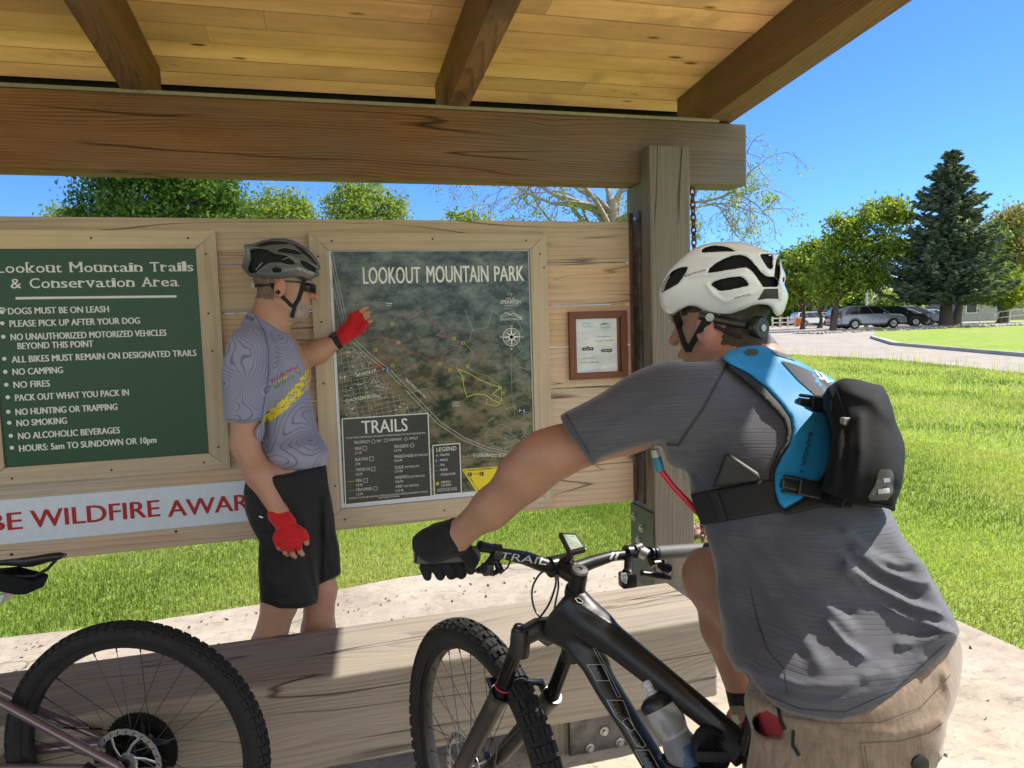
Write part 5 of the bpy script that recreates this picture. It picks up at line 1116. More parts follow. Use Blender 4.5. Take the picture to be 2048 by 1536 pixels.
def g_line(pts, w):
    out = []
    for a, b in zip(pts[:-1], pts[1:]):
        a, b = np.array(a, float), np.array(b, float); d = (b - a) / max(1e-6, np.linalg.norm(b - a)); s = np.array([-d[1], d[0]]) * w / 2; a, b = a - d * w * .25, b + d * w * .25
        out.append(([tuple(a - s), tuple(b - s), tuple(b + s), tuple(a + s)], [(0, 1, 2, 3)]))
    return out

def skin_mat(name, base, red=(.40, .13, .09)):
    n = NT(name); o = n.obj(); f = n.noise(o, 9, 4); g = n.noise(o, 120, 3); c = n.mix(n.ramp(f, [(.4, 0.0), (.75, .4)]), base, red); c = n.mix(n.ramp(g, [(.55, 0.0), (.75, .25)]), c, tuple(k * .55 for k in base))
    n.base(c); n.b.inputs['Roughness'].default_value = .5; n.b.inputs['Subsurface Weight'].default_value = .12; n.b.inputs['Subsurface Scale'].default_value = .006; n.b.inputs['Subsurface Radius'].default_value = (1, .4, .2); n.bump(g, .12, .002); return n.m
M_SKIN = skin_mat('tanned_skin', (.34, .19, .125)); M_SKIN2 = skin_mat('fair_skin', (.42, .235, .155))
def hair_mat(name, c0, c1):
    n = NT(name); f = n.noise(n.map(n.obj(), (220, 220, 60)), 1, 3); n.base(n.ramp(f, [(.3, c0), (.7, c1)])); n.b.inputs['Roughness'].default_value = .6; n.bump(f, .6, .003); return n.m
M_EAR = skin_mat('flushed_ear_skin', (.44, .20, .15), (.50, .15, .11))
M_HAIR = hair_mat('dark_hair', (.02, .014, .010), (.07, .05, .038)); M_STUB = hair_mat('cropped_grey_hair', (.10, .06, .04), (.26, .165, .115)); M_BEARD = hair_mat('grey_stubble', (.20, .13, .10), (.42, .34, .29))
def cloth_mat(name, c0, c1, stretch=(3, 3, 130), rough=.8, weave=500, sheen=.3):
    n = NT(name); o = n.obj(); f = n.noise(n.map(o, stretch), 1, 4, .7); wv = n.noise(o, weave, 2); c = n.ramp(f, [(.32, c0), (.68, c1)]); n.base(c); n.b.inputs['Roughness'].default_value = rough
    n.b.inputs['Specular IOR Level'].default_value = .2; n.b.inputs['Sheen Weight'].default_value = sheen; n.bump(n.math('ADD', n.math('MULTIPLY', f, .5), n.math('MULTIPLY', wv, .5)), .25, .0025); return n.m
def shirt_mat():
    """slate heather knit with fine horizontal drop-needle ribs"""
    n = NT('slate_heather_knit'); o = n.obj(); s = n.n('SeparateXYZ'); n.l(o, s.inputs[0]); f = n.noise(n.map(o, (14, 14, 520)), 1, 3, .7); b = n.noise(n.map(o, (4, 4, 60)), 1, 3)
    rib = n.math('ABSOLUTE', n.math('SUBTRACT', n.math('FRACT', n.math('MULTIPLY', n.math('ADD', s.outputs[2], n.math('MULTIPLY', n.math('SUBTRACT', n.noise(o, 5, 2), .5), .03)), 165.0)), .5))
    gap = n.math('MULTIPLY', n.ramp(rib, [(.06, 1.0), (.20, 0.0)]), n.ramp(n.noise(n.map(o, (9, 9, 60)), 1, 2), [(.42, 0.0), (.6, 1.0)]))
    c = n.ramp(n.math('ADD', n.math('MULTIPLY', f, .6), n.math('MULTIPLY', b, .4)), [(.28, (.052, .053, .070)), (.72, (.092, .094, .116))]); c = n.mix(n.math('MULTIPLY', gap, .42), c, (.035, .036, .05))
    n.base(c); n.b.inputs['Roughness'].default_value = .75; n.b.inputs['Specular IOR Level'].default_value = .25; n.b.inputs['Sheen Weight'].default_value = .25; n.bump(n.math('SUBTRACT', n.math('MULTIPLY', f, .5), gap), .2, .002); return n.m
M_SHIRT = shirt_mat()
M_SHORT = cloth_mat('tan_shorts_cloth', (.165, .12, .088), (.265, .20, .148), (120, 120, 25), sheen=.2)
M_BLKCLOTH = cloth_mat('black_cloth', (.010, .010, .012), (.020, .020, .024), (60, 60, 60), sheen=.05); M_BLKWEB = plain('black_webbing', (.008, .0085, .010), .75, 0, .3, 200, .3); M_BLKPLA = plain('black_plastic', (.012, .012, .013), .35, 0, .2, 60)
M_BLUE = cloth_mat('blue_pack_cloth', (.010, .20, .46), (.016, .26, .56), (20, 20, 20), .55, 700, .1); M_POUCH = cloth_mat('black_pack_cloth', (.0045, .005, .0065), (.009, .010, .013), (15, 15, 15), .85, 700, .0)
M_WHITEH = plain('glossy_white_shell', (.84, .85, .87), .12, 0, .02, 5, coat=.6); M_FOAM = plain('black_foam', (.012, .012, .013), .9, 0, .4, 120, .6)
M_REDIN = plain('red_lining', (.30, .02, .025), .7, 0, .1, 60)

# ================================================================== the rider in the white helmet
rider = thing('person', PZ(1640, 1700, 0.012), 'rider seen from behind in white helmet, slate shirt and tan shorts, leaning on the handlebar', 'person')
ft = nrm(cv(-.55, 0, .83)); sd = nrm(cv(-.83, 0, -.55))      # torso facing, torso left
D_ = dict(pel=P(1712, 1340, 1.24), wai=P(1662, 1170, 1.26), che=P(1560, 930, 1.37), upp=P(1500, 775, 1.43), neck=P(1468, 700, 1.46))
ls, el_, wr_, hd = P(1375, 812, 1.33), P(1108, 912, 1.30), P(912, 1074, 1.41), P(868, 1105, 1.45)
rs, rel, rwr = P(1600, 830, 1.64), P(1560, 1010, 1.78), P(1440, 1085, 1.76)
torso = chain([D_['pel'], D_['wai'], D_['che'], D_['upp']], [.182, .178, .185, .125], .06, (ft, .70)) + [cone(D_['upp'], D_['neck'], .085, .06, .05)]
sl_l = [cone(ls, P(1330, 822, 1.31), .088, .082, .07), cone(P(1330, 822, 1.31), P(1150, 880, 1.295), .082, .064, .04)]
sl_r = [cone(rs, rel * .6 + rs * .4, .085, .07, .07)]
hf = nrm(cv(-.75, -.12, .65)); hl = nrm(np.cross(cv(0, 1, 0), hf)); hu = nrm(np.cross(hf, hl)); HC = P(1447, 600, 1.50); HH = HC - hu * .046 + hf * .012     # head frame
def head(c, f, l, u, s=1.0, ear=(-.014, -.008)):
    q = lambda a, b, d: c + (f * a + l * b + u * d) * s
    p = [ell(q(-.012, 0, .045), (.098 * s, .076 * s, .088 * s), (f, l, u), .02), ell(q(.03, 0, -.025), (.062 * s, .060 * s, .085 * s), (f, l, u), .04), cone(q(.035, 0, -.085), q(.062, 0, -.092), .034 * s, .022 * s, .03),
         cone(q(-.01, .055, -.05), q(.05, .03, -.088), .020 * s, .018 * s, .03), cone(q(-.01, -.055, -.05), q(.05, -.03, -.088), .020 * s, .018 * s, .03),
         cone(q(.088, 0, .015), q(.112, 0, -.022), .009 * s, .013 * s, .012), cone(q(.085, .03, .022), q(.085, -.03, .022), .013 * s, .013 * s, .015), cone(q(.092, .018, -.058), q(.092, -.018, -.058), .008 * s, .008 * s, .012),
         cone(q(-.03, 0, -.06), q(-.055, 0, -.14), .054 * s, .056 * s, .03)]
    for sg in (1, -1):      # ears: rim and lobe with a hollow
        p += [ell(q(ear[0], sg * .086, ear[1]), (.019 * s, .0105 * s, .034 * s), (f + l * sg * -.45, l * sg + f * sg * .0, u - f * .18), .006), ell(q(ear[0] + .010, sg * .097, ear[1] + .002), (.009 * s, .009 * s, .019 * s), (f, l, u), .004, True)]
        p += [ell(q(.084, sg * .032, .002), (.012 * s, .014 * s, .010 * s), (f, l, u), .008, True), ell(q(.078, sg * .032, .002), (.012 * s, .012 * s, .011 * s), (f, l, u), .004)]
    return p
kn_r, an_r, hip_r = P(1428, 1160, 1.62), P(1500, 1425, 1.60), P(1640, 1360, 1.34)
foot_r = an_r + cv(.03, -.07, .15); hip_l, kn_l = P(1690, 1410, 1.16), P(1600, 1640, 1.20); an_l = np.array([*PZ(1650, 1900, .1)[:2], .10]); foot_l = an_l + np.append((nrm(cv(-.7, 0, .7)) * .17)[:2], -.05)
arm_l = chain([ls, P(1250, 850, 1.31), el_], [.056, .048, .041], .03) + chain([el_, P(1052, 950, 1.322), P(982, 1014, 1.357), wr_], [.040, .0425, .034, .0265], .02) + [cone(P(1120, 880, 1.30), P(1030, 945, 1.315), .022, .024, .03), cone(P(1085, 945, 1.33), P(985, 1035, 1.37), .020, .016, .03)] + [cone(wr_, hd * .4 + wr_ * .6, .027, .018, .02), ell(P(1078, 903, 1.30), (.036, .030, .030), None, .03)]
arm_r = chain([rs, rel, rwr], [.055, .043, .028], .03)
leg_r = chain([hip_r, kn_r], [.085, .058], .04) + chain([kn_r, kn_r * .65 + an_r * .35, an_r], [.052, .052, .034], .03) + [ell(kn_r + cv(-.012, .01, 0), (.055, .055, .06), None, .03), cone(an_r, foot_r, .033, .03, .03), cone(kn_r * .7 + an_r * .3 + cv(.03, 0, -.02), kn_r * .45 + an_r * .55 + cv(.02, 0, -.01), .045, .035, .04)]
leg_l = chain([hip_l, kn_l, an_l], [.085, .06, .034], .04) + [cone(an_l, foot_l, .035, .03, .03)]
body_r = Body(torso[:3] + [cone(D_['upp'], D_['neck'], .085, .06, .05)] + head(HH, hf, hl, hu, 1.0, (-.004, -.022)) + [cone(P(1492, 712, 1.455), HH - hu * .05 - hf * .04, .062, .052, .02)] + arm_l + arm_r + leg_r + leg_l)
for q in body_r.p[:3]: q.ra -= .03; q.rb -= .03
def hair_r(fc, px, py, z):
    r = (fc - HH); a, b, c = r @ hf, r @ hl, r @ hu; hr = ~((np.abs(b) > .066) & (np.abs(a + .004) < .034) & (np.abs(c + .022) < .04)) & (c > -.075 - .10 * (a + .02)) & (a < -.005 - .02 * (c < 0)) & (np.abs(b) < .095) & (np.linalg.norm(r, axis=1) < .16) & ~((np.abs(b) > .070) & (a > -.032) & (c < .03))
    ear_ = (np.abs(b) > .078) & (np.abs(a + .004) < .034) & (np.abs(c + .022) < .045) & (np.linalg.norm(r, axis=1) < .13); return np.where(ear_, 2, np.where(hr | ((c > .02) & (np.linalg.norm(r, axis=1) < .16) & (a < .06)), 1, 0))
bo_r = solid('body', body_r, [M_SKIN, M_HAIR, M_EAR], rider, .0055, zone=hair_r)
# ---- shirt
SH = [(1440, 712), (1415, 722), (1376, 721), (1345, 718), (1315, 727), (1280, 742), (1240, 762), (1200, 785), (1160, 808), (1121, 831), (1140, 868), (1160, 900), (1186, 929), (1199, 914), (1243, 901), (1290, 893), (1324, 888), (1340, 925), (1360, 965), (1384, 1000), (1405, 1050), (1420, 1100), (1434, 1150), (1440, 1230), (1450, 1300), (1470, 1338), (1494, 1346), (1508, 1372), (1530, 1398), (1565, 1423), (1620, 1438), (1680, 1443), (1722, 1430), (1780, 1400), (1840, 1358), (1880, 1320), (1905, 1290), (1917, 1265), (1903, 1232), (1886, 1200), (1876, 1182), (1862, 1160), (1850, 1128), (1832, 1112), (1800, 1060), (1782, 1010), (1770, 900), (1720, 800), (1640, 735), (1560, 702), (1500, 688)]
FO = [([(1690, 1062), (1745, 1112), (1800, 1132), (1836, 1120)], 8, .008), ([(1708, 1100), (1770, 1143), (1830, 1165), (1862, 1165)], 7, .010), ([(1692, 1128), (1745, 1170), (1820, 1208), (1884, 1228)], 7, .012), ([(1690, 1142), (1730, 1185), (1800, 1228), (1908, 1266)], 7, .012), ([(1655, 1245), (1690, 1285), (1728, 1312)], 7, .009),
      ([(1500, 1065), (1560, 1130), (1640, 1200), (1700, 1260)], 14, .007), ([(1455, 1075), (1510, 1160), (1580, 1260), (1640, 1330)], 16, .006), ([(1600, 1045), (1660, 1090), (1700, 1130)], 12, .006), ([(1520, 1345), (1600, 1372), (1690, 1372), (1780, 1345)], 10, .007), ([(1560, 1395), (1660, 1408), (1760, 1372), (1850, 1318)], 9, .006), ([(1362, 905), (1385, 960), (1405, 990)], 6, .003), ([(1372, 895), (1405, 950), (1430, 985)], 6, .003),
      ([(1210, 905), (1260, 880), (1330, 872)], 8, .005), ([(1180, 890), (1230, 850), (1300, 820)], 14, .004), ([(1330, 880), (1380, 840), (1440, 790)], 16, .004), ([(1800, 1290), (1860, 1278), (1910, 1262)], 8, .007), ([(1730, 1350), (1800, 1325), (1880, 1275)], 9, .006)]
GR = [([(1545, 1090), (1620, 1175), (1700, 1225)], 10, -.006), ([(1475, 1120), (1540, 1220), (1610, 1310)], 14, -.006), ([(1700, 1115), (1760, 1158), (1830, 1190)], 6, -.006), ([(1700, 1160), (1760, 1205), (1840, 1240)], 7, -.006)]
def cloth_noise(f, Q, px, py, z): return f + .0022 * np.sin(Q @ np.array([31., 11, 23]) + 2 * np.sin(Q @ np.array([9., 14, -17]))) + .0012 * np.sin(Q @ np.array([-40., 35, 61]))
hem_fl = ell(P(1690, 1345, 1.225), (.25, .185, .13), (sd, ft, cv(0, 1, 0)), .07)
shirt_b = Body(torso + sl_l + sl_r + [hem_fl, ell(P(1860, 1240, 1.20), (.10, .12, .13), None, .08), ell(P(1760, 1380, 1.17), (.14, .12, .09), None, .08), ell(P(1480, 1180, 1.33), (.10, .10, .20), None, .08)])
shirt_r = solid('shirt', shirt_b, M_SHIRT, rider, .0045, .012, SH, .02, cloth_noise, [(p_, w_, h_ * 1.15) for p_, w_, h_ in FO + GR], relax=4)
bv_sh = tree_of(shirt_r)
seam = plain('dark_seam', (.03, .03, .04), .8)
decal('seam', g_line([(1454, 728), (1432, 770), (1405, 820), (1375, 862), (1357, 890)], 5) + g_line([(1357, 890), (1335, 888)], 5) + g_line([(1500, 1175), (1515, 1240), (1535, 1300), (1570, 1340), (1573, 1385)], 2.2) + g_line([(1131, 826), (1152, 862), (1178, 906)], 2) + g_line([(1530, 1388), (1600, 1418), (1690, 1424), (1790, 1380), (1890, 1290)], 1.8), bv_sh, seam, shirt_r, .0012)
# ---- shorts
SHO = [(1921, 1285), (1921, 1335), (1918, 1380), (1905, 1415), (1890, 1440), (1888, 1470), (1883, 1515), (1872, 1524), (1850, 1640), (1480, 1680), (1500, 1500), (1505, 1462), (1500, 1440), (1490, 1400), (1497, 1375), (1506, 1345), (1640, 1250), (1880, 1240)]
shorts_b = Body([cone(P(1712, 1340, 1.22), P(1690, 1430, 1.19), .20, .185, .06, (ft, .8)), cone(hip_l, kn_l, .155, .135, .06), cone(hip_r, kn_r * .35 + hip_r * .65, .125, .12, .05), cone(P(1560, 1440, 1.24), P(1550, 1640, 1.24), .09, .09, .06), ell(P(1800, 1440, 1.18), (.12, .12, .16), None, .06)])
FS = [([(1500, 1395), (1570, 1440), (1660, 1470), (1760, 1536)], 12, .007), ([(1600, 1440), (1690, 1465), (1800, 1470), (1885, 1440)], 8, .005), ([(1640, 1500), (1700, 1540), (1740, 1590)], 12, .007), ([(1890, 1345), (1900, 1400), (1880, 1445)], 8, .006), ([(1520, 1480), (1580, 1540)], 12, .006)]
def shorts_cut(f, Q, px, py, z):
    f = cloth_noise(f, Q, px, py, z); pk = poly_sd(px, py, [(1503, 1440), (1512, 1425), (1535, 1418), (1560, 1435), (1570, 1470), (1563, 1478), (1530, 1475), (1510, 1462)]) * z / FPX
    sf = shirt_b.ev(Q[:, 0], Q[:, 1], Q[:, 2]) - .012; inside = np.clip(-poly_sd(px, py, SH) / 10, 0, 1); f = np.where(inside > 0, np.maximum(f, (sf + .010) * inside + f * (1 - inside)), f)
    return np.maximum(f, -smax(pk, -(f + .016), .004))
shorts_r = solid('shorts', shorts_b, [M_SHORT, M_REDIN], rider, .0055, 0, SHO, .02, shorts_cut, FS, zone=lambda fc, px, py, z: (poly_sd(px, py, [(1505, 1440), (1514, 1428), (1535, 1421), (1558, 1437), (1567, 1468), (1560, 1475), (1530, 1472), (1512, 1460)]) < 0).astype(int))
bv_so = tree_of(shorts_r); thread = plain('tan_thread', (.40, .32, .24), .8)
decal('stitching', g_line([(1570, 1432), (1660, 1447), (1760, 1445), (1840, 1415), (1900, 1350)], 1.5) + g_line([(1720, 1486), (1800, 1482), (1860, 1465), (1885, 1445)], 1.5) + g_line([(1730, 1492), (1735, 1536)], 1.5) + g_line([(1720, 1486), (1732, 1560)], 1.5), bv_so, plain('dark_thread', (.11, .08, .06), .8), shorts_r)
decal('drawcord', g_line([(1556, 1412), (1562, 1440), (1570, 1458)], 7) + g_line([(1587, 1462), (1586, 1490), (1598, 1510)], 7), bv_so, M_BLKWEB, shorts_r, .003)
h = hit(bv_so, 1838, 1526); m = MB()
if h is not None: m.lathe(h + FWD * .002, -FWD, [(0, .008), (.006, .008), (.012, .006), (.0125, 0)], 16); m.build('button', M_BLKPLA, shorts_r, sm=40)
# ---- sock and shoe of the raised foot
solid('sock', Body([cone(an_r * .82 + kn_r * .18, an_r + cv(0, -.02, 0), .040, .038, .0)]), [M_BLKCLOTH, plain('olive_sock_band', (.16, .20, .10), .8), plain('pale_sock', (.5, .5, .46), .8)], rider, .004, zone=lambda fc, px, py, z: np.where(py < 1412, 0, np.where(py < 1430, 1, 2)))
solid('shoe', Body(chain([an_r + cv(.02, -.035, -.03), foot_r + cv(0, -.02, 0)], [.042, .038], .02) + [ell(an_r + cv(.01, -.02, 0), (.045, .045, .045), None, .03)]), plain('red_shoe', (.35, .035, .02), .55, 0, .15, 30), rider, .005)
solid('shoe', Body(chain([an_l + np.array([0, 0, -.045]), foot_l], [.046, .042], .02)), plain('red_shoe', (.35, .035, .02), .55, 0, .15, 30), rider, .006)

# ---- white helmet
hc = lambda pts: [(1300 + x * 320 / 1755, 460 + y * 320 / 1755) for x, y in pts]
HO = hc([(100, 720), (118, 620), (150, 540), (220, 430), (330, 320), (440, 230), (560, 165), (700, 135), (850, 126), (1000, 130), (1120, 165), (1250, 212), (1340, 246), (1410, 262), (1432, 330), (1452, 410), (1485, 480), (1490, 540), (1472, 590), (1500, 660), (1522, 720), (1503, 800), (1470, 890), (1430, 935), (1395, 945), (1355, 905), (1330, 850), (1290, 822), (1200, 815), (1120, 832), (1060, 862), (960, 900), (860, 945), (780, 967), (720, 957), (660, 930), (590, 890), (530, 850), (470, 835), (420, 835), (370, 857), (310, 892), (280, 920), (230, 930), (180, 915), (140, 870), (110, 800)])
HV = [hc(q) for q in ([(122, 690), (130, 610), (190, 510), (260, 445), (350, 410), (415, 405), (400, 450), (355, 520), (310, 585), (230, 630)], [(565, 245), (570, 215), (620, 190), (700, 175), (780, 177), (860, 195), (940, 232), (800, 235), (650, 240)],
      [(635, 472), (650, 430), (710, 375), (800, 325), (900, 285), (980, 275), (1050, 290), (1110, 335), (1160, 400), (1220, 470), (1280, 515), (1340, 515), (1370, 520), (1410, 585), (1395, 620), (1240, 622), (1215, 580), (1160, 500), (1120, 450), (1060, 408), (980, 415), (850, 435), (740, 455)],
      [(1205, 280), (1230, 265), (1330, 265), (1342, 290), (1340, 425), (1310, 428), (1280, 400)], [(1385, 330), (1405, 280), (1418, 300), (1426, 480), (1410, 560), (1380, 510), (1364, 510), (1370, 440)], [(670, 600), (700, 570), (790, 540), (900, 520), (990, 512), (1030, 530), (1085, 595), (1075, 608), (940, 640), (780, 668), (745, 655)],
      [(1455, 520), (1470, 515), (1474, 560), (1455, 575)])]
HP = hc([(1180, 770), (1255, 645), (1405, 642), (1410, 755), (1280, 752)])
CRE = [(hc([(430, 500), (640, 478), (860, 450), (1060, 420)]), 4, .003), (hc([(560, 250), (800, 245), (1000, 240), (1180, 260), (1300, 480)]), 4, .003), (hc([(620, 600), (690, 700), (820, 790), (1130, 700), (1240, 620)]), 4, .003), (hc([(1420, 560), (1460, 640), (1440, 760)]), 4, .004)]
helm_b = Body([ell(HC + hu * .062 - hf * .006, (.158, .118, .118), (hf, hl, hu), .02), ell(HC + hu * .010 - hf * .065, (.088, .100, .075), (hf, hl, hu), .05), ell(HC + hu * .02 + hf * .05, (.09, .105, .07), (hf, hl, hu), .05)])
def vents(polys, mirror, shallow=(), depth=.020):
    def fn(f, Q, px, py, z):
        f0 = f.copy(); C0, L = mirror
        for i, pg in enumerate(polys): f = smax(f, -smax(poly_sd(px, py, pg) * z / FPX, -(f0 + (depth[i] if isinstance(depth, (list, tuple)) else depth)), .002), .003)
        return f
    return fn
_hz = helm_b
def helm_zone(body, thr=-.0045):
    def fn(fc, px, py, z): return (body.ev(fc[:, 0], fc[:, 1], fc[:, 2]) < thr).astype(int)
    return fn
inner_b = Body([ell(HC + hu * .018 - hf * .006, (.112, .088, .092), (hf, hl, hu), 0), cone(HC + hu * .0, HC - hu * .12, .085, .085, .02, (hl, .95))])
def helm_extra(f, Q, px, py, z):
    f = smax(f, poly_sd(px, py, HO) * z / FPX, .010); r = (Q - HC); f = smax(f, -(r @ hu + .085), .006)
    g = vents(HV, (HC, hl), (HP,), [.009, .008, .016, .009, .009, .014, .006])(f, Q, px, py, z); return np.maximum(g, -inner_b.ev(Q[:, 0], Q[:, 1], Q[:, 2]))
helm = solid('helmet', helm_b, [M_WHITEH, M_FOAM], rider, .0026, 0, None, 0, helm_extra, CRE)
# material by depth below the outer skin
def by_depth(o, fn_outer, thr):
    v, q = BV[o]; fc = v[q].mean(1); px, py, z = proj(fc); o.data.polygons.foreach_set('material_index', (fn_outer(fc, px, py, z) < thr).astype(np.int32))
by_depth(helm, lambda fc, px, py, z: smax(helm_b.ev(fc[:, 0], fc[:, 1], fc[:, 2]) + sum(-ht * np.exp(-(line_d(px, py, pl) / wd) ** 2) for pl, wd, ht in CRE), poly_sd(px, py, HO) * z / FPX, .010) + 1.0 * ((poly_sd(px, py, HP) > -.3) & False), -.0022)
bv_h = tree_of(helm); ink = plain('black_ink', (.012, .012, .013), .4)
decal('lettering', g_text('BONTRAGER', (1369, 554), (1411, 541.5), 3.6, .03, .25) + g_text('WAVECEL', (1468.5, 598.5), (1503, 589.5), 4.2, 0, -.1), bv_h, ink, helm, .0012, 5)
decal('rear_panel', g_poly(HP), bv_h, plain('dark_grey_panel', (.035, .037, .04), .4), helm, .001, 6)
# straps, dial, cradle, ear, glasses
def strap(name, pts, wd, th, mat, par, flat=None):
    m = MB(); pts = [np.asarray(p, float) for p in pts]
    for i in range(1): m.tube(pts, wd / 2, 8, flat=(flat if flat is not None else FWD, th / wd))
    return m.build(name, mat, par, sm=50)
dhd = lambda px, py, off=.0: (lambda h: h if h is not None else P(px, py, 1.44))(hit(bv_bd, px, py, .003 + off))
bv_bd = tree_of(bo_r)
strap('chin_strap', [P(1352, 628, 1.465), dhd(1362, 655), dhd(1372, 685), dhd(1380, 702)], .019, .003, M_BLKWEB, helm); st = strap('chin_strap', [dhd(1415, 640, .004), dhd(1405, 660, .002), dhd(1392, 682), dhd(1381, 704)], .021, .003, M_BLKWEB, helm)
strap('rear_strap', [dhd(1428, 652, .002), dhd(1452, 664), dhd(1476, 674), dhd(1484, 674)], .007, .003, M_BLKWEB, helm); strap('cradle', [dhd(1400, 632, .004), dhd(1440, 640, .004), dhd(1470, 648, .005), dhd(1505, 655, .006), dhd(1534, 652, .004)], .016, .005, M_BLKPLA, helm)
b_ = tree_of(bo_r); decal('lettering', g_text('BONTRAGER', (1404, 679), (1414, 655), 2.6) , tree_of(bo_r), plain('grey_print', (.35, .35, .35), .6), helm, .008, 6) if False else None
h = dhd(1511, 658, .004); dn2 = nrm(cv(.55, -.05, -.83)); m = MB(); m.lathe(h, dn2, [(0, .016), (.020, .016), (.0235, .012), (.024, 0)], 24); dial = m.build('fit_dial', M_BLKPLA, helm, sm=35); m = MB(); m.lathe(h + dn2 * .0162, dn2, [(0, .0022), (.007, .0022), (.0075, 0)], 16); m.build('dial_cap', M_ZINC, dial, sm=40)
m = MB(); c = dhd(1418, 637, .006); m.lathe(c, nrm(cv(-.3, 0, -1)), [(0, .006), (.008, .006), (.009, 0)], 14, ring=False); m.build('strap_clip', plain('pale_clip', (.35, .38, .37), .3), helm, sm=40)
gl = NT('clear_lens'); gl.b.inputs['Base Color'].default_value = (.93, .95, .95, 1); gl.b.inputs['Transmission Weight'].default_value = 1; gl.b.inputs['Roughness'].default_value = .03; gl.b.inputs['IOR'].default_value = 1.25
glo = MB(); eye = HC + hf * .085 + hu * .008; rows = []
for a in np.linspace(-1.05, 1.05, 13):
    for t in (-.024, -.008, .012, .024): rows.append(HC + hf * (.012 + .108 * math.cos(a * .85)) + hl * (.082 * math.sin(a) * 1.12) + hu * (t - .006) )
fs = [(i * 4 + k, i * 4 + k + 1, (i + 1) * 4 + k + 1, (i + 1) * 4 + k) for i in range(12) for k in range(3)]; glo.add(rows, fs); go_ = glo.build('glasses', gl.m, rider, sm=60); sm_ = go_.modifiers.new('s', 'SOLIDIFY'); sm_.thickness = .003
m = MB(); m.tube([rows[13 * 4 - 1] + hf * 0, HC + hf * .05 + hl * .083 + hu * .022, HC - hf * .0 + hl * .082 + hu * .022], .0028, 6); m.tube([rows[i * 4 + 3] for i in range(13)], .0025, 6); m.build('temple', plain('smoke_plastic', (.25, .26, .25), .2), go_, sm=50)

# ---- gloved hand closed on the grip
GA, GB = P(832, 1112, 1.475), P(985, 1106, 1.515)              # grip axis: outer end to inner end
ga = nrm(GB - GA); gp = [GA + ga * t for t in (.020, .046, .070, .093)]; gup = nrm(cv(0, 1, -.15)); gaw = nrm(np.cross(ga, gup)) 
if gaw @ FWD < 0: gaw = -gaw
hand = [cone(wr_ + cv(0, .004, 0), P(880, 1082, 1.445), .034, .034, .02), cone(P(893, 1082, 1.435), P(850, 1086, 1.45), .033, .026, .02), cone(GA + ga * .018 + gup * .024 - gaw * .018, GA + ga * .092 + gup * .024 - gaw * .014, .019, .021, .02)]
for i, c in enumerate(gp):
    r = (.0112, .0125, .0128, .0120)[i]; R_ = .0275
    arc = [c + gup * (R_ + .004) * math.cos(t) + gaw * (R_ + .004) * math.sin(t) + (-gup * .0 - gaw * .0) for t in (-.35, .35, .95, 1.55, 2.2, 2.75)] + [c - gup * .047 + gaw * .004 + ga * .004]
    hand += chain(arc, [r * 1.15, r * 1.12, r * 1.08, r * 1.05, r, r * .97, r * .85], .006)
thumb = [GA + ga * .098 + gup * .022 - gaw * .020, GA + ga * .112 - gaw * .030 - gup * .004, GA + ga * .112 - gaw * .012 - gup * .030]; hand += chain(thumb, [.016, .0135, .011], .008)
glove = solid('glove', Body(hand), [M_BLKCLOTH], rider, .0032, extra=lambda f, Q, px, py, z: f + .0008 * np.sin(Q @ np.array([210., 90, 150])))
cuff = solid('glove', Body([cone(P(905, 1078, 1.418), P(868, 1092, 1.446), .036, .036, 0)]), [M_BLKCLOTH], rider, .004)
# the other hand, on the far grip behind the torso
RA, RB = P(1312, 1106, 1.70), P(1480, 1094, 1.83); rg = nrm(RB - RA); far = [cone(rwr, RB - rg * .02 + UP * .03, .03, .032, .02)]
for k in range(4):
    c = RB - rg * (.005 + .022 * k); far += chain([c + UP * .028 * math.cos(t) + FWD * .028 * math.sin(t) for t in (-.3, .6, 1.5, 2.4, 3.1)], [.012, .012, .011, .010, .009], .006)
far += chain([RB - rg * .085 + UP * .02 - FWD * .02, RB - rg * .095 - UP * .02 - FWD * .02], [.014, .011], .008)
solid('glove', Body(far), [M_BLKCLOTH], rider, .005)

# ================================================================== hydration pack (worn, but a thing of its own)
kc = lambda pts: [(1200 + x * 650 / 1664, 460 + y * 650 / 1664) for x, y in pts]
pack = thing('backpack', P(1700, 900, 1.25), 'blue and black hydration pack strapped on the back of the rider', 'backpack')
def hug(name, poly, t, mats, par, k=.006, base=.011, res=.0035, folds=(), lift=0.0, zone=None):
    pg = kc(poly) if poly[0][0] < 1199 or max(p[1] for p in poly) > 1100 else poly; xs = [p[0] for p in pg]; ys = [p[1] for p in pg]
    cs = [h_ for h_ in (hit(bv_sh, x, y) for x in np.linspace(min(xs), max(xs), 9) for y in np.linspace(min(ys), max(ys), 9)) if h_ is not None]; cs = np.array(cs)
    lo, hi = cs.min(0) - t - .03, cs.max(0) + t + .03
    def ex(f, Q, px, py, z):
        side = poly_sd(px, py, pg) * z / FPX; keep = (np.abs(z - np.median(proj(cs)[2])) < .5)
        return np.where(keep, smax(smax(f - t, -(f + .006), .002), side, k), .1)
    return solid(name, shirt_b, mats, par, res, base, None, 0, ex, folds, box=(lo, hi), zone=zone)
vest = hug('vest', [(618, 655), (655, 618), (700, 603), (790, 590), (850, 595), (935, 640), (1060, 690), (1150, 730), (1212, 772), (1190, 800), (1170, 850), (1160, 930), (1180, 1000), (1190, 1080), (1186, 1150), (1172, 1220), (1120, 1295), (1020, 1385), (940, 1428), (912, 1395), (890, 1320), (895, 1235), (930, 1160), (970, 1100), (986, 1030), (975, 960), (920, 885), (850, 808), (760, 738), (665, 690)], .014, M_BLUE, pack, .008)
bv_v = tree_of(vest, shirt_r)
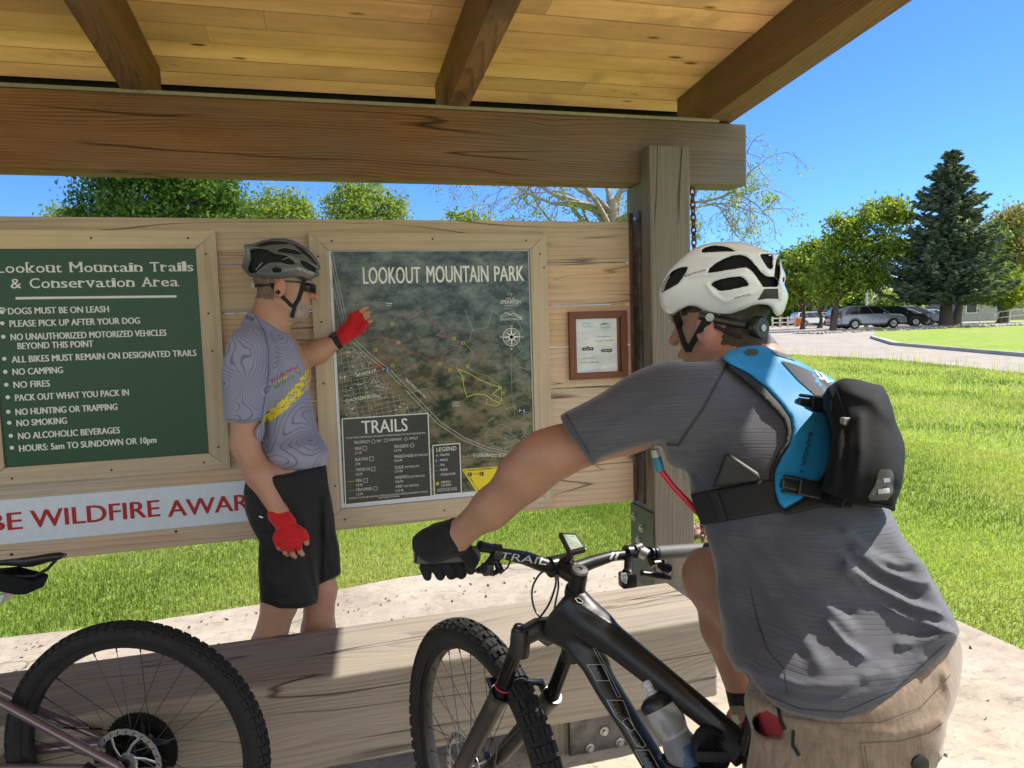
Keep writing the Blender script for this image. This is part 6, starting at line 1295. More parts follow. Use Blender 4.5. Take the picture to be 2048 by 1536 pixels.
hug('piping', [(665, 690), (760, 738), (850, 808), (920, 885), (975, 960), (986, 1030), (970, 1100), (930, 1160), (895, 1235), (890, 1320), (912, 1395), (945, 1436), (1010, 1400), (1125, 1330), (1300, 1395), (1290, 1425), (1120, 1420), (960, 1460), (905, 1440), (868, 1340), (872, 1230), (908, 1150), (945, 1095), (955, 1030), (935, 970), (870, 895), (760, 790), (640, 690)], .011, M_BLKWEB, pack, .004)
mesh_m = cloth_mat('dark_mesh_panel', (.022, .024, .030), (.05, .052, .062), (300, 300, 300))
decal('mesh_panel', g_poly(kc([(925, 668), (1000, 690), (1110, 738), (1180, 790), (1150, 850), (1102, 848), (1015, 770)])) + g_poly(kc([(852, 598), (900, 600), (970, 625), (1050, 668), (1000, 672), (900, 640)])) + g_poly(kc([(735, 625), (760, 610), (800, 612), (815, 628), (800, 642), (755, 642)])), bv_v, mesh_m, vest, .0022, 10)
decal('lettering', g_text('RANGER 3', (1617, 865), (1598, 944), 9, .02), bv_v, ink, vest, .004, 6)
decal('logo', g_line([(1630, 742), (1642, 758), (1652, 757)], 3) + g_line([(1640, 745), (1655, 764), (1664, 762)], 3), bv_v, paint('white_print2', (.7, .72, .74)), vest, .0035, 6)
PO = [(1152, 850), (1170, 815), (1205, 788), (1250, 766), (1330, 773), (1442, 800), (1468, 850), (1502, 960), (1537, 1050), (1553, 1110), (1548, 1250), (1532, 1330), (1512, 1380), (1505, 1435), (1460, 1415), (1400, 1412), (1300, 1396), (1200, 1360), (1135, 1330), (1165, 1260), (1188, 1150), (1185, 1040), (1165, 960)]
pouch_b = Body([cone(P(1715, 790, 1.27), P(1725, 985, 1.13), .085, .10, .05, (ft, .8)), cone(P(1760, 830, 1.26), P(1760, 980, 1.14), .06, .08, .06)])
pouch = solid('pouch', pouch_b, M_POUCH, pack, .004, .02, kc(PO), .03, cloth_noise, [(kc([(1200, 800), (1230, 900), (1260, 1000), (1245, 1200), (1230, 1340)]), 6, -.006), (kc([(1330, 960), (1335, 1150), (1300, 1340)]), 10, .006), (kc([(1400, 1340), (1470, 1300), (1530, 1330)]), 8, -.004), (kc([(1290, 830), (1400, 870), (1480, 960)]), 14, .005)])
bv_p = tree_of(pouch)
decal('zipper', g_line(kc([(1205, 805), (1235, 880), (1258, 950), (1268, 985)]), 5), bv_p, M_BLKPLA, pouch, .002)
h = hit(bv_p, *kc([(1258, 980)])[0]); m = MB(); m.box(tuple(h - .006), tuple(h + .006), .002); m.build('zip_pull', M_ZINC, pouch)
decal('reflector', g_poly(kc([(1440, 1225), (1490, 1228), (1502, 1250), (1498, 1350), (1470, 1382), (1385, 1385), (1372, 1365), (1410, 1300), (1425, 1240)])), bv_p, plain('dark_reflector', (.05, .055, .055), .25), pouch, .002, 8)
decal('reflector_mark', g_line(kc([(1455, 1282), (1478, 1280)]), 8) + g_line(kc([(1430, 1340), (1475, 1335)]), 9), bv_p, plain('pale_reflector', (.45, .46, .46), .3), pouch, .0035, 6)
decal('hem_trim', g_line(kc([(1375, 1400), (1440, 1408), (1500, 1420)]), 4), bv_p, M_BLKWEB, pouch, .002)
belt = hug('belt', [(462, 1352), (560, 1332), (700, 1306), (868, 1276), (900, 1300), (893, 1335), (905, 1390), (925, 1442), (700, 1482), (520, 1512), (488, 1440)], .014, M_BLKWEB, pack, .004)
hug('belt_keeper', [(548, 1336), (600, 1326), (655, 1490), (600, 1502)], .019, M_BLKWEB, pack, .003)
hug('holster', [(640, 1148), (660, 1142), (815, 1245), (822, 1284), (575, 1318)], .030, plain('black_sleeve', (.016, .014, .013), .6), pack, .006)
def buckle(px, py, ang, L=.052):
    c = hit(bv_v, px, py); u = nrm(cv(math.cos(ang), math.sin(ang), .05)); n_ = nrm(cv(.2, .1, -1)); w_ = nrm(np.cross(n_, u)); m = MB(); M_ = Matrix(((u[0], w_[0], n_[0], c[0]), (u[1], w_[1], n_[1], c[1]), (u[2], w_[2], n_[2], c[2]), (0, 0, 0, 1)))
    m.box((-L * .1, -.0145, 0), (L * .55, .0145, .011), .003, M=M_); m.box((-L * .55, -.008, .001), (-L * .1, .008, .009), .003, M=M_)
    for s in (-1, 1): m.box((-L * .5, s * .0125 - .003, .001), (-L * .05, s * .0125 + .003, .009), .0028, M=M_)
    return m.build('buckle', M_BLKPLA, pack)
buckle(1622, 808, -.12); buckle(1598, 974, -.2, .062)
a, b = kc([(1130, 895), (1180, 905)]); strap('compression_strap', [hit(bv_v, *a, .008), hit(bv_p, 1664, 812, .002)], .022, .003, M_BLKWEB, pack); strap('compression_strap', [hit(bv_v, 1622, 979, .008), P(1655, 992, 1.19), hit(bv_p, 1690, 1000, .002)], .026, .003, M_BLKWEB, pack)
hp = [P(1321, 940, 1.33), P(1345, 972, 1.33), P(1372, 1000, 1.325), P(1392, 1022, 1.32), P(1415, 1040, 1.36)]; m = MB(); m.tube(hp, .0058, 10); m.build('drink_hose', plain('red_hose', (.55, .02, .05), .3, 0, .05, 20), pack, sm=50)
m = MB(); m.tube([P(1321, 942, 1.33), P(1317, 930, 1.33), P(1313, 915, 1.33)], [.0075, .0095, .0085], 12); bvv = m.build('bite_valve', plain('blue_valve', (.03, .22, .36), .4, 0, .1, 20), pack, sm=50); m = MB(); m.tube([P(1313, 914, 1.33), P(1309, 899, 1.33)], [.0085, .0075], 12); m.build('valve_cap', plain('clear_cap', (.45, .55, .55), .2, 0, .05, 20), bvv, sm=50)
# ================================================================== the man pointing at the map
P0_, cone0_, ell0_ = P, cone, ell; KM = 1.064
def P(x, y, d): return P0_(x, y, d * 1.064 if d < 2.5 else 2.66 + (d - 2.5) * .75) if 2.2 < d < 2.8 else P0_(x, y, d)
def cone(a, b, ra, rb, *r, **k): return cone0_(a, b, ra * KM, rb * KM, *r, **k)
def ell(c, radii, *r, **k): return ell0_(c, [q * KM for q in radii], *r, **k)
def mhead():
    global KM
    KM = 1.0; r = head(MH, gf, glv, gu, 1.05); KM = 1.064; return r
man = thing('person', PZ(560, 1400, 0.012), 'man in lavender contour jersey, black shorts and red gloves pointing at the map', 'person')
mf = nrm(cv(.88, 0, -.47)); mr = nrm(cv(-.47, 0, -.88)); UZ = np.array([0, 0, 1.0])
nk = P(537, 652, 2.49); che = P(560, 735, 2.49); wai = P(582, 860, 2.49); pel = P(588, 960, 2.49)
shR, elR, wrR = P(492, 700, 2.36), P(489, 888, 2.34), P(560, 1028, 2.31); shL, elL, wrL = P(552, 742, 2.66), P(598, 716, 2.70), P(676, 682, 2.74)
MH = P(569, 578, 2.50); gf = nrm(cv(.95, -.05, .30)); glv = nrm(np.cross(cv(0, 1, 0), gf)); gu = nrm(np.cross(gf, glv))
kR, kL = P(560, 1205, 2.42), P(640, 1180, 2.55); aR = np.array([*(kR + RT * -.09 - FWD * .02)[:2], .10]); aL = np.array([*(kL + RT * .0 + FWD * .03)[:2], .10]); tF = nrm(np.append(cv(.85, 0, -.2)[:2], 0)) * .17
torso_m = chain([pel, wai, che], [.148, .140, .165], .06, (mf, .74)) + [cone(che, P(540, 690, 2.49), .15, .10, .06, (mf, .74)), cone(P(542, 690, 2.49), nk, .08, .066, .05), cone(nk, P(516, 622, 2.49), .068, .066, .03), cone(nk, P(548, 648, 2.49), .066, .06, .03)]
armR = chain([shR, elR], [.058, .044], .03) + chain([elR, P(520, 952, 2.325), wrR], [.042, .041, .026], .025) + [cone(wrR, P(570, 1048, 2.305), .026, .024, .02)]
armL = chain([shL, elL], [.05, .05], .03) + chain([elL, P(636, 703, 2.72), wrL], [.044, .040, .027], .03)
legs_m = chain([P(566, 960, 2.42), kR], [.085, .058], .04) + chain([kR, kR * .62 + aR * .38 - tF * .12, aR], [.054, .056, .034], .03) + chain([P(608, 975, 2.55), kL], [.06, .056], .03) + chain([kL, kL * .62 + aL * .38 - tF * .12, aL], [.054, .056, .034], .03) + [cone(aR, aR + tF * .9 + np.array([0, 0, -.05]), .034, .03, .03), cone(aL, aL + tF * .9 + np.array([0, 0, -.05]), .034, .03, .03)]
# hands: palm, four fingers of unequal length, thumb off the side
def finger(pts, r): return chain(pts, [r, r * .94, r * .88, r * .8][:len(pts)], .003)
pR = P(579, 1064, 2.29); handR_palm = [cone(P(566, 1044, 2.30), P(579, 1078, 2.285), .030, .036, .015, (FWD, .62)), cone(P(556, 1074, 2.285), P(596, 1078, 2.29), .017, .018, .012)]
fR = []
for (x, y), L, r in zip(((553, 1080), (566, 1086), (581, 1088), (596, 1085)), (.75, .92, 1.0, .95), (.0080, .0088, .0092, .0092)):
    fR.append([P(x, y, 2.285), P(x + 2, y + 11 * L, 2.280), P(x + 5, y + 21 * L, 2.288), P(x + 9, y + 25 * L, 2.305)])
thR = [P(592, 1058, 2.29), P(604, 1066, 2.285), P(611, 1076, 2.29), P(613, 1086, 2.295)]
handL_palm = [cone(wrL, P(697, 662, 2.745), .027, .030, .015), cone(P(694, 664, 2.745), P(712, 645, 2.75), .032, .030, .015, (FWD, .60)), cone(P(705, 633, 2.75), P(722, 652, 2.745), .016, .016, .012)]
fL = [[P(704, 636, 2.75), P(716, 625, 2.755), P(727, 618, 2.765), P(735, 615, 2.775)], [P(712, 640, 2.755), P(722, 632, 2.76), P(731, 627, 2.77), P(737, 625, 2.78)], [P(716, 645, 2.76), P(725, 639, 2.765), P(732, 635, 2.775), P(737, 633, 2.785)], [P(719, 650, 2.76), P(726, 646, 2.765), P(731, 642, 2.775)]]
thL = [P(708, 668, 2.74), P(722, 660, 2.735), P(733, 647, 2.735), P(742, 641, 2.735)]
body_m = Body(torso_m[:3] + [cone(che, P(540, 690, 2.49), .09, .07, .06, (mf, .74)), cone(P(541, 690, 2.49), nk, .07, .058, .05)] + [cone(nk, MH - gu * .05 - gf * .035, .062, .060, .03)] + mhead() + armR + armL + legs_m)
for q in body_m.p[:3]: q.ra -= .07; q.rb -= .07
def zone_m(fc, px, py, z):
    r = fc - MH; a, b, c = r @ gf, r @ glv, r @ gu; n_ = np.linalg.norm(r, axis=1); hair = (n_ < .16) & ((a < -.015) & (c > -.055 - .1 * (a + .02)) | (c > .03)) & ~((np.abs(b) > .07) & (a > -.035)) & (a < .07) & (np.abs(b) < .1)
    beard = (n_ < .16) & (c < -.052) & (a > .018) & (c > -.125); ear_ = (np.abs(b) > .083) & (np.abs(a + .014) < .034) & (np.abs(c + .008) < .045) & (n_ < .13); return np.where(ear_, 3, np.where(hair, 1, np.where(beard, 2, 0)))
JS = [(497, 622), (510, 629), (538, 646), (565, 664), (577, 668), (590, 686), (603, 714), (609, 725), (617, 752), (622, 790), (631, 823), (639, 867), (653, 894), (656, 911), (650, 935), (628, 941), (601, 946), (568, 952), (538, 953), (532, 932), (524, 911), (512, 889), (509, 872), (511, 856), (521, 842), (486, 846), (450, 842), (447, 818), (446, 790), (443, 763), (445, 725), (453, 692), (466, 664), (483, 642)]
jb = Body(torso_m + [cone(shR, P(487, 780, 2.35), .072, .070, .05), cone(P(487, 780, 2.35), P(485, 850, 2.345), .070, .066, .02), cone(shL, elL, .06, .06, .05), ell(P(595, 905, 2.48), (.13, .13, .06), None, .05)])
def under_jersey(f, Q, px, py, z):
    jf = jb.ev(Q[:, 0], Q[:, 1], Q[:, 2]) - .010; ins = np.clip(-(poly_sd(px, py, JS) + 3) / 6, 0, 1) * ((py < 938) & ~((px < 600) & (py > 842) & (px < 512 + (py - 842) * .55)))
    return np.where(ins > 0, np.maximum(f, (jf + .012) * ins + f * (1 - ins)), f)
bo_m = solid('body', body_m, [M_SKIN2, M_STUB, M_BEARD, M_EAR], man, .0055, zone=zone_m, extra=under_jersey)
M_REDG = cloth_mat('red_glove_cloth', (.42, .008, .014), (.55, .016, .022), (120, 120, 120), .75, 600, .2)
def glove_and_fingers(palm, fingers, thumb, cut, par, ncut):
    gp_, sk = [], []
    for f_, r in zip(fingers, (.0095, .0100, .0098, .0088)):
        n = len(f_); gp_ += chain(f_[:ncut], [r * 1.12] * ncut, .004); sk += chain(f_[ncut - 2:], [r, r * .95, r * .86, r * .8][:n - ncut + 2], .002)
    gp_ += chain(thumb[:3], [.016, .0135, .0125], .008); sk += chain(thumb[1:], [.0105, .010, .0088], .002)
    o = solid('hand', Body(sk), M_SKIN2, par, .0022); solid('glove', Body(palm + gp_), M_REDG, par, .0026, extra=lambda f, Q, px, py, z: f + .0007 * np.sin(Q @ np.array([260., 120, 190])))
glove_and_fingers(handR_palm, fR[::-1], thR, 0, man, 2); glove_and_fingers(handL_palm, fL, thL, 0, man, 2)
solid('glove', Body([cone(P(556, 1028, 2.312), P(572, 1048, 2.302), .033, .033, 0)]), M_REDG, man, .0028); solid('glove', Body([cone(P(686, 674, 2.743), P(696, 663, 2.745), .0305, .032, 0)]), M_REDG, man, .0028)
# watch on the raised wrist
wd = nrm(wrL - elL); wc = wrL - wd * .004; m = MB(); m.lathe(wc - wd * .013, wd, [(.0275, 0), (.0315, 0), (.0315, .024), (.0275, .024)], 28, ring=True); wt = m.build('watch', M_BLKWEB, man, sm=40)
wn = nrm(cv(-.45, .75, -.45)); m = MB(); m.lathe(wc + wn * .027, wn, [(0, .010), (.016, .010), (.018, .008), (.018, 0)], 20); m.build('watch_case', M_BLKPLA, wt, sm=35)
# jersey
def jersey():
    n = NT('contour_jersey'); o = n.obj(); f = n.noise(n.map(o, (1, 1, 1)), 4.2, 1, .4, .3); t = n.math('ABSOLUTE', n.math('SUBTRACT', n.math('FRACT', n.math('MULTIPLY', f, 62.0)), .5)); ln = n.ramp(t, [(.05, 1.0), (.13, 0.0)])
    c = n.ramp(n.noise(o, 4, 3), [(.35, (.21, .22, .335)), (.65, (.285, .295, .41))]); c = n.mix(n.math('MULTIPLY', ln, .62), c, (.06, .06, .13)); n.base(c); n.b.inputs['Roughness'].default_value = .7; n.b.inputs['Sheen Weight'].default_value = .2; n.b.inputs['Specular IOR Level'].default_value = .25
    n.bump(n.noise(o, 500, 2), .15, .002); return n.m
JF = [([(545, 700), (560, 760), (545, 830)], 8, -.006), ([(540, 660), (552, 700), (548, 745)], 5, -.005), ([(530, 880), (570, 900), (620, 890)], 7, .005), ([(535, 915), (590, 925), (645, 905)], 6, .005), ([(525, 800), (528, 850), (535, 900)], 7, -.007), ([(470, 720), (460, 780), (465, 835)], 8, .003), ([(610, 830), (625, 880), (640, 915)], 7, .005), ([(500, 700), (515, 770), (505, 840)], 7, .003)]
jer = solid('jersey', jb, jersey(), man, .0055, .010, JS, .015, lambda f, Q, px, py, z: f + .0016 * np.sin(Q @ np.array([31., 11, 23]) + 2 * np.sin(Q @ np.array([9., 14, -17]))), JF)
bvj = tree_of(jer, bo_m); yel = plain('yellow_print', (.78, .70, .02), .6, 0, .05, 40); rr_ = random.Random(5); strokes = []
for k in range(230):
    t, s = rr_.random(), rr_.uniform(-1, 1); cx, cy = 527 + 93 * t, 842 - 82 * t * t * .35 - 62 * t + s * (7 + 13 * t); an_ = math.atan2(-75, 93) + rr_.uniform(-.9, .9); L = rr_.uniform(5, 13); strokes += g_line([(cx - math.cos(an_) * L / 2, cy - math.sin(an_) * L / 2), (cx + math.cos(an_) * L / 2, cy + math.sin(an_) * L / 2)], 1.5)
decal('yellow_stripe', strokes, bvj, yel, jer, .0022, 12)
for i_, (col, a_, b_) in enumerate((('pink_print2', 0.62, 1.0), ('gold_print', .33, .62), ('green_print2', 0, .33))):
    base_ = g_text('DIRTY', (551, 777), (606, 746), 21, .02); geos = []
    for v, f in base_:
        bm = bmesh.new(); p0, n0 = np.array([551, 777.]), nrm(np.array([-31., -55])); vs_ = [bm.verts.new((x, y, 0)) for x, y in v]
        for q in f:
            try: bm.faces.new([vs_[i] for i in q])
            except Exception: pass
        for lim, sg in ((a_, -1), (b_, 1)):
            c_ = p0 + n0 * 21 * lim; bmesh.ops.bisect_plane(bm, geom=bm.verts[:] + bm.edges[:] + bm.faces[:], plane_co=(*c_, 0), plane_no=(n0[0] * sg, n0[1] * sg, 0), clear_outer=True)
        bm.verts.index_update(); bm.verts.ensure_lookup_table(); geos.append(([tuple(q.co[:2]) for q in bm.verts], [[q.index for q in f.verts] for f in bm.faces])); bm.free()
    decal('lettering', geos, bvj, plain(col, ((.40, .07, .16), (.60, .45, .05), (.06, .28, .10))[i_], .6), jer, .003 , 8)
decal('collar_lettering', g_text('OVER', (484, 634), (506, 644), 9, .02), bvj, ink, jer, .002, 5)
decal('seam', g_line([(510, 630), (527, 660), (537, 700), (536, 760), (522, 842)], 1.5) + g_line([(450, 838), (486, 841), (520, 837)], 1.2), bvj, plain('dark_blue_thread', (.08, .08, .16), .8), jer, .0015)
# shorts
SS = [(500, 935), (486, 985), (488, 1022), (503, 1055), (519, 1082), (517, 1125), (521, 1203), (560, 1216), (602, 1216), (634, 1206), (639, 1170), (668, 1157), (681, 1147), (678, 1095), (668, 1035), (660, 985), (650, 920)]
sb_ = Body([cone(pel + UZ * .05, pel - UZ * .04, .15, .165, .05, (mf, .85)), cone(P(560, 960, 2.43), P(577, 1225, 2.41), .125, .105, .05), cone(P(622, 960, 2.53), P(652, 1175, 2.57), .12, .085, .05)])
SF = [([(575, 1000), (600, 1080), (632, 1200)], 6, -.004), ([(530, 1090), (560, 1110), (600, 1100)], 9, .006), ([(525, 1150), (560, 1180), (590, 1150)], 10, .005), ([(640, 1000), (642, 1080), (640, 1165)], 5, -.010), ([(500, 1000), (530, 1050), (560, 1075)], 8, .005), ([(655, 990), (650, 1060), (665, 1130)], 7, .004)]
def sh_m(f, Q, px, py, z):
    f = f + .002 * np.sin(Q @ np.array([25., 18, 21]) + 2 * np.sin(Q @ np.array([12., 9, -11]))); jf = jb.ev(Q[:, 0], Q[:, 1], Q[:, 2]) - .010; ins = np.clip(-poly_sd(px, py, JS) / 8, 0, 1); return np.where(ins > 0, np.maximum(f, (jf + .010) * ins + f * (1 - ins)), f)
shm = solid('shorts', sb_, cloth_mat('black_shorts_cloth', (.009, .009, .011), (.017, .017, .019), (80, 80, 80), .65, 500, .05), man, .0055, 0, SS, .015, sh_m, SF)
bvs = tree_of(shm); decal('seam', g_line([(604, 1040), (618, 1100), (636, 1200)], 1.6) + g_line([(523, 1196), (560, 1208), (602, 1208), (634, 1199)], 1.2), bvs, plain('black_thread', (.004, .004, .004), .9), shm, .0015); decal('logo', g_line([(519, 1033), (525, 1035)], 3), bvs, paint('white_print2', (.7, .72, .74)), shm, .0015)
for a_, nm in ((aR, 'shoe'), (aL, 'shoe')): solid('shoe', Body(chain([a_ + np.array([0, 0, -.045]), a_ + tF * .5 + np.array([0, 0, -.055]), a_ + tF + np.array([0, 0, -.060])], [.042, .042, .028], .02)), M_BLKCLOTH, man, .006)
# helmet
mc = lambda pts: [(460 + x * 300 / 1536, 460 + y * 300 / 1536) for x, y in pts]
MO = mc([(115, 375), (130, 330), (160, 220), (138, 165), (150, 148), (230, 143), (330, 105), (430, 85), (560, 82), (650, 105), (760, 165), (850, 240), (910, 330), (932, 395), (905, 410), (918, 462), (870, 492), (815, 515), (740, 487), (640, 480), (560, 492), (480, 545), (440, 552), (380, 545), (320, 512), (260, 482), (200, 480), (150, 425)])
MV = [mc(q) for q in ([(205, 205), (300, 190), (380, 205), (470, 248), (600, 268), (560, 285), (480, 330), (390, 335), (310, 395), (260, 440), (200, 440), (185, 400), (215, 300)], [(500, 322), (600, 292), (655, 325), (662, 352), (600, 352)], [(425, 402), (470, 382), (530, 402), (518, 430), (445, 435)], [(715, 310), (780, 325), (880, 395), (898, 432), (850, 425), (770, 385), (735, 350)],
      [(250, 160), (330, 128), (430, 110), (540, 112), (620, 140), (520, 145), (400, 150), (320, 170)], [(480, 205), (560, 185), (660, 205), (740, 240), (700, 250), (600, 235), (510, 225)], [(640, 135), (740, 180), (830, 260), (900, 355), (870, 350), (790, 270), (700, 200)])]
MC = P(563, 522, 2.50); mhb = Body([ell(MC - gu * .002 + gf * .012, (.150, .108, .098), (gf, glv, gu), .02), ell(MC - gf * .10 + gu * .02, (.075, .080, .060), (gf, glv, gu), .05), ell(MC - gu * .03 + gf * .02, (.135, .103, .07), (gf, glv, gu), .04)])
mib = Body([ell(MC - gu * .035 + gf * .0, (.108, .083, .092), (gf, glv, gu), 0), cone(MC - gu * .05, MC - gu * .18, .082, .085, .02)])
MR = [(mc([(150, 155), (330, 190), (470, 245), (600, 265), (760, 310), (910, 385)]), 3, .004), (mc([(380, 345), (520, 350), (680, 360), (800, 420), (905, 455)]), 3, .004), (mc([(240, 440), (400, 470), (560, 430), (700, 410)]), 3, .003), (mc([(330, 110), (560, 130), (720, 190), (880, 330)]), 2.5, .003)]
def mh_ex(f, Q, px, py, z):
    f = smax(f, poly_sd(px, py, MO) * z / FPX, .008); f = vents(MV, (MC, glv), (), [.014, .012, .010, .010, .005, .008, .005])(f, Q, px, py, z); return np.maximum(f, -mib.ev(Q[:, 0], Q[:, 1], Q[:, 2]))
M_GREYH = plain('grey_helmet_shell', (.105, .115, .125), .28, .1, .08, 8, coat=.3)
mh = solid('helmet', mhb, [M_GREYH, M_FOAM], man, .0030, 0, None, 0, mh_ex, MR)
by_depth(mh, lambda fc, px, py, z: smax(mhb.ev(fc[:, 0], fc[:, 1], fc[:, 2]) + sum(-ht * np.exp(-(line_d(px, py, pl) / wd_) ** 2) for pl, wd_, ht in MR), poly_sd(px, py, MO) * z / FPX, .008), -.003)
bvm = tree_of(mh); decal('lettering', g_text('SPECIALIZED', (592.5, 538), (626, 550), 5.2, .02, .15) + g_text('S-WORKS', (513, 541), (525, 526), 2.6), bvm, paint('white_print2', (.7, .72, .74)), mh, .0015, 4)
bvb = tree_of(bo_m); dh2 = lambda px, py, off=.003: (lambda h: h if h is not None else P(px, py, 2.42))(hit(bvb, px, py, off))
strap('chin_strap', [P(609, 557, 2.445), dh2(603, 578, .006), dh2(597, 598, .006), dh2(588, 613, .006), dh2(584, 634, .008)], .017, .004, M_BLKWEB, mh); strap('rear_strap', [dh2(543, 569), dh2(556, 584), dh2(570, 599), dh2(584, 613)], .015, .004, M_BLKWEB, mh); strap('cradle', [dh2(505, 572), dh2(520, 571), dh2(545, 568)], .010, .005, M_BLKPLA, mh)
m = MB(); m.lathe(dh2(506, 571, .004), nrm(cv(-.7, -.1, -.6)), [(0, .008), (.010, .008), (.012, 0)], 16); m.build('fit_dial', plain('pale_clip', (.35, .38, .37), .3), mh, sm=40)
m = MB(); eyeL = MH + gf * .095 + gu * .004; rows = []
for a_ in np.linspace(-1.1, 1.1, 13):
    for t in (-.018, 0, .014): rows.append(MH + gf * (.020 + .095 * math.cos(a_ * .9)) + glv * (.080 * math.sin(a_)) + gu * (t + .008))
m.add(rows, [(i * 3 + k, i * 3 + k + 1, (i + 1) * 3 + k + 1, (i + 1) * 3 + k) for i in range(12) for k in range(2)]); gla = m.build('sunglasses', plain('dark_lens', (.012, .014, .018), .06, .3, .05, 10), man, sm=60); sm2 = gla.modifiers.new('s', 'SOLIDIFY'); sm2.thickness = .003
m = MB()
for e_, sg in ((0, -1), (12, 1)): m.tube([rows[e_ * 3 + 2], MH + gf * .04 + glv * sg * .083 + gu * .020, MH - gf * .025 + glv * sg * .084 + gu * .016], .0032, 6)
m.build('temple', plain('teal_plastic', (.02, .06, .08), .3), gla, sm=50)

P, cone, ell = P0_, cone0_, ell0_
# ================================================================== bicycles
M_RUB = plain('knobby_rubber', (.008, .008, .009), .8, 0, .45, 70, .4); M_RIMB = plain('black_rim', (.018, .018, .019), .4, .2, .2, 20); M_FRAMEB = plain('satin_black_frame', (.011, .0115, .0125), .42, .0, .12, 12)
M_GLOSSB = plain('gloss_black', (.008, .008, .009), .26, 0, .1, 10); M_SPOKE = plain('dark_spoke', (.06, .06, .06), .3, .9, .2, 40); M_ROTOR = plain('brushed_steel', (.50, .51, .53), .32, .9, .12, 60); M_LOWER = plain('fork_lower_paint', (.022, .022, .024), .45, .1, .1, 15); M_GRIP = plain('grey_rubber_grip', (.085, .088, .09), .6, 0, .15, 150, .3)
M_STANCH = plain('stanchion_coating', (.010, .010, .010), .12, .3, .1, 20); M_LILAC = plain('lilac_bronze_paint', (.15, .115, .13), .3, .5, .12, 10, coat=.4); M_CHAINM = plain('chain_steel', (.26, .25, .23), .35, .9, .3, 90); M_CASS = plain('black_cassette', (.022, .022, .023), .3, .8, .3, 60)
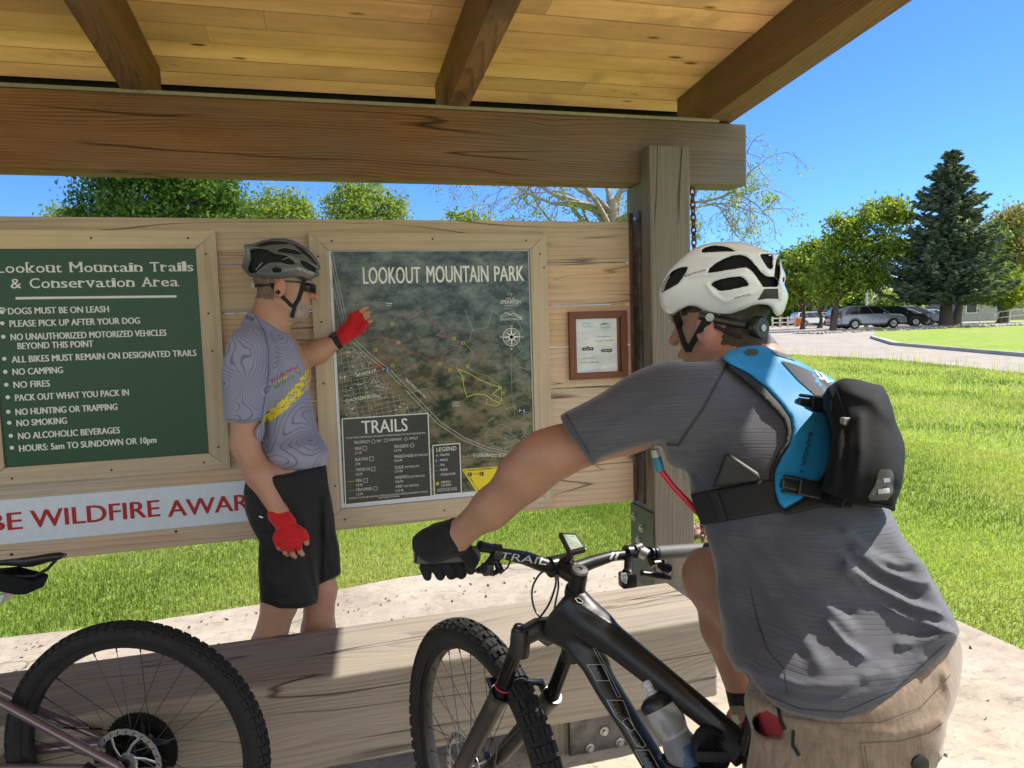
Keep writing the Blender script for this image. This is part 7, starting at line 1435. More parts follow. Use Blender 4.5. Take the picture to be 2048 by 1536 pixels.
def wheel(par, C, h, up, ax, R=.372, w=.060, knobs=72, tall=.0055, rotor=None, cass=False, spokes=28, aggressive=True):
    C, h, up, ax = [np.asarray(q, float) for q in (C, h, up, ax)]; ring = lambda a: h * math.cos(a) + up * math.sin(a)
    rc = R - tall - w * .46; m = MB(); prof = []
    for t in np.linspace(rad(-218), rad(38), 15): prof.append((rc + w * .46 * math.sin(-t) * 1.0, w * .5 * math.cos(t)))
    m.lathe(C, ax, [(rc + w * .46 * math.sin(t), w * .5 * math.cos(t)) for t in np.linspace(rad(-52), rad(232), 17)], 96, ring=False)
    for k in range(knobs):
        a0 = 2 * math.pi * k / knobs; da = 2 * math.pi / knobs
        rows = ((-.30, .34, .44), (.02, .30, .40), (.52, .26, .5), (-.62, .26, .5), (.86, .30, .55), (-.92, .30, .55)) if k % 2 else ((.30, .34, .44), (-.05, .26, .40), (.66, .26, .5), (-.50, .26, .5), (.92, .30, .55), (-.86, .30, .55))
        for (o, wd_, ln) in rows:
            vs = []
            for s_, top in ((0, 0), (1, 1)):
                for (du, dv) in ((-.5, -.5), (.5, -.5), (.5, .5), (-.5, .5)):
                    sh = 1 - .18 * top; a = a0 + da * (dv * ln * 1.5 * sh); ph = (o + du * wd_ * sh) * rad(62); rr = w * .5 * (.985) + (tall if top else -.002); d = ring(a); vs.append(C + d * (rc + rr * math.cos(ph) * (.92 if abs(ph) < .2 else .95)) + ax * rr * math.sin(ph))
            m.add(vs, [(0, 1, 2, 3), (4, 5, 6, 7), (0, 1, 5, 4), (1, 2, 6, 5), (2, 3, 7, 6), (3, 0, 4, 7)])
    wh = m.build('tyre', M_RUB, par, sm=35)
    ri = rc - w * .36; m = MB(); m.lathe(C, ax, [(ri, -.017), (ri + .004, -.019), (ri + .004, -.0165), (ri - .018, -.013), (ri - .022, 0), (ri - .018, .013), (ri + .004, .0165), (ri + .004, .019), (ri, .017), (ri - .004, 0)], 96, ring=True); m.build('rim', M_RIMB, par, sm=40)
    m = MB(); hr = .021; fl = .033
    for k in range(spokes):
        a = 2 * math.pi * (k + .5) / spokes; sg = 1 if k % 2 else -1; b = a + (rad(72) if (k // 2) % 2 else -rad(72)); p0 = C + ring(b) * hr + ax * sg * fl; p1 = C + ring(a) * (ri - .020); m.tube([p0, p1], .00105, 5); m.tube([p1 - (p1 - p0) / np.linalg.norm(p1 - p0) * .013, p1], .0021, 5)
    m.build('spoke', M_SPOKE, par); m = MB(); m.lathe(C, ax, [(.0, -.052), (.010, -.052), (.011, -.040), (.026, -.037), (.026, -.030), (.014, -.022), (.012, 0), (.014, .022), (.026, .030), (.026, .037), (.011, .040), (.010, .052), (0, .052)], 28); m.build('hub', M_BLACK, par, sm=35)
    if rotor:
        sg, Rr = rotor; o = ax * sg * .041; m = MB(); n = 72
        vs = [C + o + ring(2 * math.pi * k / n) * rr + ax * sg * th for th in (0, .0018) for rr in (Rr - .016, Rr + .0012 * 0) for k in range(n)]
        vs = []
        for th in (0, .0018):
            for inner in (1, 0):
                for k in range(n): vs.append(C + o + ring(2 * math.pi * k / n) * ((Rr - .0155 + .0012 * math.sin(k * 2.1)) if inner else (Rr + .0009 * math.sin(k * 1.05 * 2))) + ax * sg * th)
        fs = []
        for k in range(n):
            j = (k + 1) % n; fs += [(k, j, n + j, n + k), (2 * n + k, 2 * n + j, 3 * n + j, 3 * n + k), (n + k, n + j, 3 * n + j, 3 * n + k), (k, j, 2 * n + j, 2 * n + k)]
        m.add(vs, fs)
        for k in range(6):
            a = 2 * math.pi * k / 6; m.tube([C + o + ring(a - .55) * .022, C + o + ring(a - .2) * (Rr * .55), C + o + ring(a) * (Rr - .014)], [.0045, .0035, .004], 6, flat=(ax, .35))
        m.lathe(C + o - ax * sg * .003, ax * sg, [(0, .006), (.024, .006), (.026, 0)], 24); ro = m.build('rotor', M_ROTOR, par, sm=35); m = MB()
        for k in range(24):
            a = 2 * math.pi * k / 24; c1, c2 = C + o + ring(a) * (Rr - .0125) + ax * sg * .0022, C + o + ring(a + .06) * (Rr - .004) + ax * sg * .0022; m.tube([c1, c2], .0014, 5)
        m.build('slot', M_BLACK, ro)
    if cass:
        m = MB()
        for i, rr in enumerate(np.linspace(.104, .030, 10)):
            c = C + ax * (-.020 - .0038 * i) * cass; m.lathe(c, ax, [(rr * .80, 0), (rr, 0), (rr, .0016), (rr * .80, .0016)], 60, ring=True)
            tn = int(rr * 2 * math.pi / .0127)
            for k in range(tn): a = 2 * math.pi * k / tn; m.tube([c + ring(a) * (rr - .001) + ax * .0008, c + ring(a) * (rr + .004) + ax * .0008], [.0024, .001], 5)
            for k in range(5): a = 2 * math.pi * k / 5 + .4; m.tube([c + ring(a) * .02, c + ring(a) * rr * .85], .0022, 5)
        m.build('cassette', M_CASS, par, sm=35)
    return wh

# ---------------------------------------------------------------- black mountain bike held by the rider
WC = np.array([.340, 1.714, .384]); hb = np.array([math.sin(-.306), math.cos(-.306), 0]); axb = np.array([hb[1], -hb[0], 0]); upb = nrm(UZ + axb * .024); axb = nrm(np.cross(hb, upb))
mtb = thing('bicycle', (.5, 1.4, 0.012), 'black mountain bike with knobby front wheel, held by the rider in the white helmet', 'bicycle')
wheel(mtb, WC, hb, upb, axb, R=.372, w=.064, knobs=66, tall=.0065, rotor=(-1, .095))
ST = (D_, None)
cl, cr = P(1041, 1277, 1.60), P(1143, 1288, 1.675); lo_l, lo_r = WC - axb * .060, WC + axb * .060; sl_, sr_ = P(1000, 1388, 1.635), P(1104, 1392, 1.71)
def seg(a, b, t): return a + (b - a) * t
for c, s, lo in ((cl, sl_, lo_l), (cr, sr_, lo_r)):
    m = MB(); m.tube([c, s], .0178, 20); stn = m.build('stanchion', M_STANCH, mtb, sm=50)
    d = nrm(lo - s); m = MB(); m.tube([s - d * .004, s + d * .008, s + d * .012, s + d * .05, seg(s, lo, .6), seg(s, lo, .93), lo + d * .012], [.0250, .0255, .0232, .0230, .0222, .0205, .014], 20); m.build('fork_leg', M_LOWER, mtb, sm=50)
    m = MB(); m.tube([s - d * .007, s - d * .002], [.0235, .0255], 20); m.build('seal', M_GLOSSB, mtb, sm=40)
d = nrm(sl_ - cl); m = MB(); q = seg(cl, sl_, .86); m.tube([q, q + d * .003], .0192, 20); m.build('o_ring', plain('red_ring', (.5, .03, .05), .4, 0, .05, 20), mtb, sm=40)
crc = P(1098, 1262, 1.625); m = MB(); m.tube([cl + UP * .02, cl, cl - UP * .03 + nrm(sl_ - cl) * .01], [.021, .0235, .0225], 20); m.tube([cr + UP * .02, cr, cr - UP * .03 + nrm(sr_ - cr) * .01], [.021, .0235, .0225], 20); m.tube([cl + UP * .002, seg(cl, crc, .55) + UP * .012, crc, seg(cr, crc, .55) + UP * .012, cr + UP * .002], [.018, .020, .027, .020, .018], 14, flat=(UP, 1.25)); m.build('fork_crown', M_FRAMEB, mtb, sm=50)
m = MB(); c = cl + UP * .020; m.lathe(c, nrm(cl - sl_), [(0, .004), (.010, .004), (.012, .007), (.017, .006), (.0185, 0)], 22); m.build('top_cap', M_GLOSSB, mtb, sm=30)
ar0, ar1 = seg(sl_, lo_l, .06), seg(sr_, lo_r, .06); tp = (ar0 + ar1) / 2 + UP * .035 + hb * .045; m = MB(); m.tube([ar0, ar0 + UP * .03 + hb * .035, tp + (ar0 - tp) * .45 + UP * .012, tp + (ar1 - tp) * .45 + UP * .012, ar1 + UP * .03 + hb * .035, ar1], .010, 8); m.tube([ar0 + UP * .03 + hb * .03, seg(ar0, ar1, .5) + UP * .02 + hb * .03, ar1 + UP * .03 + hb * .03], .0055, 6); m.tube([tp + (ar0 - tp) * .45 + UP * .01, seg(ar0, ar1, .5) + UP * .02 + hb * .03, tp + (ar1 - tp) * .45 + UP * .01], .005, 6); m.build('fork_arch', M_GLOSSB, mtb, sm=50)
# head tube, top tube, down tube grown as one carbon frame
ht0, ht1 = P(1146, 1196, 1.555), P(1102, 1262, 1.605)
ttn = nrm(np.cross(nrm(P(1500, 1480, 1.30) - ht0), axb))
fr_b = Body([cone(P(1148, 1192, 1.555), P(1106, 1252, 1.60), .030, .040, .03), cone(P(1144, 1214, 1.56), P(1190, 1252, 1.525), .038, .034, .03), cone(P(1175, 1240, 1.535), P(1515, 1512, 1.31), .034, .0215, .03, (axb, .95)),
             cone(P(1124, 1240, 1.59), P(1175, 1325, 1.555), .038, .036, .03), cone(P(1170, 1318, 1.555), P(1345, 1610, 1.42), .0365, .037, .03), cone(P(1345, 1610, 1.42), P(1440, 1700, 1.36), .036, .045, .03), cone(P(1520, 1530, 1.31), P(1440, 1700, 1.36), .022, .03, .03)])
FRS = [(1128, 1192), (1172, 1180), (1190, 1196), (1240, 1226), (1300, 1266), (1360, 1312), (1430, 1370), (1508, 1448), (1560, 1500), (1560, 1720), (1300, 1720), (1285, 1538), (1240, 1462), (1195, 1392), (1165, 1340), (1130, 1300), (1100, 1285), (1084, 1268), (1096, 1232)]
frm = solid('frame', fr_b, M_FRAMEB, mtb, .0042, 0, FRS, .010, folds=[([(1150, 1205), (1240, 1258), (1340, 1345), (1440, 1440)], 4, .004), ([(1110, 1250), (1180, 1285), (1290, 1390)], 4, .0025)])
bvf = tree_of(frm); wh_l = paint('pale_outline', (.42, .43, .44)); blk = plain('gloss_decal', (.005, .005, .006), .12)
ds = lambda x, y: (1080 + x * 440 / 2048, 1220 + y * 440 / 2048)
decal('gloss_lettering', g_poly([ds(450, 512), ds(580, 512), ds(640, 655), ds(530, 655)]) + g_poly([ds(635, 845), ds(745, 845), ds(800, 985), ds(700, 985)]) + g_poly([ds(760, 1030), ds(810, 1010), ds(975, 1265), ds(905, 1268)]) + g_poly([ds(900, 1310), ds(1000, 1310), ds(1100, 1470), ds(985, 1470)]), bvf, blk, frm, .0016, 8)
ol_ = [ds(495, 352), ds(522, 352), ds(750, 812), ds(720, 812), ds(495, 352)]; decal('lettering_outline', g_line(ol_, 1.0) + g_line([ds(440, 508), ds(590, 508), ds(648, 658), ds(525, 658), ds(440, 508)], 1.0) + g_line([ds(625, 840), ds(772, 842), ds(880, 1110), ds(850, 1128), ds(760, 1050), ds(700, 985), ds(625, 840)], 1.0) + g_line([ds(765, 1035), ds(815, 1005), ds(985, 1260), ds(955, 1280), ds(900, 1265), ds(765, 1035)], 1.0) + g_line([ds(885, 1305), ds(1015, 1305), ds(1105, 1471)], 1.0) + g_line([ds(885, 1305), ds(960, 1440)], 1.0), bvf, wh_l, frm, .0022, 10)
decal('badge', g_poly([(1148, 1196), (1158, 1195), (1168, 1203), (1166, 1208), (1156, 1206)]), bvf, blk, frm, .0016, 6); decal('badge_outline', g_line([(1150, 1197), (1158, 1196), (1166, 1203), (1164, 1207), (1156, 1205), (1150, 1197)], 1.2), bvf, wh_l, frm, .002, 6)
# seat cluster: clamp wrap, seat post stub, coiled strap with tube
m = MB(); m.tube([P(1452, 1472, 1.335), P(1490, 1508, 1.305)], [.0275, .029], 18); m.build('rubber_wrap', plain('dull_rubber', (.016, .016, .017), .8, 0, .2, 60), mtb, sm=50)
tb = MB(); cc_ = P(1422, 1500, 1.33); ex_, ey_ = nrm(P(1450, 1500, 1.325) - cc_), UP
for r_ in (.008, .014, .020, .026, .031): tb.tube([cc_ + ex_ * r_ * 1.0 * math.cos(a) + ey_ * r_ * 1.25 * math.sin(a) for a in np.linspace(0, 2 * math.pi, 22)[:-1]], .0028, 6, close=True, flat=(FWD, 7.5))
tb.tube([cc_ - FWD * .024 - ex_ * .033, cc_ - FWD * .026, cc_ - FWD * .024 + ex_ * .036], .010, 8, flat=(FWD, .25)); tb.build('strapped_tube', M_BLKWEB, mtb, sm=50)
m = MB(); a0_ = P(1490, 1500, 1.30); m.tube([a0_, a0_ + nrm(UZ - hb * .3) * .12], .016, 14); m.build('seat_post', M_GLOSSB, mtb, sm=50)
sdp = a0_ + nrm(UZ - hb * .3) * .12
# rear triangle and rear wheel, mostly out of view behind the rider
RW = WC - hb * 1.21 + np.array([0, 0, 0.0]); wheel(mtb, RW, hb, upb, axb, R=.372, w=.062, knobs=60, tall=.006, rotor=(-1, .09), cass=-1)
bbx = np.array([*(WC - hb * .77)[:2], .345])
for sg in (-1, 1): m = MB(); m.tube([bbx + axb * sg * .03, RW + axb * sg * .068], [.016, .011], 10); m.build('chain_stay', M_FRAMEB, mtb, sm=50); m = MB(); m.tube([P(1505, 1540, 1.30) + axb * sg * .02, RW + axb * sg * .066 + UZ * .01], [.012, .010], 10); m.build('seat_stay', M_FRAMEB, mtb, sm=50)
m = MB(); m.lathe(bbx, axb, [(0, -.06), (.015, -.06), (.022, -.04), (.022, .04), (.015, .06), (0, .06)], 18); m.lathe(bbx + axb * .05, axb, [(.05, 0), (.064, 0), (.064, .003), (.05, .003)], 36, ring=True)
fp = an_r + np.array([0, 0, -.075]) 
crd = nrm(np.array([0, 0, .9]) + hb * .25); m.tube([bbx + axb * .07, bbx + axb * .075 + crd * .165], [.014, .011], 10); m.tube([bbx - axb * .07, bbx - axb * .075 - crd * .165], [.014, .011], 10); m.build('crank', M_BLACK, mtb, sm=50)
for sg in (1, -1): c = bbx + axb * sg * .13 + crd * sg * .165; m = MB(); u_ = axb; v_ = hb; m.box((-.05, -.05, -.008), (.05, .05, .008), .004, M=Matrix(((u_[0], v_[0], 0, c[0]), (u_[1], v_[1], 0, c[1]), (0, 0, 1, c[2]), (0, 0, 0, 1)))); m.build('pedal', M_BLACK, mtb)
# stem, spacers, handlebar
sc_ = P(1118, 1130, 1.60); stt = P(1160, 1146, 1.53)
m = MB(); m.tube([P(1148, 1194, 1.555), P(1152, 1176, 1.547), P(1153, 1174, 1.546), P(1157, 1152, 1.534), P(1158.5, 1145, 1.531)], [.0215, .0215, .0195, .0195, .0185], 20); 
for t in (.25, .5, .75): c = seg(P(1148, 1192, 1.555), P(1152, 1174, 1.546), t); m.lathe(c, nrm(stt - P(1148, 1194, 1.555)), [(.0222, -.003), (.0228, 0), (.0222, .003)], 20)
m.build('headset_spacer', M_BLACK, mtb, sm=35)
m = MB(); m.lathe(P(1159, 1142, 1.529), nrm(stt - P(1148, 1194, 1.555)), [(0, .004), (.005, .004), (.006, .007), (.017, .006), (.019, .003), (.019, 0)], 24); m.build('stem_cap', plain('grey_cap', (.11, .11, .11), .35, .5, .1, 30), mtb, sm=30)
m = MB(); m.tube([stt - UP * .012, seg(stt, sc_, .55) - UP * .006, sc_], [.021, .0215, .023], 16, flat=(axb, .95)); m.tube([sc_ - axb * .026, sc_ + axb * .026], .0235, 20); m.build('stem', M_GLOSSB, mtb, sm=50)
bl = [GA, GB, P(1010, 1108, 1.53), P(1050, 1116, 1.56), P(1088, 1130, 1.585), sc_, P(1150, 1138, 1.61), P(1185, 1124, 1.63), P(1225, 1112, 1.655), P(1262, 1108, 1.675), RA, RB]
m = MB(); m.tube(bl[1:11], [.0115, .0120, .0150, .0165, .0172, .0172, .0150, .0122, .0115, .0112], 18); hbar = m.build('handlebar', M_FRAMEB, mtb, sm=50); BV[hbar] = (np.array(m.v), np.array([f for f in m.f if len(f) == 4])); bvbar = tree_of(hbar)
decal('lettering', g_text('TRAIL', (1000, 1118), (1092, 1130), 15, .02, .15) + g_line([(1221, 1118), (1227, 1106)], 5) + g_line([(1231, 1118), (1236, 1106)], 5), bvbar, paint('silver_print', (.50, .51, .52)), hbar, .0012, 5)
for a, b, nm in ((GA, P(958, 1107, 1.508), 'l'), (RA, RB, 'r')):
    m = MB(); d = nrm(b - a); L = np.linalg.norm(b - a); m.tube([a, a + d * .002] + [a + d * t for t in np.linspace(.004, L - .004, 12)] + [b], [.0155] + [.0168] * 13 + [.0155], 22); m.build('grip', M_GRIP, mtb, sm=50)
m = MB(); m.lathe(GA - nrm(GB - GA) * .0008, -nrm(GB - GA), [(0, .003), (.013, .003), (.0155, 0)], 20); ec = m.build('bar_end', M_BLACK, mtb, sm=30); m = MB(); m.lathe(GA - nrm(GB - GA) * .0040, -nrm(GB - GA), [(.0058, .0006), (.0095, .0006), (.0095, 0), (.0058, 0)], 20, ring=True); m.build('end_ring', plain('yellow_mark', (.55, .40, .03), .5), ec)
for x in (1300, 1307): c = P(x, 1107, 1.692); m = MB(); m.tube([c, c + rg * .006], .0165, 16); m.build('clamp', M_BLACK, mtb, sm=40)
# levers, shifter, dropper lever, light, computer
m = MB(); m.tube([P(985, 1104, 1.52), P(1000, 1106, 1.525)], .0185, 16); m.tube([P(990, 1112, 1.52), P(975, 1132, 1.50), P(955, 1142, 1.475)], [.010, .010, .006], 10); m.tube([P(990, 1115, 1.53), P(1000, 1140, 1.525), P(985, 1148, 1.51), P(950, 1142, 1.47)], [.008, .010, .008, .005], 10, flat=(UP, .6)); m.box(tuple(P(975, 1138, 1.50) - .012), tuple(P(975, 1138, 1.50) + .012), .004); m.tube([P(1000, 1148, 1.525), P(1015, 1135, 1.53), P(1024, 1116, 1.545)], .002, 6); m.build('brake_lever', M_BLKPLA, mtb, sm=50)
m = MB(); m.tube([P(958, 1092, 1.50), P(985, 1098, 1.515)], [.012, .010], 12); m.build('shifter', M_BLKPLA, mtb, sm=50)
m = MB(); m.tube([P(1252, 1106, 1.67), P(1268, 1105, 1.68)], .0185, 18); m.tube([P(1258, 1115, 1.66), P(1258, 1138, 1.65), P(1256, 1146, 1.645)], [.011, .012, .015], 12); M_ = Matrix.Translation(V3(P(1255, 1158, 1.635))); m.box((-.018, -.016, -.018), (.018, .016, .016), .006, M=M_); lt_ = m.build('bar_light', M_BLKPLA, mtb, sm=50); BV[lt_] = (np.array(m.v), np.array([list(f) for f in m.f if len(f) == 4]))
m = MB(); c = P(1249, 1157, 1.612); m.prism([c + RT * a + UP * b for a, b in ((-.008, .012), (.004, .013), (.007, .002), (.004, -.012), (-.006, -.006), (-.009, .004))], -FWD * .002); m.build('light_face', paint('white_print2', (.7, .72, .74)), lt_)
m = MB()
for a, b in ((-.004, .006), (.002, .007)): m.prism([c - FWD * .0022 + RT * (a + s * .0012) + UP * (b + t * .002) for s, t in ((-1, -1), (1, -1), (1, 1), (-1, 1))], -FWD * .0004)
for a in (-.003, 0, .003): m.prism([c - FWD * .0022 + RT * (a + s * .0006) + UP * (-.003 + t * .004) for s, t in ((-1, -1), (1, -1), (1, 1), (-1, 1))], -FWD * .0004)
m.build('face_mark', M_BLACK, lt_)
m = MB(); m.tube([P(1275, 1100, 1.675), P(1290, 1108, 1.68)], .014, 12); m.tube([P(1272, 1096, 1.67), P(1284, 1092, 1.675)], .008, 10); m.build('clamp', M_ZINC, mtb, sm=50)
m = MB(); m.tube([P(1300, 1118, 1.69), P(1308, 1132, 1.68)], .009, 10); m.tube([P(1284, 1146, 1.65), P(1310, 1150, 1.66), P(1338, 1156, 1.68)], [.010, .013, .009], 12, flat=(UP, .7)); m.tube([P(1322, 1128, 1.68), P(1336, 1140, 1.685)], [.012, .014], 12); m.build('shifter', M_BLKPLA, mtb, sm=50); m = MB(); m.tube([P(1326, 1148, 1.672), P(1340, 1142, 1.68)], [.006, .005], 8); m.tube([P(1309, 1126, 1.675), P(1322, 1124, 1.678)], [.006, .003], 8); m.build('lever_blade', M_ROTOR, mtb, sm=50)
# computer: tilted slab with pale green screen
q = [P(1118, 1064, 1.56), P(1152, 1066, 1.57), P(1174, 1098, 1.515), P(1140, 1107, 1.505)]; nn2 = nrm(np.cross(q[1] - q[0], q[3] - q[0])); nn2 = nn2 if nn2 @ UP > 0 else -nn2
m = MB(); m.prism([p - nn2 * .012 for p in q], nn2 * .012); cp_ = m.build('bike_computer', M_BLKPLA, mtb); bv_ = cp_.modifiers.new('b', 'BEVEL'); bv_.width = .003; bv_.segments = 2
cq = sum(q) / 4; m = MB(); m.prism([cq + (p - cq) * .72 + nn2 * .0006 for p in q], nn2 * .0006); scn = m.build('screen', plain('lcd_screen', (.30, .36, .30), .15, 0, .1, 200), cp_)
m = MB()
for t in (.25, .4, .6): a, b = seg(q[0], q[3], t), seg(q[1], q[2], t); a, b = seg(a, b, .24), seg(a, b, .70); m.tube([a + nn2 * .0016, b + nn2 * .0016], .0006, 4)
m.build('screen_mark', M_BLACK, scn); m = MB(); m.tube([cq - nn2 * .012, P(1140, 1112, 1.55), P(1132, 1122, 1.58)], [.010, .009, .011], 10); m.build('mount', M_BLKPLA, mtb, sm=50)
# cables
cb = MB()
for pts in ([P(1022, 1118, 1.545), P(1060, 1130, 1.59), P(1090, 1138, 1.62), P(1078, 1150, 1.64), P(1066, 1172, 1.65), P(1064, 1196, 1.645), P(1072, 1224, 1.63), P(1092, 1244, 1.612), P(1112, 1254, 1.585)], [P(1102, 1142, 1.61), P(1112, 1162, 1.60), P(1100, 1204, 1.61), P(1075, 1240, 1.625), P(1046, 1262, 1.635)], [P(1112, 1140, 1.605), P(1117, 1170, 1.59), P(1112, 1200, 1.582), P(1108, 1222, 1.575)], [P(985, 1478, 1.70), P(992, 1500, 1.72), P(988, 1540, 1.76)]):
    dense = []
    for i in range(len(pts) - 1):
        p0, p1, p2, p3 = pts[max(i - 1, 0)], pts[i], pts[i + 1], pts[min(i + 2, len(pts) - 1)]
        for t in np.linspace(0, 1, 7)[:-1]: dense.append(.5 * ((2 * p1) + (-p0 + p2) * t + (2 * p0 - 5 * p1 + 4 * p2 - p3) * t * t + (-p0 + 3 * p1 - 3 * p2 + p3) * t ** 3))
    cb.tube(dense + [pts[-1]], .0024, 8)
cb.build('cable', M_GLOSSB, mtb, sm=50)
# bottle in its cage
ba, bb = P(1312, 1400, 1.41), P(1396, 1560, 1.35); bd = nrm(bb - ba); bt = thing('water_bottle', bb, 'smoky clear water bottle with black cap in the frame of the mountain bike', 'bottle')
cl_ = NT('smoky_clear_plastic'); cl_.b.inputs['Base Color'].default_value = (.34, .36, .39, 1); cl_.b.inputs['Transmission Weight'].default_value = .55; cl_.b.inputs['Roughness'].default_value = .18; cl_.b.inputs['IOR'].default_value = 1.3
m = MB(); m.lathe(ba, bd, [(.0, .012), (.0335, .012), (.0355, .020), (.0355, .048), (.0335, .056), (.0305, .066), (.0305, .074), (.0345, .088), (.0355, .13), (.0355, .20), (.032, .206), (0, .206)], 36); m.build('body', cl_.m, bt, sm=40)
m = MB(); m.lathe(ba, bd, [(0, -.012), (.012, -.012), (.022, -.010), (.033, -.002), (.0352, .002), (.0352, .014), (.034, .0155), (0, .0155)], 36); m.build('cap', M_BLKPLA, bt, sm=35); m = MB(); m.lathe(ba - bd * .012, -bd, [(.0135, 0), (.0125, .004), (.0095, .006), (.0095, .013), (.0125, .015), (.0125, .025), (.010, .028), (0, .028)], 20); m.build('nozzle', plain('frosted_nozzle', (.50, .53, .56), .3, 0, .08, 30), bt, sm=40)
BVB = MB(); BVB.lathe(ba, bd, [(.0356, .09), (.0356, .20)], 48); me_ = BVB; bvbt = BVHTree.FromPolygons([tuple(p) for p in me_.v], [tuple(f) for f in me_.f]); decal('print', g_poly([(1362, 1490), (1372, 1482), (1388, 1484), (1400, 1490), (1412, 1498), (1408, 1520), (1415, 1545), (1375, 1555), (1366, 1530), (1370, 1510)]), bvbt, plain('blue_print2', (.012, .05, .12), .4), bt, .0015, 6)
m = MB(); n_s = nrm(np.cross(bd, FWD)); arc = [ba + bd * (.115 + .012 * math.cos(t * 1.0)) + (n_s * math.cos(t) - FWD * math.sin(t)) * .0385 for t in np.linspace(-.5, math.pi + .5, 16)]; m.tube(arc, .0042, 8); m.tube([arc[0], ba + bd * .21 + n_s * .036], .004, 8); m.tube([arc[-1], ba + bd * .05 - n_s * .037 + bd * .05, ba + bd * .21 - n_s * .037], .004, 8); m.tube([arc[-1] , ba + bd * .09 + n_s * -.045], .006, 8); m.build('bottle_cage', M_GLOSSB, mtb, sm=50)
m = MB(); a_, b_ = P(1345, 1480, 1.44), P(1400, 1580, 1.40); m.tube([a_, b_], .012, 8); m.build('cage_base', M_GLOSSB, mtb, sm=50)

# ---------------------------------------------------------------- lilac bike at the left, rear wheel in view
lb = thing('bicycle', (-.9, 2.1, .012), 'lilac bronze bicycle leaning at the bench, rear wheel and saddle in view', 'bicycle')
th_ = -1.2316; hl2 = np.array([math.sin(th_), math.cos(th_), 0]); axl = np.array([hl2[1], -hl2[0], 0]); LC = np.array([-.5345, 2.060, .384]); upl = nrm(UZ - axl * .012); axl = nrm(np.cross(hl2, upl))
if axl @ FWD < 0: axl = -axl            # axl points away from the photographer: the drive side
wheel(lb, LC, hl2, upl, axl, R=.372, w=.058, knobs=84, tall=.0038, rotor=(-1, .094), cass=-1)
# stays: one each side of the wheel, running up to the seat tube out of frame
hitc = lambda x, y, d: P(x, y, d)
st_n = [P(-120, 1322, 1.90), P(-10, 1398, 1.885), P(120, 1470, 1.87), P(235, 1532, 1.865), LC - axl * .066 - UZ * .012]
m = MB(); m.tube(st_n, [.0135, .0125, .0115, .0115, .012], 16); m.build('seat_stay', M_LILAC, lb, sm=50)
st_f = [P(-120, 1322, 2.0), P(60, 1412, 2.03), P(140, 1446, 2.02), P(208, 1478, 2.01), LC + axl * .066]
m = MB(); m.tube(st_f, [.0125, .0115, .0110, .010, .010], 16); m.build('seat_stay', M_LILAC, lb, sm=50)
bb2 = LC + hl2 * .44 - UZ * .03
for sg in (-1, 1): m = MB(); m.tube([bb2 + axl * sg * .03, LC + axl * sg * .066], [.013, .010], 12); m.build('chain_stay', M_LILAC, lb, sm=50)
m = MB(); m.tube([LC - axl * .062 - UZ * .02, LC - axl * .075 + hl2 * .035 - UZ * .035, LC - axl * .07 + hl2 * .10 + UZ * .005], [.014, .020, .014], 12); m.build('brake_caliper', M_BLACK, lb, sm=50)
# chain with alternating bright links, derailleur
m = MB(); ca_, cb_ = LC + axl * .048 + UZ * .035 + hl2 * .0, bb2 + axl * .048 + UZ * .075; L = np.linalg.norm(cb_ - ca_); d = nrm(cb_ - ca_); k = 0; t = .02
m2 = MB()
while t < L:
    c = ca_ + d * t; tgt = m if (k // 3) % 2 == 0 else m2
    for s in (-1, 1): tgt.tube([c - d * .0058, c, c + d * .0058], [.0042, .0030, .0042], 6, flat=(axl, .3))
    t += .0127; k += 1
ch_ = m.build('chain', M_CHAINM, lb, sm=50); m2.build('link', M_CASS, ch_, sm=50)
m = MB(); m.tube([LC + axl * .075, LC + axl * .08 - UZ * .09 + hl2 * .03, LC + axl * .07 - UZ * .17 + hl2 * .02], [.012, .014, .010], 10); m.build('derailleur', M_BLACK, lb, sm=50)
stp = st_n[0] * .5 + st_f[0] * .5; m = MB(); m.tube([bb2, stp + (stp - bb2) * .02, stp + (stp - bb2) * .12], [.018, .016, .016], 16); m.tube([stp, stp + hl2 * .62 + UZ * .10], [.019, .021], 16); m.tube([bb2, stp + hl2 * .66 - UZ * .02], [.021, .023], 16); m.tube([stp + hl2 * .60 + UZ * .14, stp + hl2 * .68 - UZ * .06], .024, 16); m.build('frame', M_LILAC, lb, sm=50)
FC = LC + hl2 * 1.12; FC = np.array([FC[0], FC[1], LC[2]]); wheel(lb, FC, hl2, upl, axl, R=.372, w=.058, knobs=60, tall=.0038, rotor=(-1, .09), spokes=24)
hd2 = stp + hl2 * .68 - UZ * .06
for sg in (-1, 1): m = MB(); m.tube([hd2 + axl * sg * .055, FC + axl * sg * .058], [.017, .015], 12); m.build('fork_leg', M_BLACK, lb, sm=50)
bc = hd2 + UZ * .27 - hl2 * .09; m = MB(); m.tube([hd2 + UZ * .18 - hl2 * .07, bc], .019, 12); m.tube([bc - axl * .37, bc - axl * .1, bc + axl * .1, bc + axl * .37], .0145, 12); m.build('handlebar', M_BLACK, lb, sm=50)
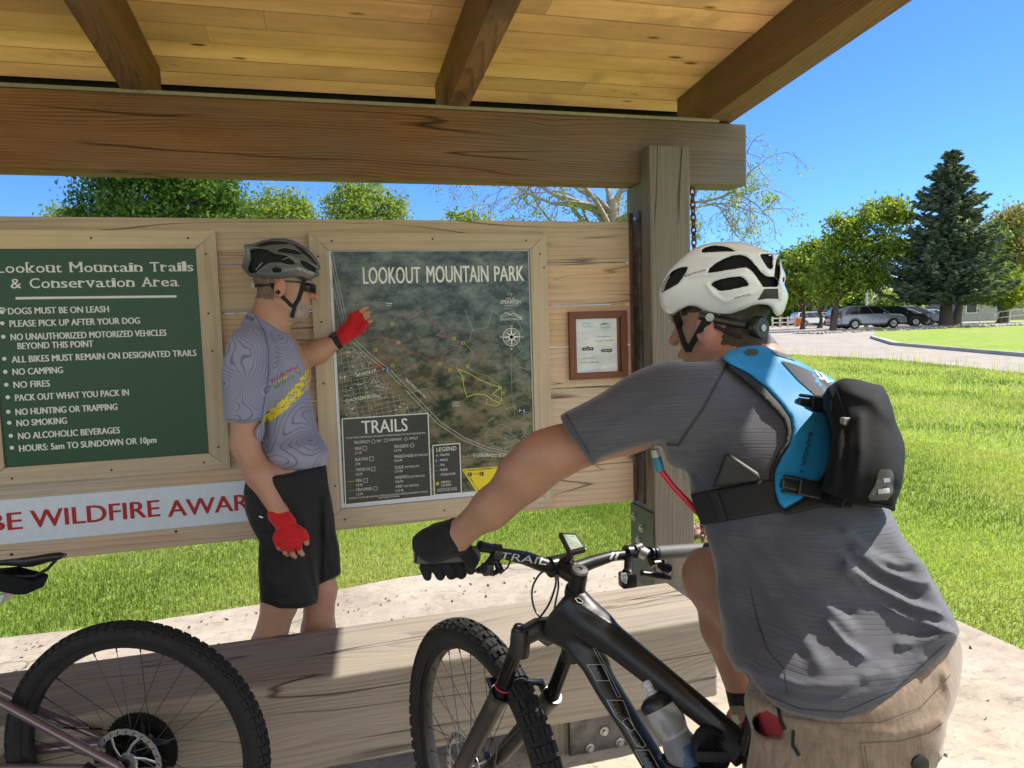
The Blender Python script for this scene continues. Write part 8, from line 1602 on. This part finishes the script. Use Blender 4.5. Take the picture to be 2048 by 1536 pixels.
m = MB(); m.tube([bb2 - axl * .06, bb2 + axl * .06], .022, 16); m.lathe(bb2 + axl * .047, axl, [(.055, 0), (.068, 0), (.068, .003), (.055, .003)], 40, ring=True); m.tube([bb2 - axl * .07, bb2 - axl * .075 - UZ * .16 + hl2 * .05], .012, 10); m.build('crank', M_BLACK, lb, sm=50)
# saddle with rails and bag, tail pointing right
sdl = Body([cone(P(-60, 1122, 1.93), P(70, 1113, 1.945), .030, .046, .03, (UP, .45)), cone(P(70, 1113, 1.945), P(118, 1108, 1.955), .048, .030, .02, (UP, .42)), cone(P(60, 1118, 1.90), P(112, 1112, 1.90), .022, .020, .03, (UP, .6)), cone(P(60, 1120, 1.99), P(112, 1112, 2.0), .022, .020, .03, (UP, .6))])
solid('saddle', sdl, plain('black_saddle', (.010, .010, .012), .4, 0, .2, 60), lb, .004, 0, [(-200, 1118), (0, 1120), (60, 1113), (100, 1106), (120, 1104), (134, 1107), (136, 1115), (128, 1122), (112, 1126), (95, 1128), (75, 1138), (50, 1144), (20, 1140), (0, 1136), (-200, 1140)], .004)
m = MB()
for d_ in (1.91, 1.97): m.tube([P(112, 1120, d_), P(95, 1138, d_), P(70, 1152, d_), P(30, 1152, d_), P(-40, 1150, d_), P(-90, 1140, d_)], .0042, 8)
m.build('saddle_rail', M_BLACK, lb, sm=50)
m = MB(); q = [(-60, 1152), (0, 1146), (55, 1160), (64, 1164), (52, 1190), (30, 1191), (-60, 1172)]; m.prism([P(x, y, 1.90) for x, y in q], FWD * .075); sbg = m.build('saddle_bag', M_POUCH, lb); b3 = sbg.modifiers.new('b', 'BEVEL'); b3.width = .006; b3.segments = 3
m = MB(); m.tube([P(-30, 1152, 1.94), stp + (stp - bb2) * .12], .0155, 14); m.build('seat_post', M_GLOSSB, lb, sm=50)
m = MB(); m.prism([P(x, y, 1.90) for x, y in ((-10, 1192), (8, 1190), (2, 1206), (-14, 1212))], FWD * .04); m.build('tail_light', plain('silver_lamp', (.55, .57, .6), .25, .5, .1, 30), lb)
